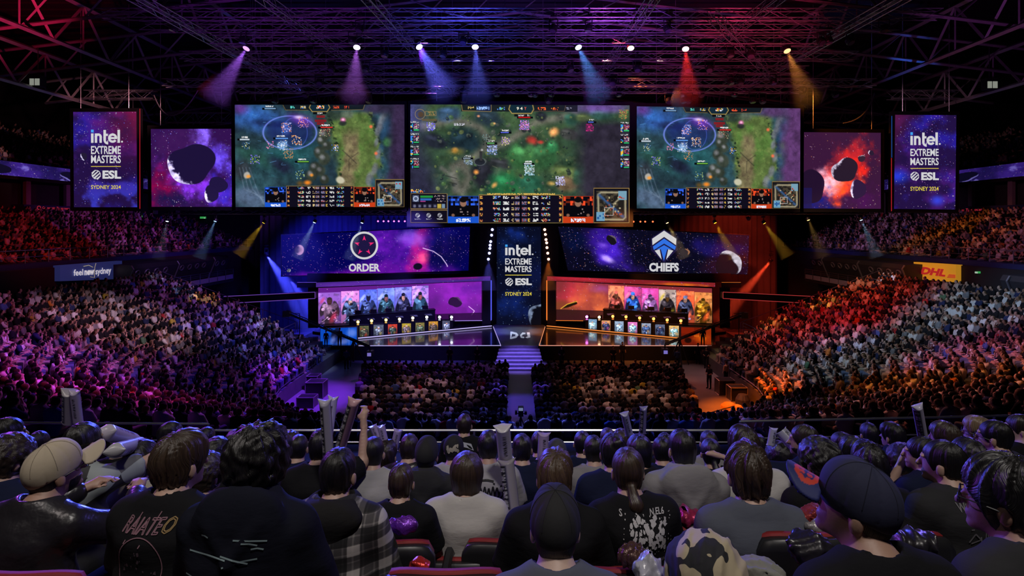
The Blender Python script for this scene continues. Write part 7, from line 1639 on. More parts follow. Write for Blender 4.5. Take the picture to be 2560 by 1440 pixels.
    if cap:
        fc, fb = cap_field(gh, J, cap.get('back', False), hollow=q == 0); Vc, Qc = gh.nets(fc); cm = mat('cap_' + cap['n'], cap['c'], .85, noise=.12, nscale=12, bump=.05, bscale=60)
        co = link('cap', new_mesh('cap', Vc, Qc, True), cm, root)
        if cap.get('brim', True):
            gb = Grid(np.arange(H.x - .24, H.x + .24, .0055, dtype=np.float32), np.arange(H.y - .26, H.y + .26, .0055, dtype=np.float32), np.arange(H.z - .10, H.z + .16, .0035, dtype=np.float32))
            _, fb = cap_field(gb, J, cap.get('back', False)); Vb, Qb = gb.nets(fb)
            if len(Vb):
                lb = (Vb - np.array(H)) @ np.array(J['HR']); u, v = lb[:, 0], lb[:, 1] - .10; rr = np.hypot(u / .055, (v - .045) / .042); C = np.tile(np.array((.020, .026, .13)), (len(Vb), 1))
                C[(np.abs(rr - .75) < .16) | ((rr < .6) & (np.abs(np.sin(u * 150) * np.sin(v * 130)) > .45))] = (.55, .05, .03); C[(u > .035) & (v > .0)] = (.50, .44, .42)
                link('brim', new_mesh('brim', Vb, Qb, True, C if cap.get('bm') else None), cap.get('bm') or cm, co)
        if q == 0:
            bvc = surf_bvh(Vc, Qc); sm = MB(); c0 = H + J['HR'] @ Vector((0, -.012, .02))
            for k in range(6):
                pts = []
                for el in np.linspace(1.56, .14, 16):
                    dr = J['HR'] @ Vector((math.sin(k * math.pi / 3 + .52) * math.cos(el), math.cos(k * math.pi / 3 + .52) * math.cos(el), math.sin(el))); h_ = bvc.ray_cast(c0 + dr * .3, -dr)
                    if h_[0]: pts.append(h_[0] + dr * .0008)
                if len(pts) > 3: sm.tube(pts, .0013, 4)
            link('seam', sm.mesh('seam'), mat('cap_seam_' + cap['n'], tuple(v * .6 for v in cap['c']), .8), co)
    NEAR[key] = dict(o=root, J=J, bvh=(lambda: surf_bvh(Vs, Qs)), hbvh=(lambda: surf_bvh(Vc, Qc)) if cap else None, loc=loc, yaw=yaw, sc=sc, Y=Y, px=px, seat=seat)
    return root
def glasses(key, lens=False):
    d = NEAR[key]; H, HR = d['J']['head'], d['J']['HR']; hv = lambda x, y, z: H + HR @ Vector((x, y, z)); b = MB()
    for s in (-1, 1):
        b.tube([hv(s * .032 + math.cos(a) * .025, .112, -.002 + math.sin(a) * .017 - .010) for a in np.linspace(0, 6.283, 13)], .0022, 4, False); b.tube([hv(s * .056, .110, -.004), hv(s * .079, .05, -.004), hv(s * .083, -.01, -.012)], .0022, 4)
    b.tube([hv(-.008, .114, -.008), hv(.008, .114, -.008)], .002, 4); link('glasses', b.mesh('glasses'), M_plastic, d['o'])
def jersey_mat():
    m = mat('jersey', (.3, .3, .32), .7); nt = m.node_tree; tc = nt.nodes.new('ShaderNodeTexCoord'); mp = nt.nodes.new('ShaderNodeMapping'); mp.inputs['Rotation'].default_value = (.4, .6, .3); v = nt.nodes.new('ShaderNodeTexVoronoi'); v.inputs['Scale'].default_value = 5.5; cr = nt.nodes.new('ShaderNodeValToRGB'); cr.color_ramp.interpolation = 'CONSTANT'
    nt.links.new(tc.outputs['Object'], mp.inputs[0]); nt.links.new(mp.outputs[0], v.inputs['Vector']); nt.links.new(v.outputs['Color'], cr.inputs[0]); e = cr.color_ramp.elements; e[0].color = (.03, .03, .034, 1); e[1].position = .62; e[1].color = (.33, .37, .38, 1); x = e.new(.45); x.color = (.12, .12, .13, 1); nt.links.new(cr.outputs[0], nt.nodes['Principled BSDF'].inputs['Base Color']); return m
W0 = lambda d, v: Vector(d['loc']) + Matrix.Rotation(d['yaw'], 3, 'Z') @ (Vector(v) * d['sc'])

TAN = dict(n='tan', c=(.48, .41, .30)); BLKC = dict(n='black', c=(.016, .016, .018)); NAVC = dict(n='navy', c=(.022, .024, .06), bm=None)
NAVC['bm'] = paint_mat('printed_brim', .6)
R_ = math.radians
# nearest row
person('capman', 1388, 1226, 1.98, 'person in plain black cap and slate tee, back of head dead ahead, nearest of all', 'crew', 0, 2, 'slate', lean=.22, cap=BLKC, wide=1.0)
person('navycap', 2180, 1160, 1.68, 'person in navy cap with red and blue art under its raised brim', 'crew', 0, 1, 'black', lean=.15, hyaw=R_(48), hpitch=R_(12), cap=NAVC, wide=1.08, yaw=R_(8))
person('glassman', 2520, 1143, 1.80, 'person in dark tee with swept black hair and glasses at the lower right corner', 'messy', 0, 1, 'char', lean=.10, hyaw=R_(38), yaw=R_(10), wide=1.05)
glasses('glassman')
person('tancap', 112, 1110, 2.55, 'bearded person in tan cap, glasses and black leather jacket, lower left', 'crew', 0, 1, 'leather', 'long', 'across', lean=.18, hyaw=R_(-26), hpitch=R_(10), cap=TAN, beard=True, wide=1.05, yaw=R_(-6)); glasses('tancap')
person('rainbow', 447, 1080, 2.42, 'person with straight brown hair in black tee with outlined rainbow lettering', 'mop', 2, 0, 'black', lean=.10, hyaw=R_(-18), wide=1.05, yaw=R_(-6))
person('scratch', 645, 1062, 2.22, 'person with big wavy dark hair in black hoodie with pale scratch marks', 'wavy', 0, 0, 'black', 'long', lean=.20, hood=True, hyaw=R_(-20), wide=1.12, m=cloth('ink', (.010, .011, .020)))
person('plaid', 845, 1121, 2.72, 'person in black and white plaid shirt with black hood', 'short', 0, 0, 'black', 'long', lean=.16, hood=False, hyaw=R_(-8), wide=1.05, m=plaid_mat(), loose=1.6)
person('slate', 1868, 1111, 2.58, 'person with tousled brown hair in slate blue tee beside the camouflage jacket', 'messy', 2, 0, 'slate', lean=.14, wide=1.08, arms=('clasp', 'lap'), hyaw=R_(4))
person('boy', 1385, 1127, 2.80, 'person with light brown parted hair and protruding ears behind the black cap', 'mop', 3, 0, 'black', lean=.12, wide=1.05)
person('pony', 1570, 1120, 2.98, 'person with brown ponytail in black tee with large white splatter print', 'pony', 2, 0, 'black', lean=.14, side=R_(-4), wide=1.0, arms=('lap', 'lap'))
person('kid', 1003, 1160, 3.05, 'child with short brown hair in black tee', 'short', 2, 0, 'black', sc=.82, lean=.08)
person('woman', 1167, 1130, 3.35, 'person with brown bobbed hair in plain white tee', 'bob', 2, 0, 'white', lean=.10, wide=1.06, amp=1.3)
person('curlyleft', 22, 1083, 3.15, 'person with dark curls in navy top at the left edge', 'curly', 1, 0, 'navy', lean=.15, hyaw=R_(-30))
person('worldtee', 2362, 1102, 3.10, 'person with dark hair in black tee with grey capitals across the shoulders', 'short', 0, 0, 'char', lean=.10, hyaw=R_(35), wide=1.06, yaw=R_(6))
# middle rows
person('jersey', 205, 1056, 3.45, 'person in grey and black jersey pointing white inflatable sticks forward', 'fade', 0, 0, 'silver', 'short', 'fwd', lean=.10, hyaw=R_(-18), wide=1.05, beard=True, m=jersey_mat())
person('creamtee', 350, 1105, 3.70, 'person with dark hair in cream tee half hidden behind the brown haired person', 'mop', 0, 0, 'cream', lean=.10)
person('curlysmall', 513, 1130, 3.60, 'person with tight brown curls between the rainbow tee and the scratched hoodie', 'curly', 1, 0, 'black', lean=.12, hyaw=R_(-20))
person('blackarm', 802, 1073, 4.00, 'person in black tee raising an arm with inflatable sticks behind the plaid shirt', 'short', 0, 0, 'black', arms=('lap', 'up'), lean=.08, wide=1.05)
person('whitetee', 933, 1093, 4.20, 'person with cropped black hair in off-white tee right of the plaid shirt', 'crew', 0, 0, 'ltgrey', lean=.14, wide=1.05, amp=1.4)
person('beanie', 1066, 1095, 4.30, 'person in black brimless cap and black hoodie behind the child', 'crew', 0, 0, 'char', 'long', lean=.12, hood=True, cap=dict(n='black', c=(.016, .016, .018), brim=False), wide=1.05)
person('brush', 1221, 1076, 4.35, 'person with black hair in white tee with black brush print beside tall sticks', 'short', 0, 1, 'ltgrey', lean=.10, wide=1.05)
person('bun', 1533, 1083, 3.65, 'person with tied black hair in navy shirt behind the ponytail', 'bun', 0, 0, 'navy', 'long', lean=.10, wide=1.05)
person('greyhood', 1706, 1074, 3.50, 'person with short black hair in grey hoodie', 'short', 0, 0, 'grey', 'long', lean=.14, hood=True, hyaw=R_(6), wide=1.12)
person('whiteman', 1860, 1066, 3.60, 'person with brown hair in white tee behind the tousled hair', 'mop', 1, 0, 'white', lean=.10, hyaw=R_(14), wide=1.10, amp=1.3)
person('curlyright', 2050, 1091, 3.30, 'person with dark curly top and bare neck in black tee, looking left', 'curly', 0, 1, 'black', lean=.10, hyaw=R_(26), wide=1.0)
person('mopright', 2174, 1107, 3.35, 'person with smooth black hair directly behind the navy cap', 'mop', 0, 0, 'black', lean=.10)
person('strap', 2308, 1092, 4.00, 'person with short black hair and grey shoulder strap, looking left', 'short', 0, 0, 'navy', arms=('chin', 'lap'), hyaw=R_(45), yaw=R_(8))
person('darkright', 2425, 1100, 3.55, 'person with glossy dark hair right of the grey lettered tee', 'mop', 0, 0, 'black', hyaw=R_(15))
person('leftprofile', 16, 1044, 4.20, 'person with short dark hair highest at the left edge, looking right', 'short', 0, 0, 'black', hyaw=R_(-35))
person('armsout', 2012, 1062, 4.40, 'bearded person in navy tee stretching arms left with white sticks', 'short', 1, 0, 'navy', arms=('out', 'lap'), hyaw=R_(52), yaw=R_(18), beard=True)
person('navyback', 1305, 1085, 4.6, 'person in dark navy top right of the tall sticks, head dark', 'short', 0, 0, 'navy', 'long', wide=1.08)
# front rows by the rail
L4 = [
 ('glassleft', 425, 1054, 5.1, 'person with dark hair and glasses by the left rail, looking right', 'short', 0, 0, 'black', dict(hyaw=R_(-40))),
 ('d1', 515, 1068, 5.8, 'person with dark hair right behind the rail, above the tight curls', 'short', 0, 0, 'black', {}),
 ('d2', 541, 1092, 4.8, 'person with violet-lit dark hair just left of the big wavy hair', 'curly', 0, 0, 'black', {}),
 ('d3', 592, 1074, 5.0, 'person in pale top seen left of the big wavy hair', 'curly', 0, 0, 'white', {}),
 ('d4', 722, 1080, 5.2, 'person with dark hair touching the right side of the wavy hair', 'mop', 1, 0, 'black', {}),
 ('d5', 746, 1087, 5.0, 'person with shaved violet-lit head in navy top', 'crew', 0, 0, 'navy', {}),
 ('d6', 922, 1077, 5.6, 'person in dark cap by the rail, above the cropped black hair', 'crew', 0, 0, 'black', dict(cap=BLKC, hyaw=R_(-30))),
 ('d7', 966, 1103, 5.1, 'person with small dark head peeping right of the cropped hair', 'mop', 1, 0, 'black', {}),
 ('d8', 1023, 1085, 4.9, 'person with neat brown hair in shiny black jacket', 'short', 1, 0, 'leather', {}),
 ('d9', 1134, 1087, 5.0, 'person in black cap with pale motif and white shoulder panels', 'crew', 0, 0, 'ltgrey', dict(cap=dict(n='black', c=(.016, .016, .018), back=True, brim=False))),
 ('rail', 1161, 1035, 6.2, 'person sitting tallest at the rail in black and white jersey', 'short', 1, 0, 'black', dict(wide=1.05)),
 ('d10', 1348, 1078, 5.5, 'person behind the lilac stick in dark blue top', 'short', 0, 0, 'navy', {}),
 ('greencap', 1391, 1097, 4.9, 'person in backwards grey cap with green and white print', 'crew', 1, 0, 'black', dict(cap=dict(n='greenfront', c=(.06, .06, .07), back=True, brim=False))),
 ('d11', 1456, 1078, 5.3, 'person with clipped dark hair and patterned rucksack', 'crew', 0, 0, 'navy', {}),
 ('d12', 1484, 1089, 4.7, 'person in pale grey tee left of the tied hair', 'short', 0, 0, 'grey', dict(amp=1.4)),
 ('d13', 1519, 1070, 6.1, 'person with a short grey-brown crop at the rail above the tied hair', 'crew', 2, 0, 'black', {}),
 ('d14', 1552, 1074, 5.9, 'person with brown hair at the rail beside the lilac waving stick', 'mop', 2, 0, 'black', {}),
 ('d15', 1598, 1086, 4.3, 'person with black shoulder-length hair right of the tied hair', 'bob', 0, 0, 'black', {}),
 ('d16', 1654, 1093, 5.0, 'person with round dark head and navy collar left of the grey hoodie', 'crew', 0, 0, 'navy', {}),
 ('d17', 1662, 1082, 6.0, 'person with blue-lit head by the rail above the navy collar', 'short', 0, 0, 'black', {}),
 ('d18', 1772, 1077, 5.4, 'person with cropped greenish-lit hair right of the grey hoodie', 'crew', 1, 0, 'grey', {}),
 ('d19', 1777, 1097, 4.8, 'person with small black ponytail right of the grey hoodie', 'pony', 0, 0, 'black', {}),
 ('d20', 1947, 1102, 5.0, 'person with blue-lit dark hair under the outstretched arms', 'curly', 0, 0, 'black', {}),
 ('d21', 2108, 1081, 4.8, 'person with short black hair and maroon collar', 'short', 0, 0, 'maroon', dict(hyaw=R_(30))),
 ('d22', 2138, 1094, 4.3, 'person with dark fringe and glasses left of the smooth black hair', 'mop', 0, 0, 'black', dict(hyaw=R_(45))),
 ('d23', 2173, 1057, 5.8, 'person with magenta-lit head at the right rail', 'short', 0, 1, 'grey', {}),
 ('d24', 2233, 1057, 5.5, 'person with black hair and blue-black hoodie at the right rail', 'mop', 0, 0, 'navy', dict(hood=True, sleeve='long', hyaw=R_(25))),
 ('d25', 2256, 1108, 4.5, 'person in blue patterned headscarf left of the shoulder strap', 'curly', 0, 0, 'navy', {}),
 ('d26', 2364, 1055, 4.8, 'person with reddish-lit hair before the right rail, looking left', 'mop', 2, 0, 'black', dict(hyaw=R_(40))),
 ('d27', 2447, 1041, 5.1, 'person with swept fair hair and glasses near the right edge', 'mop', 4, 2, 'char', dict(hyaw=R_(48), hood=True, sleeve='long')),
 ('d28', 2490, 1051, 4.2, 'person with neat black hair and glasses in dark top near the right edge', 'short', 0, 0, 'char', dict(hyaw=R_(42))),
 ('d29', 2552, 1036, 4.8, 'person cut off by the right edge in profile, looking left', 'short', 1, 2, 'black', dict(hyaw=R_(62))),
 ('d30', 95, 1078, 5.6, 'person with dark head in front of the pink glow at the left rail', 'short', 0, 0, 'black', {}),
 ('d31', 300, 1082, 6.0, 'person in black crouching below the inflated white stick', 'curly', 0, 0, 'black', {}),
 ('d32', 1895, 1085, 5.6, 'person with dark head between the white tee and the waved sticks', 'short', 0, 0, 'navy', {}),
]
for k, px, py, Y, lab, hr, hc, sk, tp, kw in L4: person(k, px, py, Y, lab, hr, hc, sk, tp, **kw)
for k in ('glassleft', 'd22', 'd27', 'd28'): glasses(k)
# garment prints
DZP = {NEAR[k]['o'].name: v for k, v in (('rainbow', .095), ('scratch', .15), ('pony', .095), ('worldtee', .055), ('brush', .04), ('jersey', .03), ('rail', .05))}
prs = np.random.RandomState(3)
d = NEAR['rainbow']; bv = d['bvh']()
IR = mat('iridescent_print', (.30, .16, .20), .5); IRY = mat('iridescent_print_gold', (.36, .24, .10), .5); nz = d['J']['neck0'].z
def outline(V2F, w_=.0035):
    V2, Fc = V2F; out = []
    from collections import Counter
    cnt = Counter(); 
    for f in Fc:
        for a, c in zip(f, f[1:] + f[:1]): cnt[tuple(sorted((a, c)))] += 1
    for (a, c), n in cnt.items():
        if n == 1: out += stroke([V2[a], V2[c]], w_)
    return out
print_on(d['o'], bv, outline(tx('RAIATE', -.10, nz - .165, .055, nz - .115, .0, .018)), IR, 'outlined_letters'); print_on(d['o'], bv, outline(tx('O', .062, nz - .165, .10, nz - .115, .0, .018)), IRY, 'gold_letter')
print_on(d['o'], bv, stroke([(-.035, nz - .10), (-.075, nz - .20)], .004) + stroke([(.045, nz - .095), (-.005, nz - .21)], .004) + stroke([(math.cos(a) * .095 - .01, nz - .29 + math.sin(a) * .115) for a in np.linspace(-.6, 3.75, 30)], .0035), IR, 'circle_print')
print_on(d['o'], bv, splat(prs, 26, -.08, nz - .36, .07, nz - .22, .003, .007), mat('faint_print', (.10, .07, .09), .6), 'small_print')
d = NEAR['scratch']; bv = d['bvh'](); nz = d['J']['neck0'].z; g = []
for x0, z0, x1, z1 in [(.02, -.20, .13, -.215), (.05, -.21, .10, -.225), (-.16, -.26, .0, -.262), (-.02, -.25, .07, -.285), (-.01, -.285, .10, -.272), (-.17, -.34, -.05, -.36), (-.06, -.365, .12, -.35), (.0, -.34, .10, -.358), (-.18, -.43, -.05, -.45), (-.06, -.455, .06, -.445), (-.10, -.19, -.07, -.192), (.08, -.235, .12, -.242)]:
    g += stroke([(x0, nz + z0), ((x0 + x1) / 2, nz + (z0 + z1) / 2 + .004), (x1, nz + z1)], .0055)
print_on(d['o'], bv, g, mat('pale_scratch_print', (.32, .44, .46), .5), 'scratch_print')
d = NEAR['pony']; bv = d['bvh'](); nz = d['J']['neck0'].z; WP = mat('white_ink', (.55, .54, .55), .6); DG = mat('dim_ink', (.16, .14, .16), .6)
print_on(d['o'], bv, [tx('S', -.115, nz - .125, -.10, nz - .095), tx('N.EL6', .04, nz - .122, .115, nz - .094)], WP, 'white_letters')
print_on(d['o'], bv, splat(prs, 90, -.07, nz - .27, .12, nz - .13, .005, .014) + splat(prs, 70, -.11, nz - .29, .15, nz - .11, .0015, .004), WP, 'splatter_print')
print_on(d['o'], bv, [tx('BATTLE FOR ALL TEAM', -.06, nz - .325, .12, nz - .312, .01), tx('WORLDS', -.005, nz - .348, .065, nz - .333, .01)], DG, 'small_letters')
d = NEAR['worldtee']; bv = d['bvh'](); nz = d['J']['neck0'].z; GI = mat('grey_ink', (.20, .19, .21), .6)
print_on(d['o'], bv, [tx('WORLD EDI', -.085, nz - .105, .13, nz - .065, .03, .0)], GI, 'capitals')
print_on(d['o'], bv, sum([stroke(p, .007) for p in ([(-.05, nz - .18), (.10, nz - .185)], [(.0, nz - .145), (.005, nz - .26)], [(.03, nz - .19), (.025, nz - .26)], [(-.06, nz - .245), (-.03, nz - .20), (.0, nz - .23), (-.05, nz - .25)], [(.04, nz - .20), (.045, nz - .255), (.065, nz - .20), (.068, nz - .255)], [(.11, nz - .20), (.085, nz - .225), (.11, nz - .245), (.085, nz - .258)], [(.13, nz - .205), (.12, nz - .25), (.15, nz - .205), (.13, nz - .29)], [(.05, nz - .165), (.055, nz - .165)], [(.075, nz - .165), (.08, nz - .165)])], []), GI, 'scrawled_print')
d = NEAR['brush']; bv = d['bvh'](); nz = d['J']['neck0'].z; BI = mat('black_ink', (.012, .012, .014), .7); g = []
for k in range(9): x = -.12 + k * .03; g += stroke([(x, nz - .19 - .01 * (k % 3)), (x + .015, nz - .14 + .01 * (k % 2)), (x + .03, nz - .20), (x + .008, nz - .235)], .011)
g += stroke([(-.07, nz - .10), (.0, nz - .09), (.05, nz - .10)], .014) + stroke([(-.08, nz - .12), (.06, nz - .115)], .012) + stroke([(-.13, nz - .165), (.15, nz - .16)], .008) + splat(prs, 14, -.12, nz - .32, .13, nz - .26, .004, .013)
print_on(d['o'], bv, g, BI, 'brush_print')
d = NEAR['jersey']; bv = d['bvh'](); nz = d['J']['neck0'].z; print_on(d['o'], bv, [tx('NOVAK', -.15, nz - .115, .15, nz - .055, .03)], BI, 'jersey_name')
print_on(d['o'], bv, [([(-.26, nz - .15), (.0, nz - .23), (.26, nz - .15), (.26, nz - .52), (-.26, nz - .52)], [(0, 1, 2, 3, 4)])] if 0 else splat(prs, 1, 0, nz - .3, .001, nz - .29, .001, .002), BI, 'dark_panel')
d = NEAR['rail']; bv = d['bvh'](); nz = d['J']['neck0'].z; print_on(d['o'], bv, [([(-.06, nz - .08), (.0, nz - .05), (.09, nz - .07), (.12, nz - .13), (.05, nz - .10)], [(0, 1, 2, 3, 4)])] + [tx('HER', -.055, nz - .25, .045, nz - .20, .03)] + stroke([(-.07 + .05 * math.cos(a) * 1.6 + .065, nz - .225 + .04 * math.sin(a)) for a in np.linspace(0, 6.28, 20)], .006), mat('pale_ink', (.42, .44, .50), .6), 'jersey_print', .006)
d = NEAR['armsout']
# cap fronts
for key, cl, n in (('greencap', (.34, .60, .26), 16), ('d9', (.50, .46, .34), 16)):
    d = NEAR[key]; bv = d['hbvh'](); H = d['J']['head']; g = splat(prs, n, H.x - .05, H.z + .02, H.x + .05, H.z + .085, .008, .018)
    if key == 'greencap': print_on(d['o'], bv, [([(H.x + .062 * math.cos(a), H.z + .045 + .036 * math.sin(a)) for a in np.linspace(0, 6.28, 16)[:-1]], [tuple(range(15))])], mat('white_print', (.55, .55, .55), .6), 'white_patch', .004)
    print_on(d['o'], bv, g, mat('cap_print_' + key, cl, .6), 'cap_print', .006)
# hood over the plaid shirt: a child garment of its own
d = NEAR['plaid']; J = d['J']; gs = Grid(np.arange(-.26, .27, .011, dtype=np.float32), np.arange(-.32, .2, .011, dtype=np.float32), np.arange(.74, 1.22, .011, dtype=np.float32))
n_ = J['neck0']; Rm = J['R']; T_ = tuple; hol = gs.ell(T_(n_ + Rm @ Vector((0, -.015, .07))), (.090, .085, .12))
fh = smin(gs.ell(T_(n_ + Rm @ Vector((0, -.085, -.03))), (.165, .080, .085)), gs.cone(T_(n_ + Rm @ Vector((0, -.12, -.06))), T_(n_ + Rm @ Vector((.01, -.135, -.20))), .085, .018, 1.25, .5), .05)
fh = smin(fh, gs.ell(T_(n_ + Vector((0, .0, .01))), (.135, .115, .06)), .03); fh = smax(fh, -hol, .015) + wrinkle(gs, 8, 1.6)
Vh, Qh = gs.nets(fh); link('hood', new_mesh('hood', Vh, Qh, True), cloth('hood_black', (.020, .019, .020)), d['o'])
# inflatable sticks
M_stick = paint_mat('stick_vinyl', .28, .5)
def stick(label, a, b_, r=.042, dark=True, tintc=(.62, .60, .66), seed=1, group=None):
    a, b_ = Vector(a), Vector(b_); d = b_ - a; L = d.length; zx = d.normalized(); xx = (Vector((1, 0, .15)) - zx * zx.dot(Vector((1, 0, .15)))).normalized(); yy = zx.cross(xx); R = Matrix((xx, yy, zx)).transposed(); d = zx; rs = np.random.RandomState(seed)
    n, m_ = 24, 90; V = []; C = []
    for j in range(m_ + 1):
        u = j / m_; e = min(u, 1 - u); fl = min(1, e / (.09 if u > .5 else .05)); rr = r * (.94 + .06 * fl); 
        for i in range(n):
            an = 2 * math.pi * i / n; flat = 1 if fl >= 1 else lerp(.14, 1, math.sqrt(fl)); V.append(a + R @ Vector((rr * math.cos(an) * (1 + .42 * (1 - fl)), rr * math.sin(an) * flat, u * L - (.018 * (1 - fl) * (1 - abs(math.cos(an))) if u > .5 else 0))))
            c = np.array(tintc)
            if dark and i % 12 < 6 and .10 < u < .88: c = np.array((.025, .025, .03)); 
            if dark and .14 < u < .84 and i % 12 in (2, 3, 4) and int(u * 26) % 4 != 3 and rs.rand() < .62: c = np.array((.5, .5, .5))
            if not dark and i % 8 in (2, 3) and .2 < u < .8 and rs.rand() < .6: c = np.array((.03, .03, .035))
            C.append(c)
    Fq = [(j * n + i, j * n + (i + 1) % n, (j + 1) * n + (i + 1) % n, (j + 1) * n + i) for j in range(m_) for i in range(n)]
    V.append(a); V.append(b_ - d * .018); C += [np.array(tintc)] * 2
    Fq += [(len(V) - 2, (i + 1) % n, i) for i in range(n)] + [(len(V) - 1, m_ * n + i, m_ * n + (i + 1) % n) for i in range(n)]
    o = link('inflatable_stick', new_mesh('stick', np.array([v - a for v in V]), Fq, True, np.array(C)), M_stick, None, tuple(a)); return tag(o, label, 'inflatable stick', group)
S2 = lambda px, py, Y: Vector(P(px, py, Y))
h = NEAR['blackarm']; 
stick('tall dark lettered inflatable stick, left one of the pair above the plaid shirt', S2(822, 1150, 3.72), S2(812, 996, 3.66), .036, True, (.42, .40, .50), 3)
stick('pale inflatable stick crossing behind the left dark stick', S2(818, 1110, 3.80), S2(834, 988, 3.84), .030, False, (.45, .42, .58), 4)
stick('tall inflatable stick catching pink light, leaning right above the plaid shirt', S2(846, 1135, 3.74), S2(888, 994, 3.62), .036, True, (.60, .36, .40), 5)  # pink light on this stick is put into its tint
stick('lettered inflatable stick raised above the left rail, left of two', S2(176, 1058, 4.6), S2(176, 974, 4.5), .056, True, (.45, .42, .42), 6); stick('pale inflatable stick raised above the left rail, right of two', S2(196, 1058, 4.55), S2(186, 975, 4.45), .034, False, (.55, .48, .62), 7)
stick('fat white inflatable stick held out by the jersey wearer', S2(332, 1102, 3.95), S2(262, 1078, 3.55), .050, False, (.52, .48, .58), 8); stick('long white inflatable stick along the jersey wearer\'s forearm', S2(285, 1128, 3.35), S2(352, 1108, 3.90), .046, False, (.46, .46, .48), 9)
for i, (x0, y0, x1, y1) in enumerate([(945, 1094, 931, 1062), (961, 1104, 952, 1062), (984, 1125, 996, 1072)]): stick('lilac inflatable stick by the rail, %s of three' % ['leftmost', 'middle', 'rightmost'][i], S2(x0, y0, 5.2), S2(x1, y1, 5.2), .036, False, (.42, .34, .62), 10 + i)
stick('tall glossy inflatable stick beside the brush print tee', S2(1264, 1148, 4.1), S2(1256, 1062, 4.0), .052, False, (.62, .60, .64), 14); stick('dark inflatable stick standing between the brush print tee and the navy top', S2(1282, 1285, 3.9), S2(1266, 1146, 4.0), .052, True, (.30, .28, .30), 15)
stick('lilac inflatable stick standing before the dark blue top', S2(1356, 1150, 4.8), S2(1360, 1080, 4.8), .046, False, (.46, .36, .62), 16)
stick('pale inflatable stick waved above the middle rail', S2(1574, 1088, 5.4), S2(1560, 1030, 5.3), .036, False, (.42, .42, .68), 17); stick('dark inflatable stick waved above the middle rail', S2(1606, 1085, 5.4), S2(1609, 1015, 5.3), .032, True, (.30, .28, .55), 18)
stick('white inflatable stick held up at arm\'s length by the bearded navy tee wearer', S2(1926, 1114, 4.7), S2(1934, 1068, 4.7), .030, False, (.5, .5, .58), 19); stick('white inflatable stick slanting by the bearded navy tee wearer', S2(1990, 1118, 4.5), S2(1950, 1076, 4.6), .050, False, (.36, .36, .46), 20)
stick('narrow lettered inflatable stick raised above the right rail', S2(2308, 1098, 4.3), S2(2292, 1010, 4.2), .034, True, (.55, .52, .66), 21)
# seats
def make_seat(loc, yaw, label, first=[None]):
    if first[0] is None:
        t = thing('stadium_seat', label, 'seat', loc, yaw, 'red edged seats in the near rows'); first[0] = t
        def shell(y0, th, z0, z1, hw, name, m):
            b = MB(); n = 12
            for o in (0, th):
                for zz, k in ((z0, .86), ((z0 + z1) / 2, 1.0), (z1 - .05, .98), (z1, .86)):
                    for i in range(n + 1):
                        u = -1 + 2 * i / n; b.v.append((u * hw * k, y0 + o + .035 * u * u, zz - (.02 * abs(u) ** 4)))
            w_ = n + 1; q = 4 * w_
            for r in range(3):
                for i in range(n):
                    a = r * w_ + i; b.f += [(a, a + 1, a + w_ + 1, a + w_), (q + a, q + a + w_, q + a + w_ + 1, q + a + 1)]
            for i in range(n): b.f += [(3 * w_ + i, 3 * w_ + i + 1, q + 3 * w_ + i + 1, q + 3 * w_ + i), (i, q + i, q + i + 1, i + 1)]
            for r in range(3): b.f += [(r * w_, (r + 1) * w_, q + (r + 1) * w_, q + r * w_), (r * w_ + n, q + r * w_ + n, q + (r + 1) * w_ + n, (r + 1) * w_ + n)]
            return link(name, b.mesh(name, smooth=True), m, t)
        shell(-.27, .035, .34, .845, .235, 'backrest', M_plastic); shell(-.235, .028, .38, .852, .225, 'back_cushion', mat('red_upholstery', (.24, .010, .013), .7, noise=.2, nscale=12, bump=.2))
        m = MB(); m.hexa([(-.22, -.2, .36), (.22, -.2, .36), (.22, .24, .38), (-.22, .24, .38), (-.22, -.2, .43), (.22, -.2, .43), (.22, .24, .45), (-.22, .24, .45)]); link('seat_pan', m.mesh('pan'), MATS['red_upholstery'], t)
        for s in (-1, 1):
            m = MB(); m.tube([(s * .26, -.24, .50), (s * .265, -.18, .62), (s * .265, .08, .63), (s * .265, .14, .58)], .024, 6); link('armrest', m.mesh('arm'), M_plastic, t)
            m = MB(); m.box((s * .2 - .02, -.22, 0), (s * .2 + .02, -.17, .40)); link('leg', m.mesh('leg'), M_dark, t)
        return t
    r = first[0].copy(); COL.objects.link(r); r.location = loc; r.rotation_euler = (0, 0, yaw); r['label'] = label
    for c in first[0].children:
        k = c.copy(); COL.objects.link(k); k.parent = r
    return r
SEATW = {'capman': 'black cap and slate tee', 'navycap': 'navy cap', 'glassman': 'swept black hair and glasses', 'tancap': 'tan cap', 'rainbow': 'outlined rainbow lettering', 'scratch': 'scratch marked hoodie', 'plaid': 'plaid shirt', 'slate': 'slate blue tee', 'boy': 'parted light brown hair', 'pony': 'ponytail', 'kid': 'small brown head of the child', 'woman': 'plain white tee and bobbed hair', 'curlyleft': 'dark curls at the left edge', 'worldtee': 'grey lettered tee', 'greyhood': 'grey hoodie', 'curlyright': 'dark curly top', 'jersey': 'grey and black jersey', 'whiteman': 'white tee and brown hair', 'mopright': 'smooth black hair behind the navy cap', 'bun': 'tied black hair'}
for k, wd in SEATW.items():
    d = NEAR[k]; p = W0(d, (0, -.05, 0)); make_seat((p.x, p.y, p.z + (0 if k != 'kid' else -.05)), d['yaw'], 'red edged black seat under the person with the %s' % wd if k not in ('tancap', 'navycap', 'plaid', 'jersey', 'greyhood', 'kid') else 'red edged black seat behind the %s' % wd)
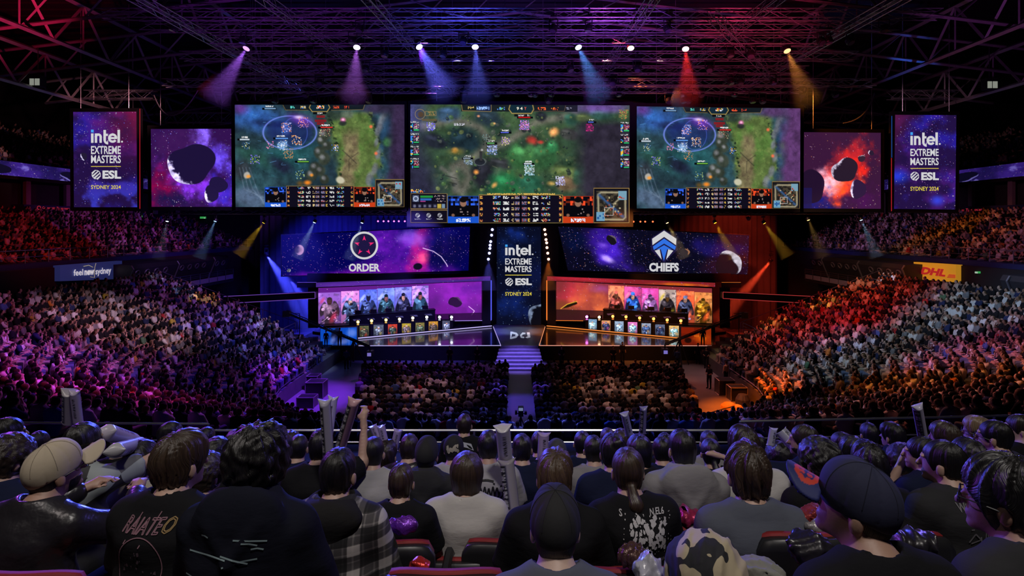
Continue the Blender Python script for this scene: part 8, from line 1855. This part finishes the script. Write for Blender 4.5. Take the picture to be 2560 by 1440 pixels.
for px, py, Y, lab in [(1110, 1417, 1.95, 'empty red topped seat at the bottom of the picture, left of the black cap'), (40, 1424, 1.9, 'empty red topped seat in the bottom left corner'), (1570, 1415, 2.2, 'empty red topped seat right of the black cap'), (2030, 1326, 2.35, 'empty red topped seat between the slate tee and the navy cap'), (1262, 1343, 3.0, 'red topped seat just left of the black cap'), (2260, 1326, 2.6, 'empty red topped seat right of the navy cap')]:
    p = P(px, py, Y); make_seat((p[0], p[1] + .22, p[2] - .865), 0, lab)
# jackets, bags and snacks among the seats
def blob(name, label, cat, c, r, m, seed, amp=.03, h=.012, flat=None):
    gb = Grid(*[np.arange(-r[i] * 1.35, r[i] * 1.35, h, dtype=np.float32) for i in range(3)]); rs = np.random.RandomState(seed); f = gb.ell((0, 0, 0), r)
    for k in range(4):
        v = rs.randn(3) * (18 + 12 * k) / max(r[0], .08) * .10; f = f + amp / (2.2 + .8 * k) * np.abs(np.sin(v[0] * gb.X + v[1] * gb.Y + v[2] * gb.Z + rs.rand() * 6 + 1.5 * np.sin(9 * gb.X + 7 * gb.Z))) - amp * .2
    V, Q = gb.nets(f); return tag(link(name, new_mesh(name, V, Q, True), m, None, tuple(c)), label, cat)
FOIL = lambda n, c: mat('foil_' + n, c, .30, .4, noise=.9, nscale=26, bump=.9, bscale=32)
blob('jacket', 'tan and black camouflage jacket heaped over a seat in front', 'jacket', P(1765, 1440, 1.72), (.125, .12, .125), camo_mat(), 2, .022, .009); blob('jacket', 'crumpled grey-green sleeve of clothing right of the camouflage jacket', 'jacket', P(1900, 1442, 1.75), (.07, .08, .055), mat('olive_cloth', (.22, .22, .19), .85, noise=.4, nscale=8), 6, .03, .008)
blob('plastic_bag', 'crumpled clear plastic bag beside the camouflage jacket', 'bag', P(1622, 1425, 1.85), (.05, .06, .05), mat('milky_plastic', (.42, .42, .48), .25, noise=.2, bump=.6, bscale=18), 3, .03, .007); blob('snack_bag', 'brown foil snack bag between the ponytail and the plastic bag', 'bag', P(1580, 1388, 2.2), (.05, .05, .035), FOIL('brown', (.10, .05, .04)), 8, .03, .007)
blob('snack_bag', 'purple foil snack bag behind the child', 'bag', P(1005, 1312, 2.78), (.085, .035, .035), FOIL('purple', (.16, .03, .40)), 4, .03, .006); blob('snack_bag', 'small red snack bag on the step left of the white tee seat', 'bag', P(1048, 1417, 2.4), (.045, .03, .035), FOIL('red', (.62, .03, .02)), 5, .02, .006)
blob('snack_bag', 'red and white snack bag held open left of the navy cap', 'bag', P(2042, 1295, 2.5), (.085, .06, .05), FOIL('redwhite', (.36, .05, .05)), 9, .035, .007); blob('snack_bag', 'white crumpled wrapper in front of the red snack bag', 'bag', P(2050, 1318, 2.42), (.07, .03, .025), FOIL('white', (.45, .42, .42)), 12, .02, .006); blob('snack_bag', 'red and violet carton behind the ponytail wearer, by the grey hoodie', 'carton', P(1712, 1292, 3.0), (.09, .07, .04), FOIL('crimson', (.40, .03, .10)), 7, .03, .008)
blob('leather_bag', 'shiny black leather bag on the seat left of the navy cap', 'bag', P(2022, 1368, 2.1), (.075, .07, .055), leather(), 10, .03, .008); blob('leather_bag', 'glossy black bag right of the navy cap', 'bag', P(2285, 1355, 2.3), (.09, .07, .05), leather(), 11, .03, .008);
